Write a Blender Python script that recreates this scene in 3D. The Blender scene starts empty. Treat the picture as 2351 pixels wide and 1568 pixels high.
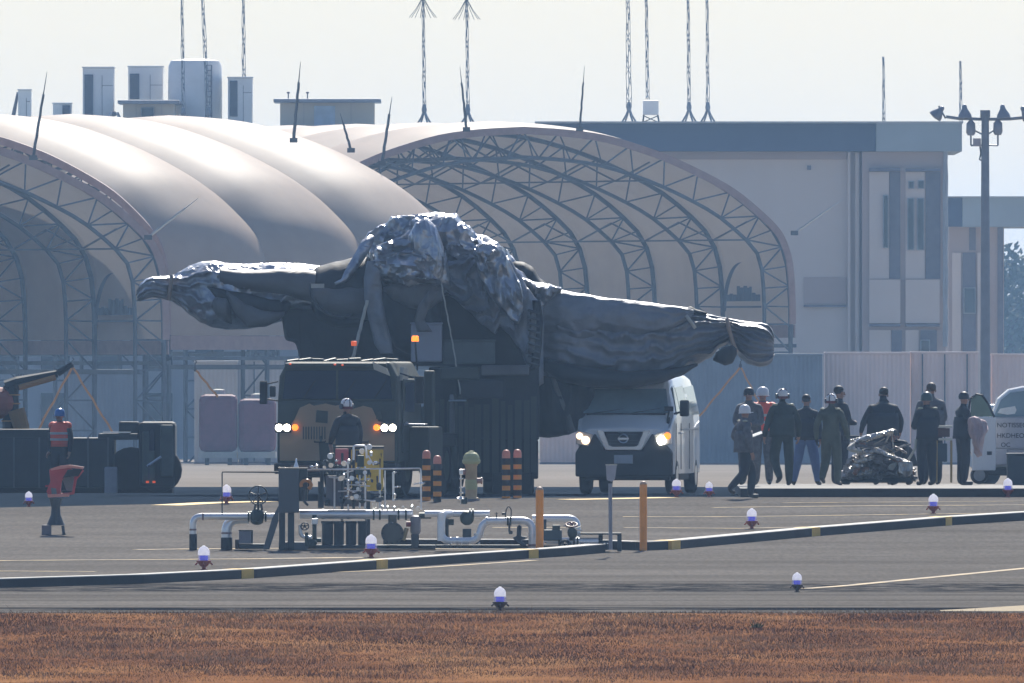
import bpy, bmesh, math, random
import numpy as np
from mathutils import Vector, Matrix, noise
sc = bpy.context.scene
R = math.radians
random.seed(7)
# ------------------------------------------------------------------ camera, world, sun, exposure
F = 51125.0; UC = 1175.5; HZ = 840.0; ZC = 4.7
cam = bpy.data.cameras.new('camera'); camo = bpy.data.objects.new('camera', cam)
sc.collection.objects.link(camo); sc.camera = camo
cam.sensor_width = 36.0; cam.lens = 36.0 * F / 2351.0
cam.clip_start = 1.0; cam.clip_end = 20000.0
camo.location = (0, 0, ZC)
camo.rotation_euler = (R(90) + math.atan((HZ - 784.0) / F), 0, 0)
SUN_EL = 41.0; SUN_AZ = 6.0      # azimuth measured from straight ahead, negative = to the left
w = bpy.data.worlds.new('World'); sc.world = w; w.use_nodes = True
nt = w.node_tree
sky = nt.nodes.new('ShaderNodeTexSky'); sky.sky_type = 'NISHITA'; sky.sun_disc = False
sky.sun_elevation = R(SUN_EL); sky.sun_rotation = R(SUN_AZ)
sky.air_density = 1.0; sky.dust_density = 1.0; sky.ozone_density = 2.0
bg = nt.nodes['Background']; bg.inputs['Strength'].default_value = 0.067
tint = nt.nodes.new('ShaderNodeMix'); tint.data_type = 'RGBA'; tint.blend_type = 'MULTIPLY'; tint.inputs[0].default_value = 1; tint.inputs[7].default_value = (.90, .985, 1.15, 1)
nt.links.new(sky.outputs[0], tint.inputs[6]); nt.links.new(tint.outputs[2], bg.inputs[0])
sl = bpy.data.lights.new('sun', 'SUN'); so = bpy.data.objects.new('sun', sl); sc.collection.objects.link(so)
sl.energy = 5.0; sl.angle = R(0.55); sl.color = (1.0, 0.94, 0.84)
sdir = Vector((math.sin(R(SUN_AZ)) * math.cos(R(SUN_EL)), math.cos(R(SUN_AZ)) * math.cos(R(SUN_EL)), math.sin(R(SUN_EL))))
so.rotation_euler = sdir.to_track_quat('Z', 'Y').to_euler(); so.location = (0, 0, 60)
sc.view_settings.view_transform = 'Standard'; sc.view_settings.look = 'None'
sc.view_settings.exposure = 0.56; sc.view_settings.gamma = 1.0
sc.cycles.volume_bounces = 1
sc.cycles.max_bounces = 8

# ------------------------------------------------------------------ ground profile and pixel helpers
GT = [(-80,0.0),(0,0.1),(150,.3),(290,None,1568),(322,None,1408),(344,None,1352),(368,None,1283),(381,None,1232),(390,None,1195),
      (400,None,1155),(405,None,1141),(411,None,1134),(440,None,1126),(600,None,1092),(900,None,1064),(1200,0.0),(6000,0.0)]
GT = [(g[0], g[1] if len(g) == 2 else ZC - (g[2] - HZ) * g[0] / F) for g in GT]
def gz(d):
    for (a, za), (b, zb) in zip(GT, GT[1:]):
        if d <= b: return za + (zb - za) * (d - a) / (b - a)
    return 0.0
def gv(d): return HZ + (ZC - gz(d)) * F / d
def gd(v):                      # distance at which the ground shows at picture row v
    lo, hi = 250.0, 1200.0
    for _ in range(50):
        m = (lo + hi) / 2
        if gv(m) > v: lo = m
        else: hi = m
    return (lo + hi) / 2
def W(u, v, d): return Vector(((u - UC) * d / F, d, ZC - (v - HZ) * d / F))

# ------------------------------------------------------------------ materials
MATS = {}
def mat(name, col, rough=.6, metal=0.0, var=.12, scale=3.0, bump=0.0, bscale=None, spec=.5, emit=None, estr=0, alpha=None, trans=0, stretch=None, col2=None, coat=0):
    if name in MATS: return MATS[name]
    m = bpy.data.materials.new(name); m.use_nodes = True; MATS[name] = m
    n = m.node_tree; b = n.nodes['Principled BSDF']
    tc = n.nodes.new('ShaderNodeTexCoord'); mp = n.nodes.new('ShaderNodeMapping')
    n.links.new(tc.outputs['Object'], mp.inputs[0])
    if stretch: mp.inputs['Scale'].default_value = stretch
    nz = n.nodes.new('ShaderNodeTexNoise'); nz.inputs['Scale'].default_value = scale; nz.inputs['Detail'].default_value = 6
    nz.inputs['Roughness'].default_value = .6
    n.links.new(mp.outputs[0], nz.inputs[0])
    rp = n.nodes.new('ShaderNodeValToRGB')
    c = list(col) + [1]
    if col2: a, d_ = list(col) + [1], list(col2) + [1]
    else:
        a = [max(0, x * (1 - var)) for x in col] + [1]; d_ = [min(1, x * (1 + var)) for x in col] + [1]
    rp.color_ramp.elements[0].position = .32; rp.color_ramp.elements[1].position = .68
    rp.color_ramp.elements[0].color = a; rp.color_ramp.elements[1].color = d_
    n.links.new(nz.outputs['Fac'], rp.inputs[0]); n.links.new(rp.outputs[0], b.inputs['Base Color'])
    b.inputs['Roughness'].default_value = rough; b.inputs['Metallic'].default_value = metal
    b.inputs['Specular IOR Level'].default_value = spec
    if coat: b.inputs['Coat Weight'].default_value = coat
    if trans: b.inputs['Transmission Weight'].default_value = trans
    if alpha is not None: b.inputs['Alpha'].default_value = alpha
    if emit: b.inputs['Emission Color'].default_value = list(emit) + [1]; b.inputs['Emission Strength'].default_value = estr
    if bump:
        bn = n.nodes.new('ShaderNodeBump'); bn.inputs['Strength'].default_value = bump
        n2 = n.nodes.new('ShaderNodeTexNoise'); n2.inputs['Scale'].default_value = bscale or scale * 3; n2.inputs['Detail'].default_value = 5
        n.links.new(mp.outputs[0], n2.inputs[0])
        n.links.new(n2.outputs['Fac'], bn.inputs['Height']); n.links.new(bn.outputs[0], b.inputs['Normal'])
        bn.inputs['Distance'].default_value = .05
    return m

# ------------------------------------------------------------------ mesh builder
class MB:
    def __init__(s): s.v = []; s.f = []
    def add(s, vs, fs):
        o = len(s.v); s.v += [tuple(p) for p in vs]; s.f += [tuple(i + o for i in f) for f in fs]; return s
    def box(s, c, sz, rz=0, rx=0, ry=0, taper=1.0):
        M = Matrix.Rotation(rz, 3, 'Z') @ Matrix.Rotation(ry, 3, 'Y') @ Matrix.Rotation(rx, 3, 'X')
        vs = []
        for k in (-.5, .5):
            t = taper if k > 0 else 1
            for i, j in ((-.5, -.5), (.5, -.5), (.5, .5), (-.5, .5)):
                vs.append(Vector(c) + M @ Vector((i * sz[0] * t, j * sz[1] * t, k * sz[2])))
        return s.add(vs, [(3, 2, 1, 0), (4, 5, 6, 7), (0, 1, 5, 4), (1, 2, 6, 5), (2, 3, 7, 6), (3, 0, 4, 7)])
    def b2(s, p, q):
        x0, x1 = sorted((p[0], q[0])); y0, y1 = sorted((p[1], q[1])); z0, z1 = sorted((p[2], q[2]))
        return s.box(((x0 + x1) / 2, (y0 + y1) / 2, (z0 + z1) / 2), (max(x1 - x0, .002), max(y1 - y0, .002), max(z1 - z0, .002)))
    def tube(s, p, q, r, r2=None, n=8, caps=True):
        p = Vector(p); q = Vector(q); r2 = r if r2 is None else r2
        ax = q - p
        if ax.length < 1e-6: return s
        ax.normalize(); t = ax.orthogonal().normalized(); bt = ax.cross(t)
        vs = []
        for c, rr in ((p, r), (q, r2)):
            for i in range(n):
                a = 2 * math.pi * i / n; vs.append(c + (t * math.cos(a) + bt * math.sin(a)) * rr)
        fs = [(i, (i + 1) % n, n + (i + 1) % n, n + i) for i in range(n)]
        if caps: fs += [tuple(range(n - 1, -1, -1)), tuple(range(n, 2 * n))]
        return s.add(vs, fs)
    def path(s, pts, r, n=8, closed=False):
        pts = [Vector(p) for p in pts]; m = len(pts); vs = []; prev = None
        rs = r if isinstance(r, (list, tuple)) else [r] * m
        for i, p in enumerate(pts):
            a = pts[(i - 1) % m] if (closed or i) else p; b = pts[(i + 1) % m] if (closed or i < m - 1) else p
            ax = (b - a).normalized()
            if prev is None: t = ax.orthogonal().normalized()
            else:
                t = prev - ax * prev.dot(ax); t = t.normalized() if t.length > 1e-6 else ax.orthogonal().normalized()
            prev = t; bt = ax.cross(t)
            for k in range(n):
                an = 2 * math.pi * k / n; vs.append(p + (t * math.cos(an) + bt * math.sin(an)) * rs[i])
        fs = []
        for i in range(m if closed else m - 1):
            j = (i + 1) % m
            for k in range(n): fs.append((i * n + k, i * n + (k + 1) % n, j * n + (k + 1) % n, j * n + k))
        if not closed: fs += [tuple(range(n - 1, -1, -1)), tuple(range((m - 1) * n, m * n))]
        return s.add(vs, fs)
    def lathe(s, prof, c=(0, 0, 0), n=16, axis='Z'):
        vs = []; c = Vector(c)
        for r, h in prof:
            for i in range(n):
                a = 2 * math.pi * i / n; x, y = r * math.cos(a), r * math.sin(a)
                p = (x, y, h) if axis == 'Z' else ((h, x, y) if axis == 'X' else (y, h, x))
                vs.append(c + Vector(p))
        fs = []
        for k in range(len(prof) - 1):
            for i in range(n): fs.append((k * n + i, k * n + (i + 1) % n, (k + 1) * n + (i + 1) % n, (k + 1) * n + i))
        fs += [tuple(range(n - 1, -1, -1)), tuple(range((len(prof) - 1) * n, len(prof) * n))]
        return s.add(vs, fs)
    def ball(s, c, r, n=12, m=8):
        r = (r, r, r) if not isinstance(r, (tuple, list)) else r
        vs = []
        for k in range(1, m):
            ph = math.pi * k / m
            for i in range(n):
                a = 2 * math.pi * i / n
                vs.append((c[0] + r[0] * math.sin(ph) * math.cos(a), c[1] + r[1] * math.sin(ph) * math.sin(a), c[2] + r[2] * math.cos(ph)))
        vs += [(c[0], c[1], c[2] + r[2]), (c[0], c[1], c[2] - r[2])]; T_ = len(vs) - 2
        fs = []
        for k in range(m - 2):
            for i in range(n): fs.append((k * n + i, (k + 1) * n + i, (k + 1) * n + (i + 1) % n, k * n + (i + 1) % n))
        for i in range(n):
            fs.append((T_, i, (i + 1) % n)); fs.append((T_ + 1, (m - 2) * n + (i + 1) % n, (m - 2) * n + i))
        return s.add(vs, fs)
    def prism(s, poly, y0, y1):           # polygon in (x, z), extruded along y
        n = len(poly)
        vs = [(x, y0, z) for x, z in poly] + [(x, y1, z) for x, z in poly]
        return s.add(vs, [tuple(range(n)), tuple(range(2 * n - 1, n - 1, -1))] + [(i, i + n, (i + 1) % n + n, (i + 1) % n) for i in range(n)])
    def prismx(s, poly, x0, x1):          # polygon in (y, z), extruded along x
        n = len(poly)
        vs = [(x0, y, z) for y, z in poly] + [(x1, y, z) for y, z in poly]
        return s.add(vs, [tuple(range(n)), tuple(range(2 * n - 1, n - 1, -1))] + [(i, i + n, (i + 1) % n + n, (i + 1) % n) for i in range(n)])
    def build(s, name, m, parent=None, smooth=False, bevel=0, loc=None, fix=True, ang=40):
        me = bpy.data.meshes.new(name); me.from_pydata(s.v, [], s.f); me.update()
        if fix:
            bm = bmesh.new(); bm.from_mesh(me); bmesh.ops.recalc_face_normals(bm, faces=bm.faces); bm.to_mesh(me); bm.free()
        for mm in (m if isinstance(m, (list, tuple)) else [m]): me.materials.append(mm)
        if smooth:
            for p in me.polygons: p.use_smooth = True
            if smooth == 'auto': me.set_sharp_from_angle(angle=R(ang))
        o = bpy.data.objects.new(name, me); sc.collection.objects.link(o)
        if parent: o.parent = parent
        if loc is not None: o.location = loc
        if bevel:
            bv = o.modifiers.new('bevel', 'BEVEL'); bv.width = bevel; bv.segments = 2; bv.limit_method = 'ANGLE'
        return o

def tag(o, label=None, cat=None, group=None, kind=None):
    if label: o['label'] = label
    if cat: o['category'] = cat
    if group: o['group'] = group
    if kind: o['kind'] = kind
    return o
class T:                                 # a thing: an Empty on the ground, with pixel-measured local coordinates
    def __init__(s, name, u, d, label, cat, group=None, z=None):
        s.d = d; s.u = u
        s.loc = Vector(((u - UC) * d / F, d, gz(d) if z is None else z))
        s.o = bpy.data.objects.new(name, None); sc.collection.objects.link(s.o); s.o.location = s.loc
        s.o.empty_display_size = .3
        tag(s.o, label, cat, group)
    def P(s, u, v, dy=0.0):
        p = W(u, v, s.d) - s.loc; p.y += dy; return p
    def k(s): return s.d / F
def dup(root, loc, label=None, group=None, rz=None, scale=None):
    r = root.copy(); sc.collection.objects.link(r); r.location = loc
    if rz is not None: r.rotation_euler = (0, 0, rz)
    if scale: r.scale = (scale, scale, scale)
    if label: r['label'] = label
    if group: r['group'] = group
    for ch in list(root.children):
        c = ch.copy(); sc.collection.objects.link(c); c.parent = r
        for g in ch.children:
            e = g.copy(); sc.collection.objects.link(e); e.parent = c
    return r
# ------------------------------------------------------------------ ground sheets
def band(name, near, far, m, x0=-260, x1=260, nx=14, step=None, kind='structure', zoff=0.0):
    """strip of ground between two distance functions of x"""
    xs = [x0 + (x1 - x0) * i / nx for i in range(nx + 1)]
    if nx == 14: xs = sorted(set([-260, -120, -60, -30, -20, -14, -10, -6, -3, 0, 3, 6, 10, 14, 20, 30, 60, 120, 260])); xs = [x for x in xs if x0 <= x <= x1]
    ks = sorted(set([g[0] for g in GT]))
    mb = MB(); rows = 60 if step is None else step
    f0 = near if callable(near) else (lambda x: near); f1 = far if callable(far) else (lambda x: far)
    for j in range(rows + 1):
        for x in xs:
            a, b = f0(x), f1(x); y = a + (b - a) * j / rows
            mb.v.append((x, y, gz(y) + zoff))
    n = len(xs)
    for j in range(rows):
        for i in range(n - 1): mb.f.append((j * n + i, j * n + i + 1, (j + 1) * n + i + 1, (j + 1) * n + i))
    o = mb.build(name, m, fix=False, smooth=True); tag(o, kind=kind); return o

def ground_mat(name, c1, c2, c3, rough, sx=1.0, sy=.12, crack=False, spec=.35, bump=.25, fine=14.0):
    m = bpy.data.materials.new(name); m.use_nodes = True; n = m.node_tree; b = n.nodes['Principled BSDF']; L = n.links.new
    tc = n.nodes.new('ShaderNodeTexCoord'); mp = n.nodes.new('ShaderNodeMapping'); mp.inputs['Scale'].default_value = (sx, sy, 1)
    L(tc.outputs['Object'], mp.inputs[0])
    a = n.nodes.new('ShaderNodeTexNoise'); a.inputs['Scale'].default_value = .55; a.inputs['Detail'].default_value = 8; a.inputs['Roughness'].default_value = .65
    L(mp.outputs[0], a.inputs[0])
    f = n.nodes.new('ShaderNodeTexNoise'); f.inputs['Scale'].default_value = fine; f.inputs['Detail'].default_value = 4
    mp2 = n.nodes.new('ShaderNodeMapping'); mp2.inputs['Scale'].default_value = (1, .1, 1); L(tc.outputs['Object'], mp2.inputs[0]); L(mp2.outputs[0], f.inputs[0])
    r = n.nodes.new('ShaderNodeValToRGB'); r.color_ramp.elements[0].position = .3; r.color_ramp.elements[1].position = .72
    r.color_ramp.elements[0].color = (*c1, 1); r.color_ramp.elements[1].color = (*c3, 1)
    e = r.color_ramp.elements.new(.5); e.color = (*c2, 1)
    L(a.outputs['Fac'], r.inputs[0])
    mx = n.nodes.new('ShaderNodeMix'); mx.data_type = 'RGBA'; mx.blend_type = 'MULTIPLY'; mx.inputs[0].default_value = 1
    r2 = n.nodes.new('ShaderNodeValToRGB'); r2.color_ramp.elements[0].position = .3; r2.color_ramp.elements[1].position = .7
    r2.color_ramp.elements[0].color = (.86, .86, .86, 1); r2.color_ramp.elements[1].color = (1.1, 1.1, 1.1, 1)
    L(f.outputs['Fac'], r2.inputs[0]); L(r.outputs[0], mx.inputs[6]); L(r2.outputs[0], mx.inputs[7])
    out = mx.outputs[2]
    if crack:      # tar-filled cracks and joints running along the taxiway
        sp = n.nodes.new('ShaderNodeSeparateXYZ'); L(tc.outputs['Object'], sp.inputs[0])
        for (yc, hw, thr, sc_, dark) in crack:
            nz = n.nodes.new('ShaderNodeTexNoise'); nz.inputs['Scale'].default_value = sc_; nz.inputs['Detail'].default_value = 7
            nz.inputs['Roughness'].default_value = .7
            L(mp.outputs[0], nz.inputs[0])
            s1 = n.nodes.new('ShaderNodeMath'); s1.operation = 'SUBTRACT'; L(sp.outputs['Y'], s1.inputs[0]); s1.inputs[1].default_value = yc
            s2 = n.nodes.new('ShaderNodeMath'); s2.operation = 'ABSOLUTE'; L(s1.outputs[0], s2.inputs[0])
            s3 = n.nodes.new('ShaderNodeMapRange'); L(s2.outputs[0], s3.inputs[0]); s3.inputs[1].default_value = hw * .6; s3.inputs[2].default_value = hw
            s3.inputs[3].default_value = 1; s3.inputs[4].default_value = 0
            s4 = n.nodes.new('ShaderNodeMapRange'); L(nz.outputs['Fac'], s4.inputs[0]); s4.inputs[1].default_value = thr; s4.inputs[2].default_value = thr + .06
            s5 = n.nodes.new('ShaderNodeMath'); s5.operation = 'MULTIPLY'; L(s3.outputs[0], s5.inputs[0]); L(s4.outputs[0], s5.inputs[1])
            s6 = n.nodes.new('ShaderNodeMath'); s6.operation = 'MULTIPLY'; L(s5.outputs[0], s6.inputs[0]); s6.inputs[1].default_value = dark
            m2 = n.nodes.new('ShaderNodeMix'); m2.data_type = 'RGBA'; L(s6.outputs[0], m2.inputs[0]); L(out, m2.inputs[6]); m2.inputs[7].default_value = (.015, .015, .017, 1)
            out = m2.outputs[2]
    L(out, b.inputs['Base Color'])
    b.inputs['Roughness'].default_value = rough; b.inputs['Specular IOR Level'].default_value = spec
    if bump:
        bn = n.nodes.new('ShaderNodeBump'); bn.inputs['Strength'].default_value = bump; bn.inputs['Distance'].default_value = .02
        L(f.outputs['Fac'], bn.inputs['Height']); L(bn.outputs[0], b.inputs['Normal'])
    return m
M_grass = ground_mat('dry_turf', (.12, .055, .03), (.22, .10, .045), (.34, .18, .08), .95, sx=.5, sy=.25, spec=.0)
M_asph = ground_mat('asphalt', (.112, .102, .091), (.148, .136, .122), (.190, .176, .16), .92, sx=.18, sy=.5, spec=.0, bump=.0,
    crack=[(gd(1350), 4.5, .45, 7.0, 1.0), (gd(1366), .35, .42, .9, .6), (gd(1378), .3, .42, .7, .5), (gd(1398), 1.6, .42, 1.6, 1.0), (gd(1390), .25, .4, .6, .5), (gd(1335), .5, .5, 1.0, .3), (gd(1318), .4, .5, .8, .3)])
M_mirage = ground_mat('mirage_tone', (.016, .024, .036), (.02, .029, .043), (.026, .036, .052), 1.0, sx=.2, sy=.05, spec=.0, bump=0, fine=3.0)  # dark blue ground colour painted in for the mirage reflection
M_conc = ground_mat('apron_concrete', (.22, .195, .17), (.255, .23, .20), (.29, .26, .23), .95, sx=.2, sy=.02, spec=.0, bump=0)
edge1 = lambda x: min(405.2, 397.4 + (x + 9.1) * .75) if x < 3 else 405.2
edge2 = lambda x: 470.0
band('dry_grass_verge', -80, 322, M_grass, step=70)
band('taxiway', 322, edge1, M_asph, step=90)
band('mirage_strip', edge1, edge2, M_mirage, step=30)
band('concrete_apron', 470, 1200, M_conc, step=30, x0=-260)
band('far_field', 1200, 6000, mat('far_field', (.07, .075, .045), .95, scale=.05), step=8)

# dry grass blades on the verge
def grass():
    rng = np.random.default_rng(3); N = 300000
    d = 284 + 38.6 * rng.random(N) ** .9; x = (rng.random(N) - .5) * 24
    nf = N // 60; d[:nf] = 322.0 + rng.random(nf) ** 2 * (.5 + .9 * (np.sin(x[:nf] * 2.3) * np.sin(x[:nf] * .9 + 1) > .1))
    zt = np.interp(d, [g[0] for g in GT], [g[1] for g in GT])
    h = rng.gamma(4, .006, N) + .008; clump = np.sin(x * 1.7 + np.sin(d * .9) * 2) * np.sin(d * .61 + x * .35)
    h *= 1 + .6 * clump; h[rng.random(N) < .004] *= 2.2; wd = rng.uniform(.002, .006, N); a = rng.uniform(0, np.pi, N)
    lx = rng.normal(.0, .6, N) * h; ly = rng.normal(0, .5, N) * h
    v = np.zeros((N, 3, 3), np.float32)
    v[:, 0, 0] = x - np.cos(a) * wd; v[:, 0, 1] = d - np.sin(a) * wd; v[:, 0, 2] = zt - .003
    v[:, 1, 0] = x + np.cos(a) * wd; v[:, 1, 1] = d + np.sin(a) * wd; v[:, 1, 2] = zt - .003
    v[:, 2, 0] = x + lx; v[:, 2, 1] = d + ly; v[:, 2, 2] = zt + h
    me = bpy.data.meshes.new('dry_grass'); me.vertices.add(N * 3); me.vertices.foreach_set('co', v.ravel())
    me.loops.add(N * 3); me.loops.foreach_set('vertex_index', np.arange(N * 3, dtype=np.int32))
    me.polygons.add(N); me.polygons.foreach_set('loop_start', np.arange(0, N * 3, 3, dtype=np.int32))
    me.polygons.foreach_set('loop_total', np.full(N, 3, np.int32)); me.update(); me.validate()
    o = bpy.data.objects.new('dry_grass', me); sc.collection.objects.link(o)
    m = bpy.data.materials.new('dry_grass_blade'); m.use_nodes = True; n = m.node_tree; b = n.nodes['Principled BSDF']; L = n.links.new
    tc = n.nodes.new('ShaderNodeTexCoord')
    cols = []
    for scl, sy_ in ((.6, .3), (26, 26)):
        mp = n.nodes.new('ShaderNodeMapping'); mp.inputs['Scale'].default_value = (scl, sy_, scl); L(tc.outputs['Object'], mp.inputs[0])
        nz = n.nodes.new('ShaderNodeTexNoise'); nz.inputs['Scale'].default_value = 1; nz.inputs['Detail'].default_value = 4; nz.inputs['Roughness'].default_value = .65
        L(mp.outputs[0], nz.inputs[0]); cols.append(nz)
    r = n.nodes.new('ShaderNodeValToRGB'); r.color_ramp.elements[0].position = .38; r.color_ramp.elements[1].position = .64
    r.color_ramp.elements[0].color = (.10, .068, .055, 1); r.color_ramp.elements[1].color = (.33, .255, .16, 1)
    e = r.color_ramp.elements.new(.5); e.color = (.21, .135, .09, 1)
    L(cols[0].outputs['Fac'], r.inputs[0])
    r2 = n.nodes.new('ShaderNodeValToRGB'); r2.color_ramp.elements[0].position = .35; r2.color_ramp.elements[1].position = .68
    r2.color_ramp.elements[0].color = (.6, .6, .6, 1); r2.color_ramp.elements[1].color = (1.3, 1.3, 1.3, 1); L(cols[1].outputs['Fac'], r2.inputs[0])
    mx = n.nodes.new('ShaderNodeMix'); mx.data_type = 'RGBA'; mx.blend_type = 'MULTIPLY'; mx.inputs[0].default_value = 1
    L(r.outputs[0], mx.inputs[6]); L(r2.outputs[0], mx.inputs[7]); L(mx.outputs[2], b.inputs['Base Color'])
    b.inputs['Roughness'].default_value = .85; b.inputs['Specular IOR Level'].default_value = .02
    me.materials.append(m); tag(o, 'short brown dry grass in front of the taxiway', 'grass', kind='stuff')
grass()

# ------------------------------------------------------------------ kerbs, paint, islands
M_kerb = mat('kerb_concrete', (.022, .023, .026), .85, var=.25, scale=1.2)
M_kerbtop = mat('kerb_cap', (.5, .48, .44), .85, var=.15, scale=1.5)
M_yel = mat('yellow_paint', (.62, .40, .08), .7, var=.2, scale=2)
M_yelworn = mat('worn_yellow_paint', (.11, .085, .055), .8, scale=2.2, stretch=(1, .5, 1), col2=(.48, .34, .15))
def strip(mb, pts, z0, z1, wid, zo=0.0):
    """solid band following world points [(x,y)], with its own thickness, on the ground"""
    n = len(pts); vs = []; fs = []
    for i, (x, y) in enumerate(pts):
        a = pts[max(i - 1, 0)]; b = pts[min(i + 1, n - 1)]
        t = Vector((b[0] - a[0], b[1] - a[1])).normalized(); nn = Vector((-t.y, t.x))
        if nn.y < 0: nn = -nn
        for off, z in ((0, z0), (0, z1), (wid, z1), (wid, z0)):
            X = x + nn.x * off; Y = y + nn.y * off; vs.append((X, Y, gz(Y) + z))
    for i in range(n - 1):
        for k in range(4): fs.append((i * 4 + k, i * 4 + (k + 1) % 4, (i + 1) * 4 + (k + 1) % 4, (i + 1) * 4 + k))
    fs += [(0, 1, 2, 3), ((n - 1) * 4 + 3, (n - 1) * 4 + 2, (n - 1) * 4 + 1, (n - 1) * 4)]
    mb.add(vs, fs)
def pixline(pts, n=24):
    out = []
    for (u0, v0), (u1, v1) in zip(pts, pts[1:]):
        for i in range(n):
            t = i / n; u = u0 + (u1 - u0) * t; v = v0 + (v1 - v0) * t; d = gd(v); out.append(((u - UC) * d / F, d))
    u, v = pts[-1]; d = gd(v); out.append(((u - UC) * d / F, d)); return out
def kerb(name, pts, h, label, marks, cap=.32):
    e = bpy.data.objects.new(name, None); sc.collection.objects.link(e); tag(e, label, 'kerb', 'concrete kerbs on the airfield')
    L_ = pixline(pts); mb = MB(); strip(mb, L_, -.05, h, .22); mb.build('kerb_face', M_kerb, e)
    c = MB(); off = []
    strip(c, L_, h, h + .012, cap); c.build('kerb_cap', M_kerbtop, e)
    jb = MB()
    acc = 0
    for a, b in zip(L_, L_[1:]):
        seg = math.hypot(b[0] - a[0], b[1] - a[1]); acc += seg
        if acc > 1.9:
            acc = 0; t = Vector((b[0] - a[0], b[1] - a[1])).normalized(); nn = Vector((t.y, -t.x))
            if nn.y > 0: nn = -nn
            p = (a[0] + nn.x * .002, a[1] + nn.y * .002)
            q = (p[0] + t.x * .035, p[1] + t.y * .035)
            jb.add([(p[0], p[1], gz(p[1])), (q[0], q[1], gz(q[1])), (q[0], q[1], gz(q[1]) + h), (p[0], p[1], gz(p[1]) + h)], [(0, 1, 2, 3)])
    if jb.v: jb.build('joint', mat('kerb_joint', (.03, .03, .03), .9), e)
    for (u, wpx) in marks:
        best = min(range(len(L_)), key=lambda i: abs(UC + L_[i][0] * F / L_[i][1] - u))
        a = L_[max(best - 1, 0)]; b = L_[min(best + 1, len(L_) - 1)]
        dx = b[0] - a[0]; t = Vector((b[0] - a[0], b[1] - a[1])).normalized()
        hx = wpx * .5 * L_[best][1] / F; tt = hx / max(t.x, .05); c0 = Vector(L_[best]); nn = Vector((-t.y, t.x))
        if nn.y < 0: nn = -nn
        p0 = c0 - t * tt - nn * .006; p1 = c0 + t * tt - nn * .006
        y = MB(); strip(y, [tuple(p0), tuple((p0 + p1) / 2), tuple(p1)], -.02, h + .016, cap + .02); y.build('yellow_marking', M_yel, e)
    return e
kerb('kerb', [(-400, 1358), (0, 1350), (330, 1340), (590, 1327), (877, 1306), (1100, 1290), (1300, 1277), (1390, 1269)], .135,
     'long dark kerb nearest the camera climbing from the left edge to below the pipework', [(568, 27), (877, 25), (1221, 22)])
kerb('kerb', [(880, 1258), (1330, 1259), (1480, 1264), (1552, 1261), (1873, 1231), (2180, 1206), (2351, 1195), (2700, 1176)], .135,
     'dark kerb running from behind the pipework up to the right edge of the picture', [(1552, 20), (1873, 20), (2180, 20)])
# raised island on the right where the crew stands
k3 = bpy.data.objects.new('concrete_island', None); sc.collection.objects.link(k3); tag(k3, 'raised concrete island with a segmented kerb under the crew on the right', 'kerb')
mb = MB(); isl = [((1700 - UC) * 405 / F, 405), ((2900 - UC) * 405 / F, 405)]; mb2 = MB()
X0, X1 = isl[0][0], isl[1][0]
mb.add([(X0, 405, gz(405) - .1), (X1, 405, gz(405) - .1), (X1, 405, gz(405) + .15), (X0, 405, gz(405) + .15),
        (X0, 405.25, gz(405) - .1), (X1, 405.25, gz(405) - .1), (X1, 405.25, gz(405) + .15), (X0, 405.25, gz(405) + .15)],
       [(0, 1, 2, 3), (4, 7, 6, 5), (3, 2, 6, 7), (0, 3, 7, 4), (1, 5, 6, 2)]); mb.build('kerb_face', M_kerb, k3)
ys = [405.25, 411, 418, 426]
for i, y in enumerate(ys):
    for x in (X0, X1): mb2.v.append((x, y, gz(y) + .155))
for i, y in enumerate(ys):
    for x in (X0, X1): mb2.v.append((x, y, gz(y) - .1))
n = len(ys)
for i in range(n - 1): mb2.f += [(2 * i, 2 * i + 1, 2 * i + 3, 2 * i + 2), (2 * n + 2 * i, 2 * n + 2 * i + 2, 2 * n + 2 * i + 3, 2 * n + 2 * i + 1), (2 * i, 2 * i + 2, 2 * n + 2 * i + 2, 2 * n + 2 * i), (2 * i + 1, 2 * n + 2 * i + 1, 2 * n + 2 * i + 3, 2 * i + 3)]
mb2.f += [(0, 2 * n, 2 * n + 1, 1), (2 * n - 2, 2 * n - 1, 4 * n - 1, 4 * n - 2)]
mb2.build('slab', mat('island_slab', (.2, .19, .175), .85, var=.2, scale=2), k3)
jb = MB(); x = X0 + .5
while x < X1: jb.b2((x, 404.995, gz(405)), (x + .03, 404.998, gz(405) + .15)); x += random.uniform(.55, 1.3)
jb.build('joint', mat('kerb_joint', (.03, .03, .03), .9), k3)
def island(d): return gz(d) + .155
# yellow lines painted on the pavement
for pts, wd, m in [([(-300, 1288), (0, 1288), (600, 1284), (850, 1281)], .4, M_yelworn), ([(-300, 1311), (0, 1312), (215, 1313)], .3, M_yelworn),
        ([(320, 1263), (470, 1261), (640, 1260), (900, 1260), (1150, 1262)], .3, M_yelworn),
        ([(415, 1161), (520, 1155), (640, 1152)], .6, M_yel), ([(1320, 1148), (1430, 1146), (1560, 1143)], .55, M_yel),
        ([(1640, 1166), (2000, 1162), (2351, 1160), (2600, 1159)], .2, M_yelworn), ([(1800, 1155), (2351, 1151), (2600, 1150)], .18, M_yelworn),
        ([(1430, 1212), (1700, 1214), (1900, 1210)], .2, M_yelworn), ([(1430, 1187), (1700, 1187), (2351, 1178)], .18, M_yelworn),
        ([(1865, 1352), (1960, 1345), (2351, 1307), (2600, 1284)], .22, M_yelworn), ([(1130, 1212), (1330, 1212)], .25, M_yelworn),
        ([(640, 1318), (877, 1311), (1240, 1287)], .2, M_yelworn)]:
    mb = MB(); L_ = pixline(pts, 14); 
    strip(mb, L_, .001, .006, wd); o = mb.build('yellow_line', m); tag(o, kind='structure')
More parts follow.
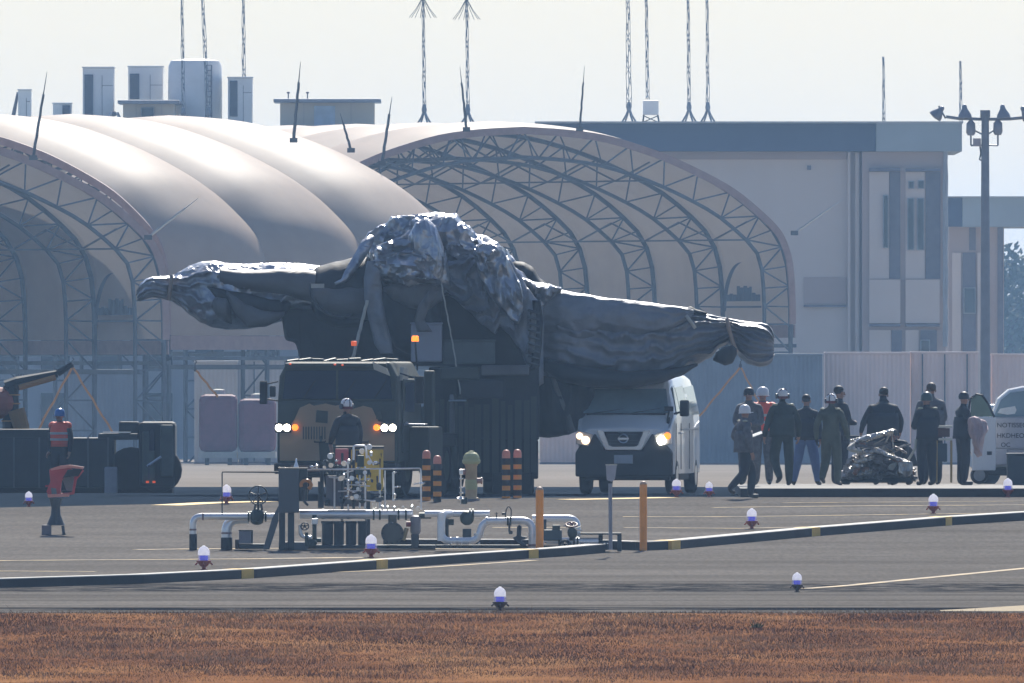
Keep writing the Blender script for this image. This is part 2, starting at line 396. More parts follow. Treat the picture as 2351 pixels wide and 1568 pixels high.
# ------------------------------------------------------------------ fabric sunshade shelters
M_fab = mat('pvc_fabric', (.385, .30, .235), .55, var=.12, scale=.5, bump=.12, bscale=.7, spec=.12)
_n = M_fab.node_tree; _p = _n.nodes['Principled BSDF']; _t = _n.nodes.new('ShaderNodeBsdfTranslucent'); _t.inputs[0].default_value = (.50, .45, .41, 1)
_m = _n.nodes.new('ShaderNodeMixShader'); _m.inputs[0].default_value = .10; _n.links.new(_p.outputs[0], _m.inputs[1]); _n.links.new(_t.outputs[0], _m.inputs[2]); _n.links.new(_m.outputs[0], _n.nodes['Material Output'].inputs[0])
M_steel = mat('galvanised_truss', (.075, .09, .105), .5, metal=.4, var=.2)
M_valance = mat('brown_valance', (.33, .22, .19), .7)
M_rod = mat('dark_rod', (.05, .055, .06), .5)
PROF = [(0, 0), (.16, .09), (.31, .31), (.46, .83), (.543, 1.17), (.676, 1.86), (.78, 2.5), (.861, 3.24), (.92, 3.85), (.954, 4.3), (.98, 5.0), (.992, 5.65), (1, 7.0), (1, 8.0)]
def arch_pts(hw, n=7, inset=0.0):
    """points (b, z below apex) from left foot of the fabric to the right one"""
    half = []
    for (a, za), (b, zb) in zip(PROF, PROF[1:]):
        k = 3
        for i in range(k): t = i / k; half.append((a + (b - a) * t, za + (zb - za) * t))
    half.append(PROF[-1])
    # light smoothing
    for _ in range(2):
        half = [half[0]] + [((half[i-1][0] + 2*half[i][0] + half[i+1][0]) / 4, (half[i-1][1] + 2*half[i][1] + half[i+1][1]) / 4) for i in range(1, len(half)-1)] + [half[-1]]
    pts = [(-x * hw, -z) for x, z in reversed(half)] + [(x * hw, -z) for x, z in half[1:]]
    if inset:
        q = []
        for i, p in enumerate(pts):
            a = pts[max(i - 1, 0)]; b = pts[min(i + 1, len(pts) - 1)]
            t = Vector((b[0] - a[0], b[1] - a[1])).normalized(); q.append((p[0] + t.y * inset, p[1] - t.x * inset))
        pts = q
    return pts
HW = 12.6
def shelter(name, apex_u, apex_v, d, ang, nb, label, hw=HW, bay=5.87, logo=True, bulge=.28, rods=()):
    g0 = gz(d); za = ZC - (apex_v - HZ) * d / F
    root = bpy.data.objects.new(name, None); sc.collection.objects.link(root)
    root.location = ((apex_u - UC) * d / F, d, g0); tag(root, label, 'shelter', 'arched fabric sunshade shelters')
    ax = Vector((-math.sin(ang), math.cos(ang), 0)); bx = Vector((math.cos(ang), math.sin(ang), 0)); top = Vector((0, 0, za - g0))
    def pos(a, b, z): return ax * a + bx * b + top + Vector((0, 0, z))
    P0 = arch_pts(hw); npt = len(P0)
    # fabric, one panel per bay, puffed between the trusses
    mb = MB(); sub = 8
    for k in range(nb):
        for j in range(sub + (1 if k == nb - 1 else 0)):
            s_ = j / sub; bl = bulge * math.sin(math.pi * s_) ** .75 if 0 < s_ < 1 else 0
            for i, p in enumerate(P0):
                a = P0[max(i - 1, 0)]; b = P0[min(i + 1, npt - 1)]; t = Vector((b[0] - a[0], b[1] - a[1])).normalized()
                w_ = min(1, (8.0 + p[1]) / 2.0)
                q = (p[0] - t.y * bl * w_, p[1] + t.x * bl * w_)
                mb.v.append(tuple(pos((k + s_) * bay, q[0], q[1])))
    rows = nb * sub + 1
    for j in range(rows - 1):
        for i in range(npt - 1): mb.f.append((j * npt + i, j * npt + i + 1, (j + 1) * npt + i + 1, (j + 1) * npt + i))
    o = mb.build('fabric_roof', M_fab, root, smooth='auto', fix=False, ang=9)
    # rim border on the front arch
    rim = MB()
    Pi = arch_pts(hw, inset=.28)
    for off in (-.03,):
        vs = []
        for p, q in zip(P0, Pi): vs += [pos(-.05, p[0], p[1] + .02), pos(-.05, q[0], q[1]), pos(.03, q[0], q[1]), pos(.03, p[0], p[1] + .02)]
        fs = []
        for i in range(npt - 1):
            for k in range(4): fs.append((i * 4 + k, i * 4 + (k + 1) % 4, (i + 1) * 4 + (k + 1) % 4, (i + 1) * 4 + k))
        rim.add(vs, fs)
    rim.build('rim_border', M_valance, root, smooth=False)
    # valance band and stiff beams along both sides
    for sgn in (-1, 1):
        vb = MB(); L_ = nb * bay
        def beam(z0, z1, b0, b1, M_=vb):
            vs = [pos(a, sgn * b, z) for a in (0, L_) for b in (b0, b1) for z in (z0, z1)]
            M_.add(vs, [(0, 1, 3, 2), (4, 6, 7, 5), (0, 4, 5, 1), (2, 3, 7, 6), (1, 5, 7, 3), (0, 2, 6, 4)])
        beam(-8.55, -8.02, hw - .06, hw); vb.build('valance', M_valance, root)
        sb = MB(); beam(-8.95, -8.8, hw - .1, hw + .05, sb); beam(-9.3, -9.12, hw - 1.3, hw - 1.15, sb); sb.build('eave_beam', M_steel, root)
    # trusses
    leg = -(za - g0) - .25
    O = arch_pts(hw - .18); I = arch_pts(hw - .18, inset=1.22)
    # arc-length resample of both chords so the web has even panels
    def resample(P, m):
        s = [0]
        for a, b in zip(P, P[1:]): s.append(s[-1] + math.hypot(b[0] - a[0], b[1] - a[1]))
        out = []; k = 0
        for i in range(m + 1):
            t = s[-1] * i / m
            while k < len(s) - 2 and s[k + 1] < t: k += 1
            f = (t - s[k]) / max(s[k + 1] - s[k], 1e-9); out.append((P[k][0] + (P[k+1][0] - P[k][0]) * f, P[k][1] + (P[k+1][1] - P[k][1]) * f))
        return out
    m = 40; Or = resample(O, m); Ir = resample(I, m)
    for k in range(nb + 1):
        a = min(k * bay + (.08 if k == 0 else 0), nb * bay - .08); tb = MB()
        ch = [pos(a, p[0], p[1] - .12) for p in Or]; ci = [pos(a, p[0], p[1]) for p in Ir]
        tb.path([pos(a, Or[0][0], leg)] + ch + [pos(a, Or[-1][0], leg)], .10, 5)
        tb.path([pos(a, Ir[0][0], leg)] + ci + [pos(a, Ir[-1][0], leg)], .085, 5)
        for i in range(m):
            if i % 2 == 0: tb.tube(ch[i], ci[i + 1], .045, n=4, caps=False)
            else: tb.tube(ci[i], ch[i + 1], .045, n=4, caps=False)
            if i < 7 or i > m - 8: tb.tube(ch[i], ci[i], .04, n=4, caps=False)
        for (o_, i_) in ((Or[0], Ir[0]), (Or[-1], Ir[-1])):
            z = -8.0; fl = 0
            while z > leg + .9:
                z2 = max(z - 1.15, leg + .1)
                tb.tube(pos(a, o_[0], z), pos(a, i_[0], z), .05, n=4, caps=False)
                p_, q_ = (o_[0], i_[0]) if fl else (i_[0], o_[0])
                tb.tube(pos(a, p_, z), pos(a, q_, z2), .045, n=4, caps=False); z = z2; fl = 1 - fl
        tb.build('arch_truss', M_steel, root)
    # purlins tying the trusses together
    for bfrac, zz in ((.94, None), (-.94, None), (.55, None), (-.55, None), (0, None)):
        pu = MB()
        i = min(range(len(Ir)), key=lambda q: abs(Ir[q][0] - bfrac * (hw - 1.4)))
        for k in range(nb):
            p = Ir[i]; a0 = k * bay; a1 = (k + 1) * bay
            q0 = pos(a0, p[0], p[1]); q1 = pos(a1, p[0], p[1]); up = Vector((0, 0, .75)); md = (q0 + q1) / 2
            o0 = q0 + up; o1 = q1 + up
            pu.tube(q0, q1, .045, n=4, caps=False)
            pu.tube(o0, md, .04, n=4, caps=False); pu.tube(md, o1, .04, n=4, caps=False)
        pu.build('purlin', M_steel, root)
    # base footings
    for sgn in (-1, 1):
        for k in range(nb + 1):
            a = k * bay; fb = MB(); fb.box(tuple(pos(a, sgn * (hw - .8), leg - .0)), (1.9, .7, .6), rz=ang)
            fb.build('footing', mat('footing_concrete', (.3, .29, .27), .9), root)
    if logo:   # dark printed emblem on the inner face of the right wall: a swoosh over a block of lettering
        lg = MB(); a0 = .9 * bay
        bb = hw - .5
        def wp(s, z): return pos(a0 - s, bb, z)
        arc = []
        for i in range(13):
            t = i / 12; an = t * 1.5; arc.append((.15 + 1.5 * (1 - math.cos(an)), -7.45 + 2.0 * math.sin(an)))
        vs = []; fs = []
        for i, (s, z) in enumerate(arc):
            w2 = .05 + .10 * math.sin(math.pi * (1 - i / 12) * .6 + .5)
            vs += [wp(s + w2, z), wp(s - w2, z), wp(s + w2, z) - bx * .02, wp(s - w2, z) - bx * .02]
        for i in range(12):
            for q in ((0, 1), (1, 3), (3, 2), (2, 0)): fs.append((i*4+q[0], i*4+q[1], (i+1)*4+q[1], (i+1)*4+q[0]))
        lg.add(vs, fs)
        rnd = random.Random(4); s = .9
        def blk(s0, s1, z0, z1):
            vs = [wp(4.2 - s_, z) - bx * e for e in (0, .02) for s_, z in ((s0, z0), (s1, z0), (s1, z1), (s0, z1))]
            lg.add(vs, [(0, 1, 2, 3), (7, 6, 5, 4), (0, 4, 5, 1), (1, 5, 6, 2), (2, 6, 7, 3), (3, 7, 4, 0)])
        s = 1.0
        while s < 3.9:
            wd = rnd.uniform(.14, .3); hgt = .32 + (.28 if 1.7 < s < 2.9 else 0) + rnd.uniform(-.05, .05)
            blk(s, s + wd, -7.05, -7.05 + hgt); s += wd + rnd.uniform(.015, .05)
        blk(.9, 3.9, -7.32, -7.24); 
        lg.build('logo', mat('logo_print', (.05, .06, .08), .7), root)
    return root, pos
ANG = R(28)
sR, posR = shelter('fabric_shelter', 1202, 292, 905, ANG, 7, 'arched fabric shelter on the right with its trussed opening towards the camera')
sL, posL = shelter('fabric_shelter', -296, 292, 838, ANG, 7, 'arched fabric shelter cut off by the left edge, its opening dark inside')
sM, posM = shelter('fabric_shelter', -182, 294, 858.0, -R(39.7), 3, 'arched fabric shelter in the middle showing its sunlit ribbed outer roof', logo=False, bulge=.62, hw=12.7)
# lightning rods fixed to the shelters
def rod(u0, v0, u1, v1, d, thick, label, light=False):
    a = W(u0, v0, d); b = W(u1, v1, d); root = bpy.data.objects.new('lightning_rod', None); sc.collection.objects.link(root)
    root.location = a; tag(root, label, 'lightning rod', 'lightning rods on the shelters')
    e = b - a; mb = MB(); m = 9; thick *= .62
    pts = []
    for i in range(m + 1):
        t = .74 * i / m; pts.append(e * t + Vector((math.sin(i * 2.3 + u0) * .01, 0, 0)))
    mb.path(pts, [thick * (1 - .25 * i / m) for i in range(m + 1)], 6)
    mat_ = mat('pale_rod', (.55, .55, .52), .35, metal=.6) if light else M_rod
    mb.build('mast', mat_, root); tp = MB(); tp.tube(e * .73, e, thick * .38, thick * .15, 5); tp.build('tip', mat_, root)
    c = MB(); c.box((0, 0, 0), (.3, .3, .18)); c.build('clamp', M_rod, root)
rod(76, 362, 108, 165, 830, .10, 'lightning rod leaning right above the left shelter rim')
rod(674, 322, 690, 142, 850, .11, 'lightning rod rising in front of the small flat-roofed penthouse')
rod(806, 345, 781, 260, 868, .09, 'short lightning rod leaning left, right of the penthouse')
rod(877, 375, 900, 222, 868, .11, 'dark lightning rod leaning right at the left tip of the right shelter rim')
rod(877, 440, 869, 365, 868, .09, 'lightning rod stub on the edge of the sunlit roof')
rod(1071, 297, 1056, 153, 890, .09, 'lightning rod leaning left beside the second guyed mast')
rod(1331, 296, 1342, 152, 903, .08, 'thin lightning rod near the top of the right shelter arch')
rod(340, 545, 455, 455, 838, .09, 'lightning rod slanting off the right shoulder of the left shelter', True)
rod(1824, 535, 1938, 455, 905, .08, 'lightning rod slanting off the right shoulder of the right shelter', True)

# ------------------------------------------------------------------ buildings behind
M_wall = mat('painted_wall', (.68, .58, .50), .85, var=.08, scale=.12, stretch=(1, 1, .35))
M_wall2 = mat('painted_wall_pink', (.46, .36, .31), .85, var=.08, scale=.2)
M_fascia = mat('shaded_fascia', (.05, .075, .13), .6, var=.08, scale=.3)  # shaded length of the fascia, the shade put into its colour
M_fascia2 = mat('pale_lit_fascia', (.32, .37, .38), .6, var=.12, scale=.3)  # paler copy for the fascia face that catches light; also a plain roof edge
M_win = mat('window_glass', (.03, .05, .06), .15, var=.1)
M_frame = mat('window_frame', (.35, .36, .37), .5)
M_rec = mat('recess_wall', (.16, .15, .17), .8)
def wbox(t, name, m, u0, v0, u1, v1, dy0, dy1, bevel=0, parent=None):
    mb = MB(); p = t.P(u0, v0, dy0); q = t.P(u1, v1, dy1); mb.b2(p, q); return mb.build(name, m, parent or t.o, bevel=bevel)
DB = 1000
t = T('operations_building', 1720, DB, 'long two-storey building with a shade-toned blue roof fascia behind the right shelter', 'building')
gvB = gv(DB) + 1
wbox(t, 'wall', M_wall, 1240, 348, 1978, gvB, 0, 16)
wbox(t, 'wall', M_wall2, 1240, 348, 1944, 366, -.18, -.002)
wbox(t, 'roof_fascia', M_fascia, 1230, 284, 2010, 347.5, -1.2, 16.5)
wbox(t, 'roof_fascia', M_fascia2, 2010.5, 281, 2207, 348.2, -1.6, 16.6)
wbox(t, 'parapet_cap', mat('parapet_cap', (.45, .46, .46), .5), 1228, 279.5, 2210, 283.8, -1.7, 16.8)
wbox(t, 'stair_tower', M_wall2, 1978.5, 348.6, 2170, gvB, -1.0, 15)
wbox(t, 'pillar', M_wall, 1946, 350, 1952, gvB, -.5, -.01); wbox(t, 'pillar', M_wall, 1963, 350, 1972, gvB, -.5, -.01)
wbox(t, 'wall_panel', M_wall, 1995, 395, 2040, 640, -1.12, -1.0); wbox(t, 'wall_panel', M_wall, 2078, 395, 2122, 640, -1.12, -1.0)
wbox(t, 'wall_panel', M_wall, 1995, 642, 2066, 742, -1.30, -1.0); wbox(t, 'wall_panel', M_wall, 2078, 642, 2156, 742, -1.30, -1.0)
wbox(t, 'wall_panel', M_wall, 1995, 758, 2044, gvB, -1.12, -1.0); wbox(t, 'wall_panel', M_wall, 2078, 758, 2108, gvB, -1.12, -1.0)
for (a, b, c, d_) in ((2041, 395, 2066, 640), (2124, 395, 2158, 640), (2046, 758, 2070, 820), (2112, 758, 2150, gvB)):
    wbox(t, 'recess', M_rec, a, b, c, d_, -1.06, -1.0)
wbox(t, 'drip_edge', M_rec, 1995, 386, 2066, 394, -1.4, -1.0); wbox(t, 'drip_edge', M_rec, 2078, 388, 2158, 394, -1.4, -1.0)
wbox(t, 'drip_edge', M_rec, 1995, 744, 2066, 750, -1.4, -1.0); wbox(t, 'drip_edge', M_rec, 2078, 744, 2156, 750, -1.4, -1.0)
wbox(t, 'floor_band', M_wall2, 1845, 636, 1943, 699, -.08, -.003)
wbox(t, 'floor_band', M_rec, 1845, 700, 1943, 705, -.25, -.003)
def window(t, u0, v0, u1, v1, dy):
    f = wbox(t, 'window', M_frame, u0, v0, u1, v1, dy - .12, dy)
    wbox(t, 'pane', M_win, u0 + 2, v0 + 2, u1 - 2, v1 - 2, dy - .16, dy - .121, parent=f)
for a in ((2026, 448, 2039, 570), (2082, 455, 2098, 575), (2104, 455, 2121, 575), (2084, 416, 2098, 434), (2106, 414, 2121, 434), (2045, 822, 2076, gvB - 190 if gvB - 190 > 830 else 860), (2112, 780, 2134, 850)):
    window(t, *a, -1.13)
wbox(t, 'vent', M_rec, 1853, 380, 1862, 390, -.2, -.002)
dp = MB()
for u in (2167, 2171.5):
    dp.path([t.P(u, 346, -1.3)] + [t.P(u + math.sin(i * 1.7 + u) * .9, 346 + 30 * i, -1.3) for i in range(1, 16)], .07, 6)
dp.build('drainpipe', M_frame, t.o)
t = T('annex_building', 2260, DB + 60, 'lower building at the right edge with the same fascia, behind the floodlight mast', 'building')
gvA = gv(DB + 60) + 1
wbox(t, 'wall', M_wall2, 2178, 520, 2305, gvA, 0, 12)
wbox(t, 'roof_fascia', M_fascia, 2176, 455, 2208, 520.5, -1.2, 12.5); wbox(t, 'roof_fascia', M_fascia2, 2208.5, 454, 2480, 521, -1.3, 12.6)
wbox(t, 'parapet_cap', MATS['parapet_cap'], 2175, 451, 2482, 453.8, -1.5, 12.8)
wbox(t, 'wall_panel', M_wall, 2186, 580, 2206, gvA, -.15, -.001); wbox(t, 'wall_panel', M_wall, 2244, 580, 2262, gvA, -.15, -.001)
wbox(t, 'recess', M_rec, 2210, 580, 2240, gvA - 30, -.08, -.001); wbox(t, 'recess', M_rec, 2225, 522, 2240, 575, -.08, -.001)
wbox(t, 'recess', M_rec, 2290, 522, 2303, gvA, -.08, -.001)
window(t, 2212, 660, 2240, 720, -.16)
dp = MB(); dp.tube(t.P(2334, 455, -2), t.P(2334, 460, -2), .05); 
# wide building hidden behind the shelters that carries the rooftop plant
DR = 1010
t = T('flat_roofed_building', 500, DR, 'long pale building behind the left and middle shelters carrying the rooftop plant', 'building')
gvR = gv(DR) + 1
wbox(t, 'wall', mat('pale_wall', (.30, .31, .33), .85, var=.1, scale=.3), -420, 304, 1228, gvR, 0, 18)
wbox(t, 'roof_edge', M_fascia2, -425, 298, 1229, 303.6, -.4, 18.4)
for i, u in enumerate(range(-380, 1200, 118)):
    window(t, u, 770, u + 70, 850, -.001); window(t, u, 900, u + 70, 985, -.001)
RT = lambda v=298: ZC - (v - HZ) * (DR + 5) / F
M_unit = mat('rooftop_unit_paint', (.85, .83, .80), .5, var=.06, scale=1.2)
M_louv = mat('louvre_dark', (.09, .11, .15), .6)
def plant(name, u0, v0, u1, v1, label, cat, depth=2.2, louv=None, m=None, dy=5, cap=True, group='plant units on the roof'):
    t = T(name, (u0 + u1) / 2, DR + dy, label, cat, group, z=RT())
    wbox(t, 'casing', m or M_unit, u0, v0 + (3 if cap else 0), u1, 297.6, -depth / 2, depth / 2, bevel=.04)
    if cap: wbox(t, 'top_cover', M_unit, u0 - 1.5, v0, u1 + 1.5, v0 + 2.8, -depth / 2 - .06, depth / 2 + .06)
    wbox(t, 'plinth', M_rec, u0 - 2, 291, u1 + 2, 297.8, -depth / 2 - .1, -depth / 2 - .002)
    if louv:
        a, b, c, d_ = louv; l = wbox(t, 'louvre', M_louv, a, b, c, d_, -depth / 2 - .05, -depth / 2 - .002)
        s = MB(); v = b + 4
        while v < d_ - 2: s.b2(t.P(a + 1, v, -depth / 2 - .09), t.P(c - 1, v + 1.3, -depth / 2 - .052)); v += 5
        s.build('slats', M_rec, t.o)
    sm = MB()
    uu = u0 + (u1 - u0) * .62
    sm.b2(t.P(uu, v0 + 20, -depth / 2 - .02), t.P(uu + 1, 288, -depth / 2 - .002)); sm.b2(t.P(uu, v0 + (297 - v0) * .3, -depth / 2 - .02), t.P(u1 - 2, v0 + (297 - v0) * .3 + 1, -depth / 2 - .002))
    sm.build('seams', M_rec, t.o)
    return t
t1 = plant('rooftop_duct', 42, 205, 72, 290, 'narrow grey rooftop duct braced by a slanted ladder, far left', 'duct', 1.2)
lb = MB()
for o_ in (0, 7): lb.tube(t1.P(22 + o_, 296, -.4), t1.P(41, 212 + o_, -.3), .05, n=5)
for i in range(6): lb.tube(t1.P(23 + i * 3, 290 - i * 13, -.4), t1.P(31 + i * 2, 290 - i * 13, -.4), .03, n=4)
lb.build('ladder', M_rec, t1.o)
plant('air_conditioner', 122, 236, 165, 297, 'small squat rooftop air conditioner beside the leaning lightning rod', 'air conditioner', 1.4, louv=(144, 242, 162, 276))
plant('cooling_tower', 191, 154, 262, 297, 'tall grey cooling unit with a dark louvre, left of the beige hut', 'cooling tower', 2.6, louv=(195, 172, 215, 272))
plant('cooling_tower', 295, 152, 376, 240, 'grey cooling unit with a dark louvre rising behind the beige hut', 'cooling tower', 2.6, louv=(299, 170, 321, 228), dy=8)
plant('cooling_tower', 524, 177, 580, 297, 'narrow cooling unit with a dark louvre right of the big round tank', 'cooling tower', 2.4, louv=(528, 186, 546, 268))
t = T('rooftop_tank', 448, DR + 6, 'big round grey rooftop tank, the tallest thing on the left roof', 'tank', z=RT())
r_ = 62 * t.k(); H_ = (297.8 - 134) * t.k()
mb = MB(); mb.lathe([(r_ * .985, .12), (r_, .2), (r_ * 1.005, H_ * .5), (r_ * .99, H_ - .35), (r_ * .9, H_ - .1), (r_ * .4, H_), (.05, H_)], n=40)
mb.build('shell', M_unit, t.o, smooth='auto')
mb = MB(); mb.lathe([(r_ * 1.02, 0), (r_ * 1.02, .12)], n=32); mb.build('base', M_rec, t.o)
for zz in (.33, .66):
    mb = MB(); mb.lathe([(r_ * 1.012, H_ * zz), (r_ * 1.012, H_ * zz + .05)], n=40); mb.build('hoop', M_unit, t.o)
mb = MB()
for x_ in (.42, .62):
    mb.tube((r_ * x_, -r_ * .93, .2), (r_ * x_, -r_ * .88, H_ - .3), .035, n=5)
for i in range(12): mb.tube((r_ * .42, -r_ * .93, .3 + i * .24), (r_ * .62, -r_ * .93, .3 + i * .24), .02, n=4)
mb.build('ladder', M_rec, t.o)
def hut(u0, u1, v0, label, doors, wins, over=14, m=None):
    t = T('rooftop_hut', (u0 + u1) / 2, DR + 3, label, 'hut', 'flat-roofed huts on the roof', z=RT())
    wbox(t, 'wall', m or mat('cream_wall', (.58, .50, .38), .8, var=.06, scale=1), u0, v0 + 9, u1, 298, -1.8, 1.8)
    wbox(t, 'roof', mat('hut_roof', (.26, .28, .33), .6), u0 - over, v0, u1 + over, v0 + 8.5, -2.4, 2.4, bevel=.04)
    for (a, b, c, d_) in doors: wbox(t, 'door', mat('pale_blue_door', (.42, .50, .58), .5), a, b, c, d_, -1.86, -1.801)
    for (a, b, c, d_) in wins: window(t, a, b, c, d_, -1.801)
    for i, f_ in enumerate((.25, .75)): wbox(t, 'wall_joint', mat('cream_joint', (.40, .34, .28), .8), u0 + (u1 - u0) * f_, v0 + 9, u0 + (u1 - u0) * f_ + 1, 298, -1.82, -1.801)
    return t
hut(284, 402, 231, 'beige rooftop hut with a dark window in front of the cooling unit', [], [(325, 247, 356, 284)], over=12)
hut(644, 860, 228, 'wide cream rooftop hut with a pale blue door and overhanging flat roof', [(722, 244, 770, 296)], [], over=15)
for (u, l) in ((662, 'tiny finial on the left of the cream hut roof'), (706, 'tiny weather vane on the cream hut roof')):
    t = T('roof_vane', u, DR + 3, l, 'weather vane', z=ZC - (228 - HZ) * (DR + 3) / F)
    mb = MB(); mb.tube((0, 0, 0), (0, 0, .3), .03, n=5); mb.ball((0, 0, .3), (.08, .05, .05), 8, 5); mb.build('vane', M_rec, t.o)
# low pipework clutter on the roof edge
for i, (u, v, wd) in enumerate([(176, 278, 20), (232, 276, 26), (262, 262, 24), (362, 282, 22), (412, 270, 10), (470, 282, 26), (500, 280, 16), (118, 285, 18), (440, 290, 20)]):
    t = T('roof_pipework', u, DR + 1.5, ['grey roof pipe elbow right of the small air conditioner', 'bright roof pipe bend below the first cooling unit', 'roof pipe arching between the cooling unit and the beige hut',
        'roof valve cluster at the foot of the beige hut', 'thin upright roof pipe in front of the round tank', 'white roof pipe bend at the foot of the round tank', 'roof pipe bend near the right edge of the round tank',
        'dark roof pipe beside the leaning lightning rod', 'low roof pipe below the round tank ladder'][i], 'pipe', 'pipework along the roof edge', z=RT())
    k = t.k(); mb = MB(); h_ = (297 - v) * k; hw_ = wd * k / 2
    mb.path([(-hw_, 0, 0), (-hw_, 0, h_ * .7), (-hw_ * .7, 0, h_), (hw_ * .7, 0, h_), (hw_, 0, h_ * .7), (hw_, 0, 0)], .09, 8)
    mb.build('pipe', mat('roof_pipe', (.45, .46, .48), .35, metal=.5), t.o, smooth=True)
    mb = MB(); mb.ball((0, 0, h_), (.14, .14, .12), 8, 6); mb.build('valve', M_rec, t.o)
# ------------------------------------------------------------------ antenna masts
def mast(u, vbase, vtop, lean, label, thick=.085, whisk=None, d=1004, box=False, foot=True, seed=0):
    z0 = ZC - (vbase - HZ) * d / F
    t = T('antenna_mast', u, d, label, 'antenna', 'antenna masts on the roofs', z=z0); rnd = random.Random(seed + int(u))
    top = t.P(u + lean, vtop); foot_h = (.75 if foot else 0)
    mb = MB(); n = int((top.z - foot_h) / .45); c0 = []
    for s in range(3):
        an = s * 2.094 + .5; pts = []
        for i in range(n + 1):
            f_ = i / n; z = foot_h + (top.z - foot_h) * f_; r = thick * (1 - .45 * f_)
            wx = math.sin(i * 1.9 + u) * .008 + rnd.uniform(-.010, .010)
            pts.append(Vector((top.x * f_ + r * math.cos(an) + wx, r * math.sin(an), z)))
        mb.path(pts, .019, 4); c0.append(pts)
    for i in range(n):
        a, b = i % 3, (i + 1) % 3; mb.tube(c0[a][i], c0[b][i + 1], .018, n=3, caps=False); mb.tube(c0[b][i], c0[a][i + 1], .016, n=3, caps=False)
    mb.build('lattice', mat('mast_steel', (.20, .23, .27), .45, metal=.3), t.o)
    if foot:
        fb = MB()
        for s in range(4):
            an = s * math.pi / 2 + .5; r = .42
            fb.path([(0, 0, foot_h), (r * .35 * math.cos(an), r * .35 * math.sin(an), foot_h * .55), (r * math.cos(an), r * math.sin(an), 0)], .045, 5)
        fb.lathe([(.09, foot_h - .15), (.12, foot_h), (.07, foot_h + .25)], n=8); fb.box((0, 0, .02), (.95, .8, .05)); fb.build('tripod', MATS['mast_steel'], t.o)
    if whisk:
        wb = MB(); zt = t.P(u, whisk).z
        for s in range(8):
            an = s * math.pi / 4 + .2; r = 32 * t.k()
            wb.path([(top.x, 0, zt + .9), (top.x + r * .5 * math.cos(an), r * .5 * math.sin(an), zt + .35), (top.x + r * math.cos(an), r * math.sin(an), zt - .05)], .016, 4)
        wb.build('whiskers', M_steel, t.o)
    return t
mast(421, 298, -60, -4, 'antenna mast standing in front of the big round tank, left of two')
mast(478, 298, -60, -16, 'slightly leaning antenna mast in front of the round tank, right of two', thick=.10)
mast(560, 178, -60, -2, 'antenna mast rising from the narrow cooling unit', d=1014, foot=False)
mast(974, 290, -50, -3, 'antenna mast with drooping whiskers at its top, left of the pair', whisk=38)
mast(1074, 290, -50, -3, 'antenna mast with drooping whiskers at its top, right of the pair', whisk=42)
mast(1444, 285, -50, -3, 'antenna mast left of the small boxed stand on the blue fascia', thick=.13)
mast(1487, 228, -50, -4, 'antenna mast rising from the small boxed stand', d=1008, foot=False)
mast(1582, 285, -50, -3, 'tripod-footed antenna mast right of the boxed stand')
mast(1625, 285, -50, -2, 'second tripod-footed antenna mast right of the boxed stand')
mast(2029, 279, 130, -1, 'short thin antenna mast above the pale end of the fascia', thick=.07, foot=False)
mast(2206, 279, 140, -1, 'short thin antenna mast at the far right corner of the fascia', thick=.07, foot=False)
t = T('boxed_stand', 1493, 1006, 'small grey cabinet on legs on the roof of the blue-fascia building', 'cabinet', z=ZC - (281 - HZ) * 1006 / F)
wbox(t, 'cabinet', M_unit, 1476, 231, 1512, 264, -.4, .4, bevel=.03)
mb = MB()
for u in (1478, 1510):
    for y in (-.35, .35): mb.tube(t.P(u, 264, y), t.P(u + (3 if u > 1490 else -2), 281, y), .04, n=5)
mb.tube(t.P(1478, 266), t.P(1510, 280), .03, n=4); mb.tube(t.P(1510, 266), t.P(1478, 280), .03, n=4); mb.build('legs', M_steel, t.o)
# ------------------------------------------------------------------ floodlight mast
t = T('floodlight_mast', 2262, 700, 'tall grey floodlight mast with clustered lamps near the right edge', 'floodlight mast')
mb = MB(); mb.path([t.P(2262, gv(700) + 1), t.P(2262, 600), t.P(2262, 256)], [.17, .15, .12], 12); mb.build('pole', mat('mast_grey', (.17, .19, .23), .5, metal=.3), t.o, smooth='auto')
mb = MB(); mb.tube(t.P(2262, 270), t.P(2262, 253), .16, n=10); mb.build('pole_cap', MATS['mast_grey'], t.o)
mb = MB(); mb.path([t.P(2172, 268), t.P(2200, 272), t.P(2262, 274), t.P(2320, 273), t.P(2372, 268)], .05, 6); mb.build('crossarm', MATS['mast_grey'], t.o)
for (u, v, tl) in ((2155, 258, -.7), (2215, 257, .05), (2303, 257, .1), (2355, 259, .6)):
    mb = MB(); c = t.P(u, v); 
    prof = [(.02, .24), (.07, .2), (.09, .1), (.2, -.08), (.22, -.18), (.2, -.2)]
    M_ = Matrix.Rotation(tl * -1, 3, 'Y'); b = MB(); b.lathe(prof, n=12); b.v = [tuple(c + M_ @ Vector(p)) for p in b.v]
    hd = b.build('lamp_head', mat('lamp_housing', (.22, .23, .27), .45, metal=.3), t.o, smooth='auto')
    b = MB(); b.lathe([(.17, -.205), (.05, -.225)], n=12); b.v = [tuple(c + M_ @ Vector(p)) for p in b.v]; b.build('lens', M_win, hd)
    b = MB(); b.tube(c + Vector((0, 0, .2)), t.P(u + (16 if u < 2200 else 2), 272), .03, n=5); b.build('bracket', MATS['mast_grey'], t.o)
for (u, v) in ((2229, 295), (2291, 294)):
    c = t.P(u, v); mb = MB(); mb.lathe([(.05, .26), (.14, .16), (.15, -.12), (.1, -.22)], c, n=10); h_ = mb.build('lamp_head', MATS['lamp_housing'], t.o, smooth='auto')
    mb = MB(); mb.tube(c + Vector((0, 0, -.2)), t.P(u, 334), .03, n=5); mb.tube(t.P(u, 334), t.P(2262, 333), .03, n=5); mb.tube(c, t.P(2262, 312), .025, n=5); mb.build('bracket', MATS['mast_grey'], t.o)
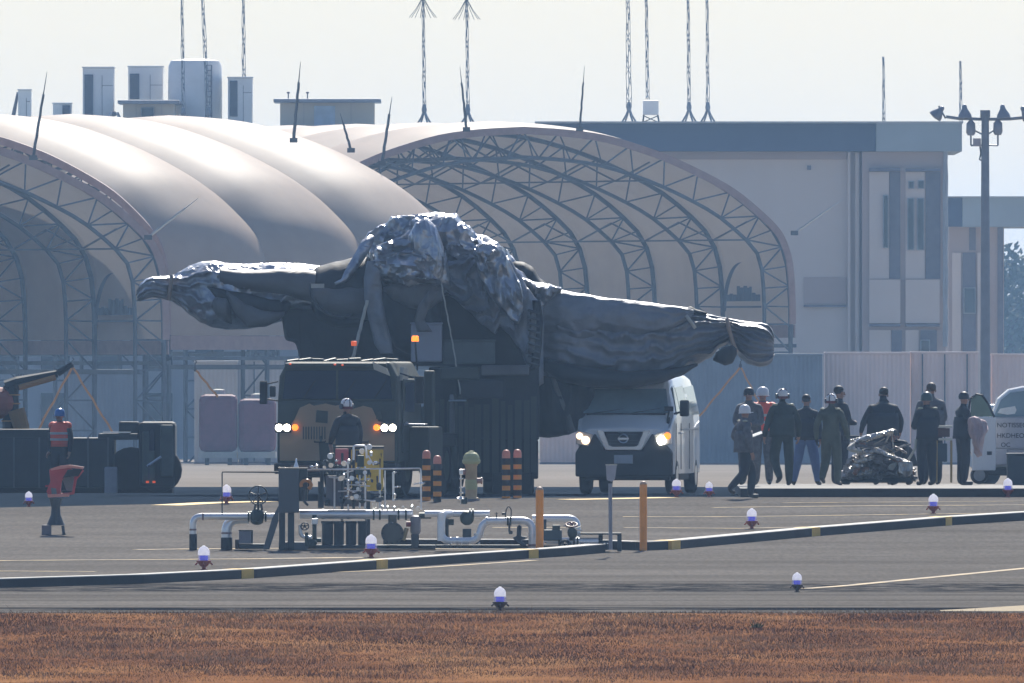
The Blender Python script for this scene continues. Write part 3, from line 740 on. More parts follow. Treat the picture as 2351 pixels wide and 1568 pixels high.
mb = MB(); mb.b2(t.P(2234, 317, -.1), t.P(2252, 336, .1)); mb.build('junction_box', mat('junction_box', (.36, .33, .35), .6), t.o, bevel=.02)
mb = MB(); mb.path([t.P(2250, 336), t.P(2252, 352), t.P(2249, 366), t.P(2262, 372)], .03, 5); mb.build('cable', M_rod, t.o)
# ------------------------------------------------------------------ shrouded aircraft
M_tarp = mat('silver_tarp', (.42, .43, .46), .31, metal=.72, var=.3, scale=1.6, bump=.35, bscale=5)
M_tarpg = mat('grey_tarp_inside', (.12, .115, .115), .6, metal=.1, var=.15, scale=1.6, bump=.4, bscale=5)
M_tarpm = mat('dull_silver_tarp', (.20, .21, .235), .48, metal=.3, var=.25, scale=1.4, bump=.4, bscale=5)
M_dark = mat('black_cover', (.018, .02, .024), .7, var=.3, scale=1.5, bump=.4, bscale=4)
M_rope = mat('pale_rope', (.5, .48, .42), .8)
M_strap = mat('tan_strap', (.35, .26, .20), .8)
def tarp_folds(m, sc=(1, 1, 1), dist=.16, st=1.0):
    n = m.node_tree; b = n.nodes['Principled BSDF']; L = n.links.new; tc = n.nodes.new('ShaderNodeTexCoord'); mp = n.nodes.new('ShaderNodeMapping'); mp.inputs['Scale'].default_value = sc; L(tc.outputs['Object'], mp.inputs[0]); prev = None
    for s_, d_, kind in ((.9, dist, 1), (2.3, dist * .30, 1), (9, dist * .05, 0)):
        z = n.nodes.new('ShaderNodeTexNoise'); z.inputs['Scale'].default_value = s_; z.inputs['Detail'].default_value = 3; z.inputs['Distortion'].default_value = .8; L(mp.outputs[0], z.inputs[0]); h = z.outputs['Fac']
        if kind:
            a = n.nodes.new('ShaderNodeMath'); a.operation = 'SUBTRACT'; L(h, a.inputs[0]); a.inputs[1].default_value = .5; c = n.nodes.new('ShaderNodeMath'); c.operation = 'ABSOLUTE'; L(a.outputs[0], c.inputs[0])
            e = n.nodes.new('ShaderNodeMath'); e.operation = 'POWER'; L(c.outputs[0], e.inputs[0]); e.inputs[1].default_value = .9; h = e.outputs[0]
        bn = n.nodes.new('ShaderNodeBump'); bn.inputs['Strength'].default_value = st; bn.inputs['Distance'].default_value = d_; bn.invert = True; L(h, bn.inputs['Height'])
        if prev: L(prev.outputs[0], bn.inputs['Normal'])
        prev = bn
    L(prev.outputs[0], b.inputs['Normal'])
tarp_folds(M_tarp, (1, 1, 1), .27, st=.85); tarp_folds(M_tarpm, (.3, 1, 1), .13, st=.7); tarp_folds(M_tarpg, (.5, 1, .8), .12, st=.7)
def rn(p, oct=4, ridged=True):
    s = 0; a = 1; t = 0
    for o_ in range(oct):
        v = noise.noise(p); v = 1 - 2 * abs(v) if ridged else v
        s += v * a; t += a; a *= .52; p = p * 2.03 + Vector((3.1, 1.7, 5.3))
    return s / t
def interp(st, u):
    for a, b in zip(st, st[1:]):
        if u <= b[0]:
            f = (u - a[0]) / max(b[0] - a[0], 1e-6); f = f * f * (3 - 2 * f) * .5 + f * .5
            return [a[i] + (b[i] - a[i]) * f for i in range(1, len(a))]
    return list(st[-1][1:])
def drape(t, name, m, st, y0=0.0, n=60, ring=44, amp=.1, fs=(1.5, 1.5, 1.5), seed=0, e=.8, oct=4, keep=.35, smooth=True, parent=None, fold=None):
    """closed draped volume; stations (u, vtop, vbottom, halfdepth [, yoffset])"""
    mb = MB(); off = Vector((seed * 7.3, seed * 3.1, seed * 1.7)); u0, u1 = st[0][0], st[-1][0]
    for i in range(n + 1):
        u = u0 + (u1 - u0) * i / n; s = interp(st, u); vt, vb, hd = s[0], s[1], s[2]; yo = y0 + (s[3] if len(s) > 3 else 0)
        for k in range(ring):
            ph = 2 * math.pi * k / ring; cz = math.cos(ph); cy = math.sin(ph)
            sz = math.copysign(abs(cz) ** e, cz); sy = math.copysign(abs(cy) ** .7, cy)
            v = (vt + vb) / 2 - (vb - vt) / 2 * sz
            p = t.P(u, v, yo - hd * sy)
            q = Vector((p.x * fs[0], p.y * fs[1], p.z * fs[2])) + off
            d1 = rn(q, oct); d2 = rn(q + Vector((11, 5, 2)), oct)
            edge = keep + (1 - keep) * abs(cy)
            if fold:
                cnt, fa, along = fold; w_ = (1 - sz) / 2; un = (u - u0) * .006
                base = w_ * cnt if along == 'w' else (u - u0) * cnt / (u1 - u0) + w_ * 1.3
                ph_ = base + 1.1 * noise.noise(Vector((un * 1.6, w_ * 2.2, seed))) + .5 * noise.noise(Vector((un * 5, w_ * 5, seed + 3)))
                am_ = .35 + .9 * abs(noise.noise(Vector((un * 2.2 + 7, w_ * 3 + seed, 1.3))))
                p += Vector((0, -math.copysign(1, cy), 0)) * (.5 - abs(math.sin(math.pi * ph_)) ** .8) * fa * am_ * abs(cy) ** .5
            nz_ = Vector((0, -math.copysign(1, cy) * abs(cy), sz * .45))
            p += nz_ * (d1 - .35) * amp * edge * 1.5 + Vector((d2 - .35, 0, 0)) * amp * .45
            mb.v.append(tuple(p))
    for i in range(n):
        for k in range(ring): mb.f.append((i * ring + k, i * ring + (k + 1) % ring, (i + 1) * ring + (k + 1) % ring, (i + 1) * ring + k))
    mb.f += [tuple(range(ring - 1, -1, -1)), tuple(range(n * ring, (n + 1) * ring))]
    return mb.build(name, m, parent or t.o, smooth='auto' if smooth == 'auto' else smooth, ang=25)
AC = T('shrouded_aircraft', 1040, 412, 'winged aircraft wrapped in crumpled silver tarpaulin, loaded above the truck', 'aircraft')
# left wing wrap
drape(AC, 'wing_cover', M_tarp, [(314, 668, 692, .15), (322, 650, 690, .32), (336, 640, 684, .45), (350, 635, 681, .5), (365, 634, 684, .5), (388, 634, 688, .45), (396, 632, 690, .4), (412, 624, 700, .5), (440, 610, 722, .75), (466, 602, 742, .9), (490, 600, 752, .95),
    (520, 606, 756, .95), (560, 608, 756, .95), (600, 606, 750, .95), (640, 604, 738, .95), (665, 604, 716, .95), (690, 606, 712, .95), (735, 612, 716, .9), (790, 606, 720, .9), (840, 590, 730, .9)], n=200, ring=90, amp=.14, fs=(1.0, 1.4, 2.0), seed=3, e=.9, fold=(5, .24, 'w'))
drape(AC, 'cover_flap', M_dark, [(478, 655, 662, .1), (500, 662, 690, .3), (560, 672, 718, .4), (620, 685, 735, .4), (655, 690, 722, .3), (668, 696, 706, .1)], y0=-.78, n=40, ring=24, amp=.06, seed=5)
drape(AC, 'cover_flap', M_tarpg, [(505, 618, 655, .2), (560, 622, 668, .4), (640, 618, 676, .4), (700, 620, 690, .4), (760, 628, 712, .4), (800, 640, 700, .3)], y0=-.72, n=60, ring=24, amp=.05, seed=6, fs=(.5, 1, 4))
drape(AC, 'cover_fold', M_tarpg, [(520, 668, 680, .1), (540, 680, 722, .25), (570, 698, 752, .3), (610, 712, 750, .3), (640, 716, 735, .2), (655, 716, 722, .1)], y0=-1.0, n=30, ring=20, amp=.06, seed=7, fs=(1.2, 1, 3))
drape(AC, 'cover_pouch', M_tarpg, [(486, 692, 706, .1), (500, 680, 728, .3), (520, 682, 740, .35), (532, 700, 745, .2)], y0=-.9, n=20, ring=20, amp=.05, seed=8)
# fuselage mass under the covers
def dprism(name, m, poly, y0, y1, parent=None, bevel=.06, t=None):
    t = t or AC; mb = MB(); mb.prism([(t.P(u, v).x, t.P(u, v).z) for u, v in poly], y0, y1); return mb.build(name, m, parent or t.o, bevel=bevel)
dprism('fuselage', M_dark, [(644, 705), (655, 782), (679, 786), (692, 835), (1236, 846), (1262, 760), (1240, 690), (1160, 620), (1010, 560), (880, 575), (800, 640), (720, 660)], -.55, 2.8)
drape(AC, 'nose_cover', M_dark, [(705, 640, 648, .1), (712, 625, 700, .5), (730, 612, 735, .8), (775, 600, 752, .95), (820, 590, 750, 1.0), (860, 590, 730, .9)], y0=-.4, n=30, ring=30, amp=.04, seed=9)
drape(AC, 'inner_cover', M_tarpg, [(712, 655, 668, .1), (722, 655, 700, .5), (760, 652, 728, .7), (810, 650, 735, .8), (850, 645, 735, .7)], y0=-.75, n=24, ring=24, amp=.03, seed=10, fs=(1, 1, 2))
mb = MB(); mb.b2(AC.P(716, 652, -1.6), AC.P(746, 662, -1.5)); mb.build('patch', M_rope, AC.o)
mb = MB(); mb.path([AC.P(770, 652, -1.4), AC.P(788, 646, -1.4), AC.P(800, 630, -1.35), AC.P(826, 590, -1.2), AC.P(842, 562, -1.1), AC.P(856, 545, -1.0)], [.03, .05, .09, .11, .12, .06], 6); mb.build('cover_hem', M_tarp, AC.o, smooth=True)
# crumpled top
drape(AC, 'crumpled_cover', M_tarp, [(836, 570, 600, .3), (844, 548, 640, .7), (866, 522, 660, 1.0), (900, 503, 665, 1.2), (945, 500, 668, 1.3), (990, 494, 660, 1.3), (1035, 498, 650, 1.3), (1062, 520, 650, 1.25), (1088, 548, 665, 1.2), (1125, 558, 700, 1.15), (1152, 572, 720, 1.1), (1180, 608, 745, 1.0), (1210, 650, 760, .9), (1236, 690, 770, .6)],
      n=230, ring=120, amp=.50, fs=(.9, 1.0, 1.4), seed=12, oct=3, keep=.4, fold=(9, .30, 'u'), smooth='auto')
drape(AC, 'nose_bundle', M_tarp, [(852, 600, 612, .2), (858, 582, 632, .5), (872, 562, 645, .8), (905, 552, 655, 1.0), (945, 552, 662, 1.0), (985, 566, 668, .9), (1015, 590, 672, .7), (1028, 625, 668, .3)], y0=-1.05, n=120, ring=90, amp=.32, fs=(1.3, 1.4, 2.0), seed=14, oct=3, keep=.5, fold=(4, .25, 'w'), smooth='auto')
drape(AC, 'peaked_fold', M_tarp, [(935, 545, 556, .1), (955, 512, 600, .25), (978, 500, 640, .3), (1000, 520, 655, .3), (1022, 590, 665, .15), (1030, 640, 660, .1)], y0=-1.75, n=50, ring=30, amp=.16, fs=(1.6, 1.6, 1.0), seed=15, smooth='auto')
# draped silver sheet falling to the right
drape(AC, 'draped_sheet', M_tarpm, [(1016, 598, 662, .12), (1040, 600, 684, .12), (1075, 590, 712, .15), (1108, 578, 746, .18), (1136, 574, 768, .2), (1148, 576, 750, .2), (1166, 592, 768, .2), (1190, 628, 800, .2), (1212, 662, 846, .2), (1232, 690, 888, .2), (1246, 706, 880, .12)], y0=-1.45, n=140, ring=70, amp=.08, fs=(1.1, 1.5, .6), seed=16, fold=(6, .26, 'u'), smooth='auto')
drape(AC, 'shiny_sheet', M_tarp, [(1085, 566, 585, .1), (1105, 560, 640, .15), (1130, 562, 690, .18), (1152, 575, 712, .18), (1172, 600, 740, .15), (1190, 640, 745, .1), (1200, 680, 720, .08)], y0=-1.78, n=70, ring=54, amp=.12, fs=(1.6, 1.5, 1.1), seed=17, fold=(4, .2, 'u'), smooth='auto')
# gaping dark pocket with hanging cloth
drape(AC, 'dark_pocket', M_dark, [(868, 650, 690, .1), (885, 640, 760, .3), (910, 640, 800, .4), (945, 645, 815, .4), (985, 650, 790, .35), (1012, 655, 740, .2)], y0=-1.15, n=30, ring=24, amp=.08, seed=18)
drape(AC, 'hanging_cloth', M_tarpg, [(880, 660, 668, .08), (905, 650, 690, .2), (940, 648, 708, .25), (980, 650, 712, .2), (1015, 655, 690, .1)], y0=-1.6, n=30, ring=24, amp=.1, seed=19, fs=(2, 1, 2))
def ribbon(t, name, m, pts, y, thick=.05, amp=.04, seed=0, parent=None):
    """hanging ribbon: pts (u, v, halfwidth px)"""
    mb = MB(); n = 0; P_ = []
    for (a, b) in zip(pts, pts[1:]):
        for i in range(6):
            f = i / 6; P_.append([a[j] + (b[j] - a[j]) * f for j in range(3)])
    P_.append(list(pts[-1])); cols = 7
    for side in (0, 1):
        for (u, v, h) in P_:
            for c in range(cols):
                x = u - h + 2 * h * c / (cols - 1); w_ = rn(Vector((x * .03 + seed, v * .012, 0)), 3)
                mb.v.append(tuple(t.P(x + w_ * 2, v, y + side * thick + (w_ - .3) * amp * 3 + (.05 if c in (0, cols - 1) else 0))))
    N = len(P_)
    for s in (0, 1):
        o_ = s * N * cols
        for i in range(N - 1):
            for c in range(cols - 1): mb.f.append((o_ + i * cols + c, o_ + i * cols + c + 1, o_ + (i + 1) * cols + c + 1, o_ + (i + 1) * cols + c))
    o_ = N * cols
    for i in range(N - 1):
        for c in (0, cols - 1): mb.f.append((i * cols + c, (i + 1) * cols + c, o_ + (i + 1) * cols + c, o_ + i * cols + c))
    for i in (0, N - 1):
        for c in range(cols - 1): mb.f.append((i * cols + c, i * cols + c + 1, o_ + i * cols + c + 1, o_ + i * cols + c))
    return mb.build(name, m, parent or t.o, smooth=True)
ribbon(AC, 'hanging_strip', M_tarpm, [(862, 600, 18), (855, 640, 20), (858, 690, 21), (868, 740, 20), (880, 790, 20), (888, 812, 14)], -1.95, seed=2)
ribbon(AC, 'torn_cloth', M_tarpg, [(995, 670, 12), (975, 700, 13), (962, 735, 12), (975, 762, 18)], -2.35, seed=5)
# dark hump behind the sheet
drape(AC, 'engine_hump', M_dark, [(1172, 604, 620, .1), (1182, 600, 660, .4), (1200, 601, 690, .5), (1222, 612, 700, .5), (1240, 640, 700, .45), (1262, 655, 700, .3)], y0=.1, n=24, ring=24, amp=.04, seed=20)
drape(AC, 'crumpled_fold', M_tarp, [(1200, 640, 655, .1), (1215, 645, 690, .25), (1235, 650, 712, .3), (1260, 655, 690, .3), (1285, 662, 680, .15)], y0=-.9, n=40, ring=30, amp=.16, fs=(3, 2, 3), seed=21, smooth='auto')
# right wing wrap
drape(AC, 'wing_cover', M_tarpm, [(1215, 690, 845, .5), (1240, 668, 872, .85), (1280, 664, 880, 1.0), (1330, 674, 886, 1.0), (1400, 685, 890, 1.0), (1440, 690, 889, 1.0), (1490, 696, 882, .95), (1540, 703, 866, .9), (1590, 712, 842, .8), (1630, 722, 822, .7), (1650, 727, 800, .6), (1668, 730, 790, .45), (1684, 733, 800, .45),
    (1700, 736, 822, .55), (1720, 739, 836, .6), (1745, 741, 842, .6), (1760, 745, 840, .58), (1769, 754, 834, .5), (1775, 772, 820, .3)], n=220, ring=110, amp=.10, fs=(.5, 1.2, 1.6), seed=23, e=.85, keep=.15, fold=(7, .34, 'w'))
drape(AC, 'cover_skirt', M_dark, [(1240, 820, 850, .2), (1290, 832, 878, .5), (1360, 842, 891, .6), (1440, 852, 893, .6), (1510, 848, 881, .5), (1560, 842, 864, .3), (1600, 834, 840, .05)], y0=-.78, n=50, ring=24, amp=.04, fs=(.6, 1, 2), seed=24)
drape(AC, 'cover_pouch', M_dark, [(1636, 822, 828, .1), (1646, 806, 832, .2), (1664, 796, 839, .25), (1680, 792, 834, .2), (1690, 800, 815, .1)], y0=-.75, n=20, ring=18, amp=.03, seed=25)
drape(AC, 'cover_peak', M_dark, [(1566, 710, 714, .1), (1584, 703, 722, .2), (1600, 711, 723, .2), (1622, 717, 721, .1)], y0=-.3, n=16, ring=14, amp=.02, seed=26)
drape(AC, 'upper_flap', M_tarpm, [(1246, 668, 762, .2), (1290, 668, 764, .28), (1318, 673, 778, .28), (1344, 676, 782, .28), (1384, 683, 764, .28), (1396, 685, 762, .28), (1420, 687, 772, .28), (1480, 694, 770, .28), (1540, 702, 758, .25), (1575, 706, 738, .2), (1592, 711, 722, .1)], y0=-.80, n=110, ring=40, amp=.04, fs=(.5, 1, 2), seed=27, fold=(3, .08, 'w'))
ribbon(AC, 'laced_band', M_dark, [(1230, 690, 10), (1234, 740, 11), (1232, 790, 11), (1226, 850, 10)], -1.75, seed=9)
ribbon(AC, 'laced_band', M_tarpg, [(1222, 712, 7), (1222, 760, 8), (1218, 810, 8)], -1.82, seed=10)
mb = MB()
for i in range(9): mb.tube(AC.P(1212, 712 + i * 15, -1.88), AC.P(1238, 720 + i * 15, -1.8), .025, n=5)
mb.build('lacing', M_rod, AC.o)
def rope(name, m, pts, r, y, t=None):
    t = t or AC; mb = MB(); mb.path([t.P(u + math.sin(i * 2.1) * .6, v, y) for i, (u, v) in enumerate(pts)], r, 6); return mb.build(name, m, t.o, smooth=True)
def lerp2(a, b, n): return [(a[0] + (b[0] - a[0]) * i / n, a[1] + (b[1] - a[1]) * i / n) for i in range(n + 1)]
rope('rope', M_rope, lerp2((845, 690), (812, 822), 14), .032, -2.0)
rope('rope', M_rope, lerp2((1014, 652), (1042, 800), 14) + lerp2((1044, 812), (1058, 905), 8), .013, -2.1)
rope('cable', M_rod, [(712, 650), (716, 680), (732, 706), (756, 722), (785, 730), (812, 722)], .028, -1.5)
rope('strap', M_strap, [(395, 632), (393, 650), (391, 668), (389, 690)], .04, -.55)
rope('strap', M_strap, [(1668, 730), (1672, 755), (1682, 785), (1690, 810)], .04, -.62)
rope('strap', M_rope, [(1574, 724), (1584, 738), (1596, 754)], .035, -1.0)
# lower skirt hanging by the load on the right
drape(AC, 'lower_skirt', M_dark, [(1222, 840, 1000, .6), (1250, 850, 1004, .8), (1290, 860, 1000, .85), (1325, 868, 990, .8), (1348, 878, 975, .6), (1362, 890, 945, .4), (1368, 900, 925, .2)], y0=.1, n=60, ring=40, amp=.14, fs=(2.2, 1, .5), seed=30)
drape(AC, 'skirt_panel', M_tarpg, [(1352, 880, 950, .1), (1366, 884, 930, .15), (1380, 888, 908, .12), (1392, 888, 894, .05)], y0=.5, n=16, ring=16, amp=.03, seed=31)
ribbon(AC, 'loose_strap', M_tarpg, [(1262, 850, 5), (1280, 900, 6), (1304, 960, 7), (1312, 992, 9)], -.85, seed=12)
# ------------------------------------------------------------------ truck
M_tan = mat('tan_truck_paint', (.36, .24, .14), .6, var=.12, scale=1.2)
M_green = mat('dark_green_camo', (.035, .045, .035), .6, var=.25, scale=1)
M_black = mat('black_rubber', (.015, .015, .017), .8, var=.3)
M_glassd = mat('dark_windshield', (.008, .02, .05), .3, spec=.15, var=.1, scale=.5)
M_lamp = mat('headlamp_on', (1, .95, .8), .3, emit=(1, .93, .72), estr=18)
M_amber = mat('amber_lamp', (1, .35, .05), .3, emit=(1, .22, .015), estr=1.5)
M_amberd = mat('amber_marker', (.8, .12, .03), .4, emit=(1, .13, .02), estr=.35)
M_chrome = mat('bare_metal', (.55, .56, .58), .3, metal=.9)
def wheel_mb(c, r, w_, axis='X', n=20):
    mb = MB(); mb.lathe([(r * .55, -w_ / 2), (r * .86, -w_ / 2), (r * .97, -w_ * .42), (r, -w_ * .25), (r, w_ * .25), (r * .97, w_ * .42), (r * .86, w_ / 2), (r * .55, w_ / 2)], c, n=n, axis=axis); return mb
TR = T('military_truck', 775, 405, 'tan and dark camouflaged military truck facing the camera with headlights on', 'truck')
TR.o.rotation_euler = (0, 0, R(-11))
tr = TR.o
HWt = 1.12
def tb(name, m, p, q, parent=None, bevel=.03): mb = MB(); mb.b2(p, q); return mb.build(name, m, parent or tr, bevel=bevel)
# cab shell: front profile with chamfered roof corners, extruded backwards
mb = MB(); cabp = [(-HWt, .62), (HWt, .62), (HWt, 1.75), (HWt - .03, 2.2), (HWt - .17, 2.46), (-HWt + .17, 2.46), (-HWt + .03, 2.2), (-HWt, 1.75)]
mb.prism(cabp, .02, 2.2); cab = mb.build('cab', M_green, tr, bevel=.05)
mb = MB(); mb.prismx([(-.10, .62), (.02, .62), (.02, 1.75), (-.03, 1.75), (-.10, 1.25)], -HWt + .02, HWt - .02); mb.build('front_panel', M_green, cab, bevel=.02)
# camouflage: tan patch over the grille area with an irregular top outline
def camo(poly, y): mb = MB(); mb.prism(poly, y - .012, y); return mb
camo([(-1.05, .66), (1.08, .66), (1.08, 1.18), (.95, 1.34), (.78, 1.38), (.66, 1.62), (.5, 1.66), (.3, 1.6), (.16, 1.7), (-.02, 1.66), (-.2, 1.7), (-.42, 1.66), (-.5, 1.7), (-.68, 1.62), (-.78, 1.4), (-.86, 1.3), (-1.05, 1.22)], -.105).build('camo_patch', M_tan, cab)
for poly in ([(-.38, 1.36), (-.16, 1.34), (-.15, 1.56), (-.36, 1.58)], [(.74, 1.42), (.86, 1.42), (.84, 1.56), (.76, 1.54)], [(-.3, .66), (.12, .66), (.1, .92), (-.1, .98), (-.32, 1.0)], [(-.3, 1.0), (-.26, 1.0), (-.26, 1.12), (-.31, 1.1)]):
    camo(poly, -.13).build('vent', M_green, cab)
gl = MB(); gl.prism([(-HWt + .1, 1.78), (HWt - .1, 1.78), (HWt - .16, 2.3), (-HWt + .16, 2.3)], -.03, .03); gl.build('windshield', M_glassd, cab, bevel=.01)
tb('windshield_post', M_green, (-.02, -.045, 1.78), (.02, -.01, 2.3), cab, 0)
tb('roof_visor', M_green, (-HWt + .16, -.12, 2.36), (HWt - .2, .05, 2.44), cab)
tb('door', M_green, (HWt - .01, .35, .8), (HWt + .035, 1.45, 2.15), cab); tb('side_window', M_glassd, (HWt + .036, .5, 1.55), (HWt + .045, 1.3, 2.08), cab, 0)
mb = MB(); mb.tube((HWt + .05, .5, 1.35), (HWt + .05, .62, 1.35), .02, n=5); mb.build('handle', M_chrome, cab)
mb = MB(); mb.prismx([(.3, 2.12), (.9, 2.12), (.8, 2.34), (.45, 2.36)], HWt - .05, HWt + .02); mb.build('roof_hatch', mat('sand_hatch', (.5, .46, .36), .6), cab)
mb = MB(); mb.prism([(HWt - .42, 2.32), (HWt - .12, 2.20), (HWt - .18, 2.34), (HWt - .45, 2.47)], -.13, -.10); mb.build('sun_plate', MATS['sand_hatch'], cab)
for sx in (-1, 1):
    x = sx * .98
    h = tb('headlight_housing', M_black, (x - .15, -.17, 1.17), (x + .15, -.10, 1.35), bevel=.015)
    for dx in (-.075, .075): mb = MB(); mb.lathe([(.02, -.19), (.06, -.185), (.066, -.165)], (x + dx, 0, 1.26), n=14, axis='Y'); mb.build('headlight', M_lamp, h)
    mb = MB(); mb.lathe([(.02, -.185), (.055, -.18), (.06, -.16)], (x - sx * .225, 0, 1.265), n=12, axis='Y'); mb.build('indicator', M_amber, tr)
for x in (-.62, .12, .7): mb = MB(); mb.tube((x, -.05, 1.80), (x + .22, -.055, 2.12), .009, n=5); mb.build('wiper', M_black, tr)
for x in (-.7, .7): mb = MB(); mb.path([(x, -.24, .50), (x, -.31, .50), (x, -.31, .44), (x, -.24, .44)], .018, 6); mb.build('tow_hook', M_chrome, tr)
mb = MB()
for i in range(9): mb.b2((-.62 + i * .05, -.125, 1.05), (-.60 + i * .05, -.117, 1.28))
mb.build('grille_slats', M_green, cab)
mb = MB(); mb.tube((-1.0, 1.6, 2.46), (-1.04, 1.6, 3.3), .008, n=5); mb.build('whip_aerial', M_black, tr)
for x in (-.4, .4): mb = MB(); mb.path([(x, -.12, 1.02), (x, -.16, 1.0), (x + .2, -.16, 1.0), (x + .2, -.12, 1.02)], .012, 5); mb.build('grab_handle', M_black, cab)
tb('bumper', M_black, (-HWt - .02, -.22, .42), (HWt + .02, .05, .62)); tb('bumper_plate', mat('rust_brown', (.16, .09, .07), .7), (-.82, -.235, .46), (-.28, -.221, .58), bevel=0)
tb('bumper_plate', MATS['rust_brown'], (.2, -.235, .5), (.75, -.221, .6), bevel=0)
tb('chassis', M_black, (-.5, .1, .45), (.5, 6.5, .9)); tb('axle_guard', M_black, (-.9, .5, .35), (.9, 1.4, .62))
for y in (.95, 4.6, 5.9):
    for sx in (-1, 1):
        w_ = wheel_mb((sx * .93, y, .55), .55, .36).build('wheel', M_black, tr, smooth='auto')
        mb = MB(); mb.lathe([(.05, sx * .19), (.28, sx * .185), (.3, sx * .12)], (sx * .93, y, .55), n=14, axis='X'); mb.build('rim', M_green, w_)
for (x, z) in ((-.85, 2.42), (-.02, 2.41), (.12, 2.40)):
    mb = MB(); mb.ball((x, -.14, z), (.025, .02, .018), 8, 5); mb.build('marker_light', M_amberd, tr)
mb = MB(); mb.tube((1.28, 1.0, 2.3), (1.24, 1.0, 2.83), .018, n=6); bm_ = mb.build('beacon_pole', M_black, tr)
mb = MB(); mb.lathe([(.065, 2.83), (.07, 2.85), (.062, 2.92), (.045, 2.935)], (1.24, 1.0, 0), n=12); mb.build('beacon', M_amber, bm_, smooth='auto')
mb = MB(); mb.lathe([(.05, 2.75), (.055, 2.83), (.04, 2.84)], (-.1, 2.0, 0), n=12); mb.build('beacon', M_amberd, tr)
for sx in (-1,):
    mb = MB(); mb.tube((sx * HWt, .1, 2.1), (sx * (HWt + .22), .0, 2.05), .015, n=5); mb.tube((sx * HWt, .1, 1.75), (sx * (HWt + .22), .0, 1.78), .015, n=5); ar = mb.build('mirror_arm', M_black, tr)
    mb = MB(); mb.box((sx * (HWt + .25), -.02, 1.9), (.14, .07, .42)); mb.box((sx * (HWt + .08), -.02, 1.92), (.11, .06, .2)); mb.build('mirror', M_black, ar, bevel=.02)
mb = MB(); mb.tube((HWt + .02, .1, 2.25), (HWt + .35, .02, 2.15), .015, n=5); ar = mb.build('mirror_arm', M_black, tr); mb = MB(); mb.box((HWt + .4, 0, 1.95), (.16, .07, .5)); mb.build('mirror', M_black, ar, bevel=.02)
# cab roof clutter, bed and deck rails
mb = MB()
for i in range(9): mb.tube((-1 + i * .23, .3, 2.46 + .02 * (i % 3)), (-.85 + i * .23, .6, 2.49 + .02 * (i % 2)), .03, n=5)
mb.build('roof_rails', M_green, tr)
tb('bed', M_black, (-1.1, 2.5, .9), (1.15, 9.0, 1.15)); tb('exhaust_stack', M_green, (HWt + .02, 2.3, .8), (HWt + .2, 2.5, 2.3))
tb('step', M_chrome, (HWt, .4, 1.30), (HWt + .42, .7, 1.335)); tb('side_locker', M_green, (HWt + .02, .9, .5), (HWt + .4, 2.2, 1.28))
# ------------------------------------------------------------------ loader/trailer mass right of the cab
TL = T('equipment_trailer', 1105, 410, 'dark loaded equipment trailer between the truck cab and the white van', 'trailer')
tl = TL.o
def lb_(name, m, u0, v0, u1, v1, y0, y1, bevel=.03, parent=None, t=TL): mb = MB(); mb.b2(t.P(u0, v0, y0), t.P(u1, v1, y1)); return mb.build(name, m, parent or t.o, bevel=bevel)
lb_('deck', M_dark, 985, 842, 1238, 1010, .3, 5)
rnd = random.Random(2); u = 962
mb = MB()
while u < 1232:
    w_ = rnd.uniform(6, 16); mb.b2(TL.P(u, rnd.uniform(905, 935), rnd.uniform(.02, .28)), TL.P(u + w_, 1085, .35)); u += w_ + rnd.uniform(1, 6)
mb.build('side_ribs', M_green, tl)
lb_('undercarriage', M_black, 968, 1010, 1236, 1100, .6, 4.5)
lb_('hood', M_green, 1010, 842, 1100, 872, -.15, 1.5); lb_('hood', M_tarpg, 1105, 838, 1215, 862, -.1, 1.4); lb_('ledge', M_chrome, 1030, 918, 1072, 922, -.2, .2)
lb_('toolbox', M_dark, 1050, 870, 1160, 915, -.05, 1.0); lb_('stake', M_green, 1036, 1005, 1048, 1100, -.1, .0); lb_('stake', M_tarpg, 1032, 905, 1044, 1000, -.08, .0)
for u in (990, 1130, 1205):
    w_ = wheel_mb(TL.P(u, 1141 - 60, 1.2), .46, .34).build('wheel', M_black, tl, smooth='auto'); mb = MB(); mb.lathe([(.04, .0), (.22, .02)], TL.P(u, 1141 - 60, 1.2), n=12, axis='X'); mb.build('rim', M_green, w_)
lb_('mud_flap', M_black, 1130, 1085, 1222, 1140, .3, .4); lb_('mud_flap', M_black, 972, 1070, 1060, 1140, .35, .45)
tpc = T('pale_crate', 975, 413, 'pale grey crate standing behind the amber beacon above the cab', 'crate', z=AC.P(0, 832).z + AC.loc.z)
lb_('box', mat('pale_crate_paint', (.30, .31, .36), .6, var=.05), 945, 744, 1016, 831, -2.9, -2.3, t=tpc); lb_('lid', MATS['pale_crate_paint'], 943, 741, 1018, 745, -2.92, -2.28, t=tpc)
tpc = T('green_crate', 1078, 413, 'low dull green crate right of the pale crate, above the trailer', 'crate', z=AC.P(0, 840).z + AC.loc.z)
lb_('box', mat('dull_green_crate', (.09, .105, .10), .7), 1018, 783, 1137, 836, -2.6, -1.2, t=tpc); lb_('lid', MATS['dull_green_crate'], 1016, 780, 1139, 784, -2.63, -1.17, t=tpc)
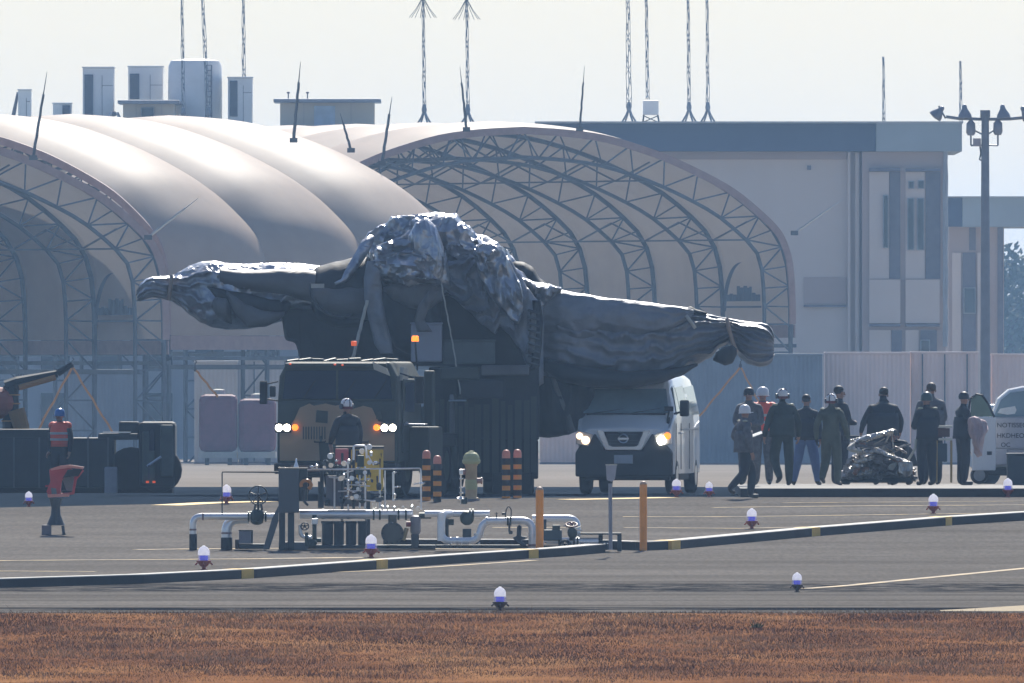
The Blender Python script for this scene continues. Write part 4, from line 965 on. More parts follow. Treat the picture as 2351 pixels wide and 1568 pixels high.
# ------------------------------------------------------------------ white van
VN = T('white_van', 1432, 411, 'white passenger van with its lights on, parked under the right wing cover', 'van')
VN.o.rotation_euler = (0, 0, R(-7)); vn = VN.o; VN.o.scale = (1.02, 1, 1)
M_white = mat('white_car_paint', (.72, .73, .74), .25, var=.03, coat=.5)
M_vglass = mat('car_glass', (.20, .28, .32), .08, var=.1)
M_vblack = mat('black_plastic', (.02, .022, .026), .6)
def vb(name, m, p, q, parent=None, bevel=.02): mb = MB(); mb.b2(p, q); return mb.build(name, m, parent or vn, bevel=bevel)
HV = .86; sec = [  # (y, half width at sill, half at belt, half at roof, z bottom, z belt, z roof)
    (0.0, .76, .78, .74, .42, 1.14, 1.20), (.10, .83, .85, .80, .38, 1.22, 1.27), (.40, .87, .88, .80, .36, 1.38, 1.47), (.86, .88, .88, .73, .36, 1.42, 1.95), (1.05, .88, .88, .72, .36, 1.42, 2.07), (1.6, .88, .88, .71, .36, 1.42, 2.18), (3.0, .88, .88, .71, .36, 1.42, 2.22), (4.5, .88, .87, .70, .38, 1.42, 2.18), (4.68, .84, .84, .66, .45, 1.42, 2.0)]
mb = MB(); ring = []
for (y, a, b, c, z0, z1, z2) in sec:
    r_ = [(-a, z0), (-a * 1.0, (z0 + z1) / 2), (-b, z1), (-(b + c) / 2 - .01, (z1 + z2) / 2), (-c, z2 - .08), (-c * .86, z2), (0, z2 + .025), (c * .86, z2), (c, z2 - .08), ((b + c) / 2 + .01, (z1 + z2) / 2), (b, z1), (a, (z0 + z1) / 2), (a, z0)]
    ring.append([(x, y, z) for x, z in r_])
for r_ in ring: mb.v += r_
n = 13
for j in range(len(sec) - 1):
    for i in range(n): mb.f.append((j * n + i, j * n + (i + 1) % n, (j + 1) * n + (i + 1) % n, (j + 1) * n + i))
mb.f += [tuple(range(n)), tuple(range((len(sec) - 1) * n, len(sec) * n))]
body = mb.build('body', M_white, vn, smooth='auto', bevel=.015)
ws = MB(); ws.add([(-.78, .395, 1.49), (.78, .395, 1.49), (.68, .83, 1.93), (-.68, .83, 1.93), (-.78, .375, 1.50), (.78, .375, 1.50), (.68, .81, 1.94), (-.68, .81, 1.94)], [(0, 1, 2, 3), (7, 6, 5, 4), (0, 4, 5, 1), (1, 5, 6, 2), (2, 6, 7, 3), (3, 7, 4, 0)])
ws.build('windshield', M_vglass, body)
wp = MB(); wp.tube((-.72, .36, 1.475), (.72, .36, 1.475), .022, n=6); wp.tube((.1, .36, 1.49), (.62, .46, 1.58), .01, n=4); wp.tube((-.6, .36, 1.49), (-.05, .45, 1.57), .01, n=4); wp.build('wiper', M_vblack, body)
for (y0, y1, c) in ((.75, 1.35, 0), (1.45, 2.7, 0), (2.8, 4.4, 0)):
    mb = MB(); y00 = y0 + (.35 if y0 < 1 else 0)
    mb.add([(.887, y0, 1.46), (.887, y1, 1.46), (.765, y1, 2.0), (.77, y00, 1.96), (.87, y0, 1.46), (.87, y1, 1.46), (.75, y1, 2.0), (.755, y00, 1.96)], [(0, 1, 2, 3), (7, 6, 5, 4), (0, 4, 5, 1), (1, 5, 6, 2), (2, 6, 7, 3), (3, 7, 4, 0)])
    mb.build('side_window', M_vglass, body)
for y in (.62, 1.4, 2.75): vb('door_seam', M_vblack, (.884, y, .45), (.893, y + .012, 1.3), body, 0)
vb('side_rail', mat('rail_grey', (.4, .41, .42), .5), (.884, 1.4, 1.17), (.9, 4.3, 1.2), body, 0)
for y in (1.32, 1.55): vb('door_handle', M_white, (.885, y - .08, 1.10), (.92, y + .06, 1.14), body, .01)
# nose: bright V surround, dark grille, round emblem, black bumper
mb = MB(); mb.prism([(-.36, 1.15), (.36, 1.15), (.26, .90), (.2, .87), (-.2, .87), (-.26, .90)], -.05, .02); gr = mb.build('grille', M_vblack, vn, bevel=.01)
mb = MB(); mb.prism([(-.48, 1.17), (-.37, 1.17), (-.265, .885), (.265, .885), (.37, 1.17), (.48, 1.17), (.32, .82), (-.32, .82)], -.045, .02); mb.build('grille_surround', mat('bright_trim', (.55, .57, .6), .25, metal=.6), vn)
mb = MB(); mb.path([(.085 * math.cos(i * .3491), -.06, 1.02 + .075 * math.sin(i * .3491)) for i in range(18)], .012, 5, closed=True); mb.b2((-.10, -.075, 1.002), (.10, -.055, 1.038)); mb.build('emblem', M_chrome, gr)
for z in (.93, .98, 1.09): vb('grille_bar', mat('grille_bar', (.06, .06, .07), .4), (-.27, -.056, z), (.27, -.051, z + .012), gr, 0)
mb = MB(); mb.prism([(-.88, .32), (.88, .32), (.88, .76), (.82, .86), (.52, 1.12), (.33, .81), (-.33, .81), (-.52, 1.12), (-.82, .86), (-.88, .76)], -.035, .2); mb.build('bumper', M_vblack, vn, bevel=.03)
vb('number_plate', mat('plate_white', (.45, .46, .48), .6), (-.17, -.06, .56), (.17, -.036, .72), bevel=.005)
for sx in (-1, 1):
    mb = MB(); mb.prism([(sx * .54, 1.10), (sx * .85, 1.18), (sx * .87, .92), (sx * .64, .88)], -.04, .06); hl = mb.build('headlight', mat('lamp_glass', (.45, .45, .45), .15, metal=.3), vn, bevel=.01)
    mb = MB(); mb.lathe([(.02, -.085), (.075, -.075), (.08, -.04)], (sx * .69, 0, .99), n=14, axis='Y'); mb.build('lamp_bulb', M_lamp if sx > 0 else mat('lamp_dim', (1, .8, .6), .3, emit=(1, .7, .45), estr=1.6), hl)
    mb = MB(); mb.lathe([(.02, -.075), (.06, -.065), (.065, -.04)], (sx * .80, 0, 1.07), n=12, axis='Y'); mb.build('indicator', M_amber if sx > 0 else MATS['lamp_dim'], hl)
for y in (.85, 3.9):
    for sx in (-1, 1):
        w_ = wheel_mb((sx * .78, y, .33), .33, .2).build('wheel', M_black, vn, smooth='auto'); mb = MB(); mb.lathe([(.03, sx * .105), (.19, sx * .10), (.2, sx * .07)], (sx * .78, y, .33), n=14, axis='X'); mb.build('hubcap', M_chrome, w_)
vb('underbody', M_vblack, (-.75, .3, .25), (.8, 4.4, .42))
mb = MB(); mb.tube((.86, .5, 1.48), (1.02, .45, 1.52), .02, n=5); ma = mb.build('mirror_arm', M_vblack, vn); mb = MB(); mb.box((1.06, .42, 1.58), (.17, .1, .3)); mb.build('mirror', M_vblack, ma, bevel=.03)
mb = MB(); mb.tube((.76, .3, 1.35), (.80, .22, 1.52), .018, n=5); mb.box((.80, .2, 1.57), (.16, .07, .09)); mb.tube((.79, .25, 1.42), (.76, .26, 1.22), .03, n=5); mb.build('fender_mirror', M_vblack, vn)
# ------------------------------------------------------------------ white car with open door at the right edge
CR = T('white_car', 2330, 422, 'white car at the right edge with its door open, panels covered in dark lettering', 'car', z=island(422))
cr = CR.o
def cb(name, m, u0, v0, u1, v1, y0, y1, bevel=.02, parent=None, t=CR): mb = MB(); mb.b2(t.P(u0, v0, y0), t.P(u1, v1, y1)); return mb.build(name, m, parent or t.o, bevel=bevel)
mb = MB(); mb.prism([(CR.P(u, v).x, CR.P(u, v).z) for u, v in [(2236, 968), (2262, 962), (2275, 960), (2292, 915), (2318, 893), (2352, 886), (2440, 888), (2490, 900), (2520, 950), (2610, 965), (2620, 1085), (2240, 1072), (2232, 1040)]], 0, 1.6)
mb.build('body', M_white, cr, bevel=.07)
mb = MB(); mb.prism([(CR.P(u, v).x, CR.P(u, v).z) for u, v in [(2281, 957), (2298, 918), (2320, 901), (2352, 897), (2425, 898), (2470, 908), (2500, 955)]], -.03, .0); mb.build('side_window', mat('pale_car_glass', (.20, .30, .36), .1), cr)
mb = MB(); mb.prism([(CR.P(u, v).x, CR.P(u, v).z) for u, v in [(2290, 948), (2296, 938), (2330, 932), (2334, 941), (2330, 950), (2312, 952)]], -.05, -.032); mb.build('dashboard_papers', mat('sun_white', (.8, .8, .76), .6), cr)
dr = cb('open_door', M_white, 2229, 957, 2284, 1080, -.75, -.68)
mb = MB(); mb.prism([(CR.P(u, v).x, CR.P(u, v).z) for u, v in [(2226, 956), (2228, 915), (2240, 906), (2252, 908), (2268, 930), (2279, 956)]], -.735, -.715); mb.build('door_glass', mat('green_glass', (.16, .26, .22), .1, trans=.4), dr)
mb = MB(); mb.path([CR.P(u, v, -.73) for u, v in [(2222, 940), (2226, 915), (2240, 905), (2253, 907), (2268, 929), (2281, 958)]], .022, 6); mb.build('door_frame', M_vblack, dr)
cb('sill', M_vblack, 2236, 1074, 2420, 1092, .0, 1.5); cb('lettered_panel', mat('pale_panel', (.42, .42, .46), .6), 2262, 958, 2420, 1030, -.20, -.02)
cb('lower_panel', MATS['pale_panel'], 2284, 1030, 2312, 1068, -.19, -.02); cb('lower_panel', MATS['pale_panel'], 2312, 1030, 2420, 1062, -.14, -.02)
w_ = wheel_mb(CR.P(2248, 1091, -.12), .17, .2, axis='Y').build('wheel', M_black, cr, smooth='auto')
mb = MB(); mb.lathe([(.02, -.23), (.11, -.225), (.12, -.2)], CR.P(2248, 1091, 0), n=16, axis='Y'); mb.build('hubcap', mat('hub_grey', (.25, .27, .3), .4, metal=.4), w_)
w_ = wheel_mb(CR.P(2480, 1083, .2), .24, .2, axis='Y').build('wheel', M_black, cr, smooth='auto')
M_ink = mat('dark_lettering', (.03, .03, .04), .7)
def text(parent, s, size, loc, m, name='lettering', ex=.004):
    c = bpy.data.curves.new(name, 'FONT'); c.body = s; c.size = size; c.extrude = ex; c.align_x = 'LEFT'
    o = bpy.data.objects.new('tmp', c); sc.collection.objects.link(o); dg = bpy.context.evaluated_depsgraph_get()
    me = bpy.data.meshes.new_from_object(o.evaluated_get(dg)); bpy.data.objects.remove(o)
    me.materials.clear(); me.materials.append(m); o2 = bpy.data.objects.new(name, me); sc.collection.objects.link(o2); o2.parent = parent
    o2.rotation_euler = (R(90), 0, 0); o2.location = loc; return o2
text(cr, 'NOTISSEC', .125, CR.P(2288, 981, -.205), M_ink); text(cr, 'HKDHEOE', .125, CR.P(2288, 1005, -.205), M_ink)
text(cr, 'OC', .12, CR.P(2297, 1026, -.205), M_ink); text(cr, '?', .12, CR.P(2264, 979, -.205), M_ink)
for (a, b, c, d_) in ((2264, 986, 2278, 990), (2265, 998, 2277, 1009), (2272, 1018, 2284, 1022), (2274, 1024, 2284, 1028), (2264, 1036, 2275, 1044), (2243, 1036, 2253, 1039), (2242, 1040, 2245, 1048)):
    cb('marking', M_ink, a, b, c, d_, -.21, -.202, 0) if a > 2262 and b < 1030 else cb('marking', M_ink, a, b, c, d_, -.76, -.752, 0)
# big dark box partly hiding the car
BX = T('dark_bin', 2335, 414, 'big dark blue box at the right edge in front of the white car', 'box', z=island(414))
cb('body', mat('dark_bin_paint', (.03, .045, .06), .7), 2312, 1050 - 6, 2420, 1117, -.4, .4, t=BX, parent=BX.o); cb('lid', MATS['dark_bin_paint'], 2310, 1040, 2422, 1044.5, -.43, .43, t=BX, parent=BX.o)
t = T('white_car', 2302, 470, 'second white car roof showing behind the open car door', 'car')
mb = MB(); mb.prism([(t.P(u, v).x, t.P(u, v).z) for u, v in [(2226, 990), (2250, 985), (2262, 935), (2275, 928), (2420, 926), (2440, 980), (2480, 990), (2480, 1075), (2226, 1075)]], 0, 1.5); mb.build('body', M_white, t.o, bevel=.06)
mb = MB(); mb.prism([(t.P(u, v).x, t.P(u, v).z) for u, v in [(2262, 980), (2271, 945), (2283, 940), (2400, 940), (2420, 978)]], -.02, 0); mb.build('window', M_vglass, t.o)
for u in (2265, 2430): wheel_mb(t.P(u, gv(470) - 33, .15), .3, .2, axis='Y').build('wheel', M_black, t.o, smooth='auto')

# ------------------------------------------------------------------ containers and stores in the middle distance
def container(u0, u1, v0, d, label, m, bars=0, depth=2.5, corr=True, name='shipping_container'):
    t = T(name, (u0 + u1) / 2, d, label, 'container', 'containers on the far apron'); vb_ = gv(d) + .5
    k = t.k(); cb('box', m, u0, v0 + 4, u1, vb_, .06, depth, t=t, parent=t.o, bevel=.02); cb('top_rail', m, u0 - 1, v0, u1 + 1, v0 + 5, -.02, depth + .05, t=t, parent=t.o); cb('base_rail', M_rec, u0 - 1, vb_ - 5, u1 + 1, vb_, -.02, .05, t=t, parent=t.o)
    if corr:
        mb = MB(); u = u0 + 3
        while u < u1 - 5: mb.add([tuple(t.P(a, v, y)) for a, y in ((u, .058), (u + 2, .045), (u + 5, .045), (u + 7, .058)) for v in (v0 + 6, vb_ - 6)], [(0, 2, 3, 1), (2, 4, 5, 3), (4, 6, 7, 5)]); u += 10
        mb.build('corrugation', m, t.o)
    for i in range(bars):
        u = u0 + (u1 - u0) * (i + .5) / bars; mb = MB(); mb.tube(t.P(u, v0 + 6, -.06), t.P(u, vb_ - 6, -.06), .03, n=5); mb.build('lock_bar', M_steel, t.o)
    return t
Mc1 = mat('faded_pink_container', (.80, .63, .56), .8, var=.14, scale=.8, stretch=(1, 1, .25)); Mc2 = mat('blue_grey_container', (.16, .20, .25), .7, var=.12, scale=.8)
Mc3 = mat('white_container', (.5, .5, .5), .6, var=.08, scale=.8, stretch=(1, 1, .25)); Mc4 = mat('plum_tank', (.15, .035, .06), .7, var=.15)
container(1894, 2088, 808, 862, 'faded pink container behind the crew, left of three', Mc1); container(2092, 2246, 807, 863, 'faded pink container behind the crew, between two others', Mc1, bars=3)
container(2278, 2480, 812, 864, 'faded pink container right of the floodlight mast', Mc1)
container(1560, 1888, 812, 860, 'long blue-grey container behind the white van and first crew members', Mc2, corr=True)
container(446, 545, 828, 885, 'white container with a sunlit top behind the plum coloured tank', Mc3); container(548, 690, 824, 886, 'white container half hidden by the truck cab', Mc3, bars=2)
container(150, 330, 848, 900, 'blue-grey container behind the dark flatbed lorry', Mc2); container(1240, 1370, 880, 870, 'pink container seen between the dark skirt and the van', Mc1)
for (u0, u1, v0, lab) in ((458, 545, 905, 'plum coloured tank left of the truck, standing before the white container'), (548, 634, 915, 'plum coloured tank just left of the truck cab')):
    t = T('storage_tank', (u0 + u1) / 2, 842, lab, 'tank', 'plum tanks'); r_ = (u1 - u0) / 2 * t.k(); zt = t.P(0, v0).z
    mb = MB(); mb.b2((-r_, -1.1, .5), (r_, 1.1, zt)); mb.build('shell', Mc4, t.o, bevel=.22); mb = MB(); mb.b2((-r_, -1.15, .27), (r_, 1.15, .498)); mb.build('skid', M_rope, t.o)
    mb = MB(); mb.lathe([(r_ * .35, zt), (r_ * .35, zt + .16), (r_ * .1, zt + .2)], n=14); mb.build('hatch', M_rope, t.o)
    for sx in (-1, 1): mb = MB(); mb.b2((sx * r_ * .6 - .08, -.3, 0), (sx * r_ * .6 + .08, .3, .27)); mb.build('foot', M_steel, t.o)
# orange slings hanging down behind, with their hooks
M_org = mat('orange_sling', (.42, .21, .08), .7)
def sling(name, u, v, L_, d, label, r=.03):
    root = bpy.data.objects.new(name, None); sc.collection.objects.link(root); root.location = W(u, v, d); tag(root, label, 'lifting sling', 'orange lifting slings')
    o_ = W(u, v, d)
    for (a, b) in L_:
        mb = MB(); q = W(a, b, d) - o_; n_ = 8; mb.path([q * (i / n_) + Vector((math.sin(i * 2) * .015, 0, 0)) for i in range(n_ + 1)], r, 5); mb.build('leg', M_org, root)
    mb = MB(); mb.ball((0, 0, .02), (.05, .04, .08), 8, 6); mb.path([(0, 0, .05), (0, 0, .15), (.04, 0, .19), (0, 0, .23)], .018, 5); mb.build('hook', M_steel, root)
    return root
sling('lifting_sling', 166, 842, [(80, 1000), (258, 992)], 560, 'orange two-legged sling above the dark flatbed lorry')
sling('lifting_sling', 1700, 842, [(1606, 955), (1748, 935)], 640, 'orange two-legged sling beyond the crew member in the white helmet', .03)
sling('lifting_sling', 448, 848, [(500, 912)], 560, 'single orange strap running down to the plum tank', .03)
# ------------------------------------------------------------------ dark flatbed lorry and loader arm, far left
FL = T('flatbed_lorry', 170, 418, 'dark flatbed lorry loaded with boxes behind the man in the red vest', 'lorry')
M_nav = mat('dark_olive_paint', (.022, .03, .035), .7, var=.2); M_grn = mat('grey_green_panel', (.075, .095, .09), .7, var=.2)
fb = lambda name, m, u0, v0, u1, v1, y0, y1, bevel=.03: cb(name, m, u0, v0, u1, v1, y0, y1, bevel, t=FL, parent=FL.o)
fb('load', M_nav, -40, 1005, 262, 1120, 0, 2.2); fb('load', M_nav, 225, 995, 318, 1010, .0, 1.8); fb('top_sheet', M_nav, -60, 985, 120, 1010, .1, 2.0)
fb('cab', M_nav, 318, 968, 402, 1120, .1, 2.2, .08); fb('cab_door', M_grn, 326, 990, 356, 1110, .03, .09); fb('cab_panel', M_grn, 368, 975, 398, 1095, .03, .09); fb('window', M_glassd, 342, 985, 356, 1035, .0, .029)
fb('headboard', M_nav, 272, 968, 318, 1005, .3, 1.2); fb('chassis', M_black, -60, 1118, 395, 1140, .2, 2.0); fb('load_edge', M_chrome, 236, 991, 300, 994, -.02, .2, .0)
for uu in (30, 88, 146, 200, 246): fb('strap', M_steel, uu, 1004, uu + 4, 1120, -.03, -.002, 0)
for uu in (335, 350): fb('tail_lamp', M_amberd, uu, 1104, uu + 7, 1109, -.02, .02, 0)
fb('mirror_bracket', M_steel, 340, 1068, 344, 1100, -.1, -.05, 0)
for u in (-30, 60, 130, 300, 365): wheel_mb(FL.P(u, gv(418) - 53, .3), .43, .3, axis='Y').build('wheel', M_black, FL.o, smooth='auto')
mb = MB(); mb.tube(FL.P(338, 1070, -.06), FL.P(370, 1048, -.06), .025, n=5); mb.build('grab_rail', M_chrome, FL.o)
fb('white_crate', mat('white_plastic', (.3, .3, .33), .6), 240, 1072, 270, 1140, -.3, .0)
TH = T('loader_crane', 20, 420, 'orange and black loader arm reaching over the far left of the apron', 'crane')
mb = MB(); mb.path([TH.P(28, 1120), TH.P(26, 1000), TH.P(24, 885)], [.2, .17, .14], 10); mb.build('post', M_nav, TH.o)
for i in range(4): mb = MB(); mb.tube(TH.P(25, 905 + i * 20), TH.P(25, 908 + i * 20), .18, n=10); mb.build('orange_ring', M_org, TH.o)
mb = MB(); mb.path([TH.P(14, 890), TH.P(40, 880), TH.P(132, 858)], [.14, .13, .07], 8); mb.build('boom', M_nav, TH.o)
mb = MB(); mb.path([TH.P(44, 890, -.1), TH.P(128, 866, -.1)], .055, 6); mb.build('ram', M_org, TH.o)
mb = MB(); mb.path([TH.P(132, 858), TH.P(166, 836)], [.07, .05], 6); mb.build('boom_tip', M_nav, TH.o)
mb = MB(); mb.path([TH.P(38, 940, -.3), TH.P(50, 980, -.3), TH.P(62, 1010, -.3), TH.P(84, 1004, -.3)], [.16, .15, .13, .1], 8); mb.build('grab', mat('dull_orange', (.30, .16, .06), .7), TH.o)
cb('base', M_nav, -60, 985, 60, 1120, -.2, 1.5, t=TH, parent=TH.o)
mb = MB(); mb.ball(TH.P(0, 925), (.3, .3, .3), 12, 8); mb.build('counterweight', mat('faded_red', (.35, .12, .09), .7), TH.o)
# ------------------------------------------------------------------ taxiway edge lights
M_clear = mat('glare_dome', (.85, .85, .85), .15, var=.02, spec=.8)  # clear dome coloured white, its sun glare put into the material
M_blue0 = None
def backlit(m, col, f):
    n = m.node_tree; p = n.nodes['Principled BSDF']; t_ = n.nodes.new('ShaderNodeBsdfTranslucent'); t_.inputs[0].default_value = (*col, 1)
    x = n.nodes.new('ShaderNodeMixShader'); x.inputs[0].default_value = f; n.links.new(p.outputs[0], x.inputs[1]); n.links.new(t_.outputs[0], x.inputs[2]); n.links.new(x.outputs[0], n.nodes['Material Output'].inputs[0])
backlit(M_clear, (1, 1, 1), .75)
M_blue = mat('blue_glass', (.04, .025, .5), .15, var=.1, emit=(.06, .03, .9), estr=.3)
M_cup = mat('oxide_red_cup', (.34, .07, .05), .6, var=.2); M_cupd = mat('dark_cup', (.05, .02, .018), .6)
def edge_light(u, vb_, s, label, onisl=False, dark=False, flange=False, first=[]):
    d = gd(vb_) if not onisl else 404.0
    t = T('taxiway_light', u, d, label, 'taxiway light', 'taxiway edge lights')
    cup = M_cupd if dark else M_cup
    mb = MB(); mb.lathe([(.03, 0), (.035, .045), (.06, .06), (.10, .11), (.12, .13), (.115, .145)], n=20); b = mb.build('base_cup', cup, t.o, smooth='auto')
    mb = MB()
    for a in range(3): an = a * 2.094 + .5; mb.tube((.10 * math.cos(an), .10 * math.sin(an), .115), (.145 * math.cos(an), .145 * math.sin(an), .09), .012, n=5); mb.ball((.145 * math.cos(an), .145 * math.sin(an), .085), .017, 6, 4)
    mb.box((0, 0, .006), (.11, .11, .012)); mb.build('clamp', cup, b)
    mb = MB(); mb.lathe([(.064, .146), (.064, .2), (.066, .226)], n=22); mb.build('blue_lens', M_blue, t.o, smooth='auto')
    mb = MB(); mb.lathe([(.098, .146), (.097, .215), (.092, .26), (.078, .31), (.05, .35), (.02, .366), (.006, .37)], n=24)
    mb.v = mb.v; g = mb.build('dome', M_clear, t.o, smooth=True)
    # the dome is a shell open towards its lower half, so the blue lens shows below the white glare cap
    g.data.clear_geometry(); mb = MB(); mb.lathe([(.085, .227), (.093, .24), (.092, .285), (.082, .32), (.058, .350), (.028, .366), (.02, .380), (.006, .382)], n=24)
    me = mb.build('tmp', M_clear, None, smooth=True); g.data = me.data; bpy.data.objects.remove(me)
    mb = MB(); mb.lathe([(.098, .146), (.0975, .2), (.094, .228), (.0935, .228), (.095, .2), (.096, .146)], n=24); mb.v = mb.v; mb.f = mb.f[:-2]
    ring_ = mb.build('clear_collar', mat('clear_glass', (.85, .85, .92), .05, var=.0, alpha=.22), t.o, smooth=True)
    t.o.scale = (s, s, s)
for i, (u, v, s, lab, dk) in enumerate([(66, 1163, .78, 'taxiway light at the far left on the edge of the painted mirage strip', 0), (520, 1157, 1.0, 'taxiway light seen beside the thin pipe frame, left of the valve wheel', 0), (468, 1308, 1.12, 'taxiway light above the long kerb, left of the first yellow kerb mark', 0),
        (852, 1280, 1.1, 'taxiway light standing just above the second yellow kerb mark', 0), (1148, 1403, 1.02, 'nearest and darkest-based taxiway light at the grass edge', 1), (1830, 1359, .86, 'taxiway light low on the near pavement beside the slanting yellow line', 1),
        (1553, 1141, .95, 'taxiway light in front of the rear of the white van', 0), (1628, 1141, .8, 'taxiway light between the white van and the walking crew member', 0), (1726, 1214, 1.02, 'taxiway light above the rising kerb, left of its second yellow mark', 0),
        (2143, 1179, 1.0, 'taxiway light above the rising kerb near its last yellow mark', 0), (2314, 1141, .98, 'taxiway light at the foot of the raised island near the right edge', 0)]):
    edge_light(u, v, s * .92, lab, dark=dk)
# ------------------------------------------------------------------ orange and striped bollards, hydrant, signs
M_orgp = mat('orange_paint', (.85, .32, .05), .55, var=.1, scale=4); M_cap = mat('worn_cap', (.7, .25, .17), .5); M_bstripe = mat('black_stripe', (.02, .02, .022), .7); M_ydull = mat('dull_amber_stripe', (.75, .30, .05), .7, var=.15)
def post(u, vt, vb_, w_, label, d=None):
    d = d or gd(vb_); t = T('orange_post', u, d, label, 'post', 'orange guard posts'); h = t.P(u, vt).z; r = w_ / 2 * t.k()
    mb = MB(); mb.lathe([(r, -.02), (r, h - .03)], n=20); mb.build('post', M_orgp, t.o, smooth='auto'); mb = MB(); mb.lathe([(r * .99, h - .03), (r * .8, h + .005), (r * .4, h + .022), (.004, h + .027)], n=20); mb.build('cap', mat('pale_cap', (.5, .33, .22), .5), t.o, smooth=True)
post(1239, 1121, 1257, 18, 'plain orange post in front of the silver pipes', 370); post(1477, 1108, 1264, 17, 'plain orange post standing alone right of the pipework')
def bollard(u, vt, vb_, w_, label, d):
    t = T('striped_bollard', u, d, label, 'bollard', 'black and orange striped bollards'); h = t.P(u, vt).z; r = w_ / 2 * t.k()
    mb = MB(); mb.lathe([(r * .96, -.02), (r * .96, h - .1)], n=18); mb.build('post', M_bstripe, t.o, smooth='auto')
    mb = MB(); mb.lathe([(r, h - .15), (r, h - .07), (r * .85, h - .025), (r * .5, h - .002), (.005, h + .004)], n=18); mb.build('cap', M_cap, t.o, smooth='auto')
    z = h - .27
    while z > .02: mb = MB(); mb.lathe([(r * 1.0, max(z - .085, -.01)), (r * 1.0, z)], n=18); mb.build('stripe', M_ydull, t.o, smooth='auto'); z -= .19
bollard(979, 1034, 1148, 19, 'taller striped bollard of the left pair by the pipework', 402); bollard(1004, 1046, 1150, 19, 'shorter striped bollard of the left pair by the pipework', 401)
bollard(1162, 1033, 1142, 19, 'left striped bollard of the pair right of the yellow hydrant', 404); bollard(1188, 1032, 1141, 19, 'right striped bollard of the pair right of the yellow hydrant', 404.3)
t = T('fire_hydrant', 1082, 402, 'yellowish fire hydrant with a green dome between the striped bollards', 'hydrant'); k = t.k()
mb = MB(); mb.lathe([(.13, 0), (.13, .05), (.105, .06), (.105, .62), (.12, .64), (.12, .68)], n=20); mb.build('barrel', mat('hydrant_amber', (.48, .36, .20), .6, var=.2), t.o, smooth='auto')
mb = MB(); mb.lathe([(.105, .2), (.112, .24), (.112, .34), (.105, .38)], n=20); mb.build('green_band', mat('hydrant_green', (.44, .45, .22), .6), t.o, smooth='auto')
mb = MB(); mb.lathe([(.14, .66), (.165, .69), (.165, .73), (.145, .755), (.15, .78), (.125, .83), (.09, .865), (.06, .87), (.055, .895), (.01, .90)], n=20); mb.build('dome', MATS['hydrant_green'], t.o, smooth='auto')
for sx in (-1, 1): mb = MB(); mb.lathe([(.05, sx * .10), (.05, sx * .17), (.065, sx * .175), (.06, sx * .2), (.01, sx * .205)], (0, 0, .52 if sx < 0 else .36), n=12, axis='X'); mb.build('outlet', mat('outlet_pink', (.4, .22, .18), .5), t.o, smooth='auto')
mb = MB(); mb.lathe([(.15, -.01), (.15, .03)], n=16); mb.build('flange', M_rec, t.o)
t = T('marker_sign', 1403, 369, 'small pale box sign on a thin grey post between the orange posts', 'sign'); 
mb = MB(); mb.path([t.P(1402, 1262), t.P(1401, 1110)], .032, 10); mb.build('post', mat('pale_post', (.26, .26, .30), .5, metal=.2), t.o, smooth='auto')
mb = MB(); mb.prism([(t.P(u, v).x, t.P(u, v).z) for u, v in [(1391, 1068), (1416, 1068), (1412, 1100), (1404, 1106), (1393, 1102)]], -.08, .08); mb.build('sign_box', mat('pale_sign', (.36, .35, .39), .5), t.o, bevel=.01)
mb = MB(); mb.b2(t.P(1390, 1066, -.09), t.P(1417, 1068.3, .09)); mb.build('sign_cap', M_rope, t.o)
# red tilted obstruction sign on a grey pedestal, left
t = T('pedestal_sign', 122, gd(1228), 'red tilted box frame on a flared grey pedestal near the left edge', 'airfield sign'); P = t.P
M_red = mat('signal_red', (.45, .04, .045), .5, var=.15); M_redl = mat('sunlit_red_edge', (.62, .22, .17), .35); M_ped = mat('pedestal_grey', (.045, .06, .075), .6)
def pz(pts): return [(P(u, v).x, P(u, v).z) for u, v in pts]
mb = MB(); mb.prism(pz([(113, 1078), (139, 1072), (158, 1073), (168, 1078), (142, 1103), (140, 1120), (139, 1135), (110, 1135), (107, 1128), (116, 1105)]), -.12, .18); bx = mb.build('red_box', M_red, t.o, bevel=.015)
mb = MB(); mb.prism(pz([(156, 1078), (190, 1077), (180, 1094), (160, 1092), (152, 1094), (143, 1100)]), -.14, .16); mb.build('hood_inside', M_black, bx)
mb = MB(); mb.path([P(175, 1092, -.1), P(168, 1132, -.1), P(136, 1136, -.1)], .028, 6); mb.build('frame', M_red, bx)
mb = MB(); mb.path([P(190, 1078, -.1), P(172, 1100, -.1)], .035, 6); mb.build('frame', M_red, bx)
mb = MB(); mb.prism(pz([(142, 1098), (170, 1093), (166, 1128), (152, 1126)]), .05, .08); mb.build('panel', mat('grey_lens', (.13, .14, .15), .3), bx)
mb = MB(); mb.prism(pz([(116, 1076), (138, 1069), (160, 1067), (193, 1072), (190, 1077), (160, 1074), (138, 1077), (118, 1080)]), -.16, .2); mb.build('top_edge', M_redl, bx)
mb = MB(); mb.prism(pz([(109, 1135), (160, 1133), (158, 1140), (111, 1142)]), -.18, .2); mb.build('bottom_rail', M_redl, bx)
mb = MB(); mb.prism(pz([(117, 1120), (129, 1121), (131, 1134), (119, 1134)]), -.14, -.121); mb.build('panel', MATS['grey_lens'], bx)
mb = MB(); mb.tube(P(104, 1116, 0), P(114, 1115, 0), .015, n=5); mb.build('stub', M_red, bx)
mb = MB(); mb.lathe([(.17, P(0, 1206).z), (.14, P(0, 1200).z), (.085, P(0, 1182).z), (.075, P(0, 1165).z), (.09, P(0, 1158).z), (.12, P(0, 1143).z)], (P(128, 0).x, 0, 0), n=20); mb.build('pedestal', M_ped, t.o, smooth='auto')
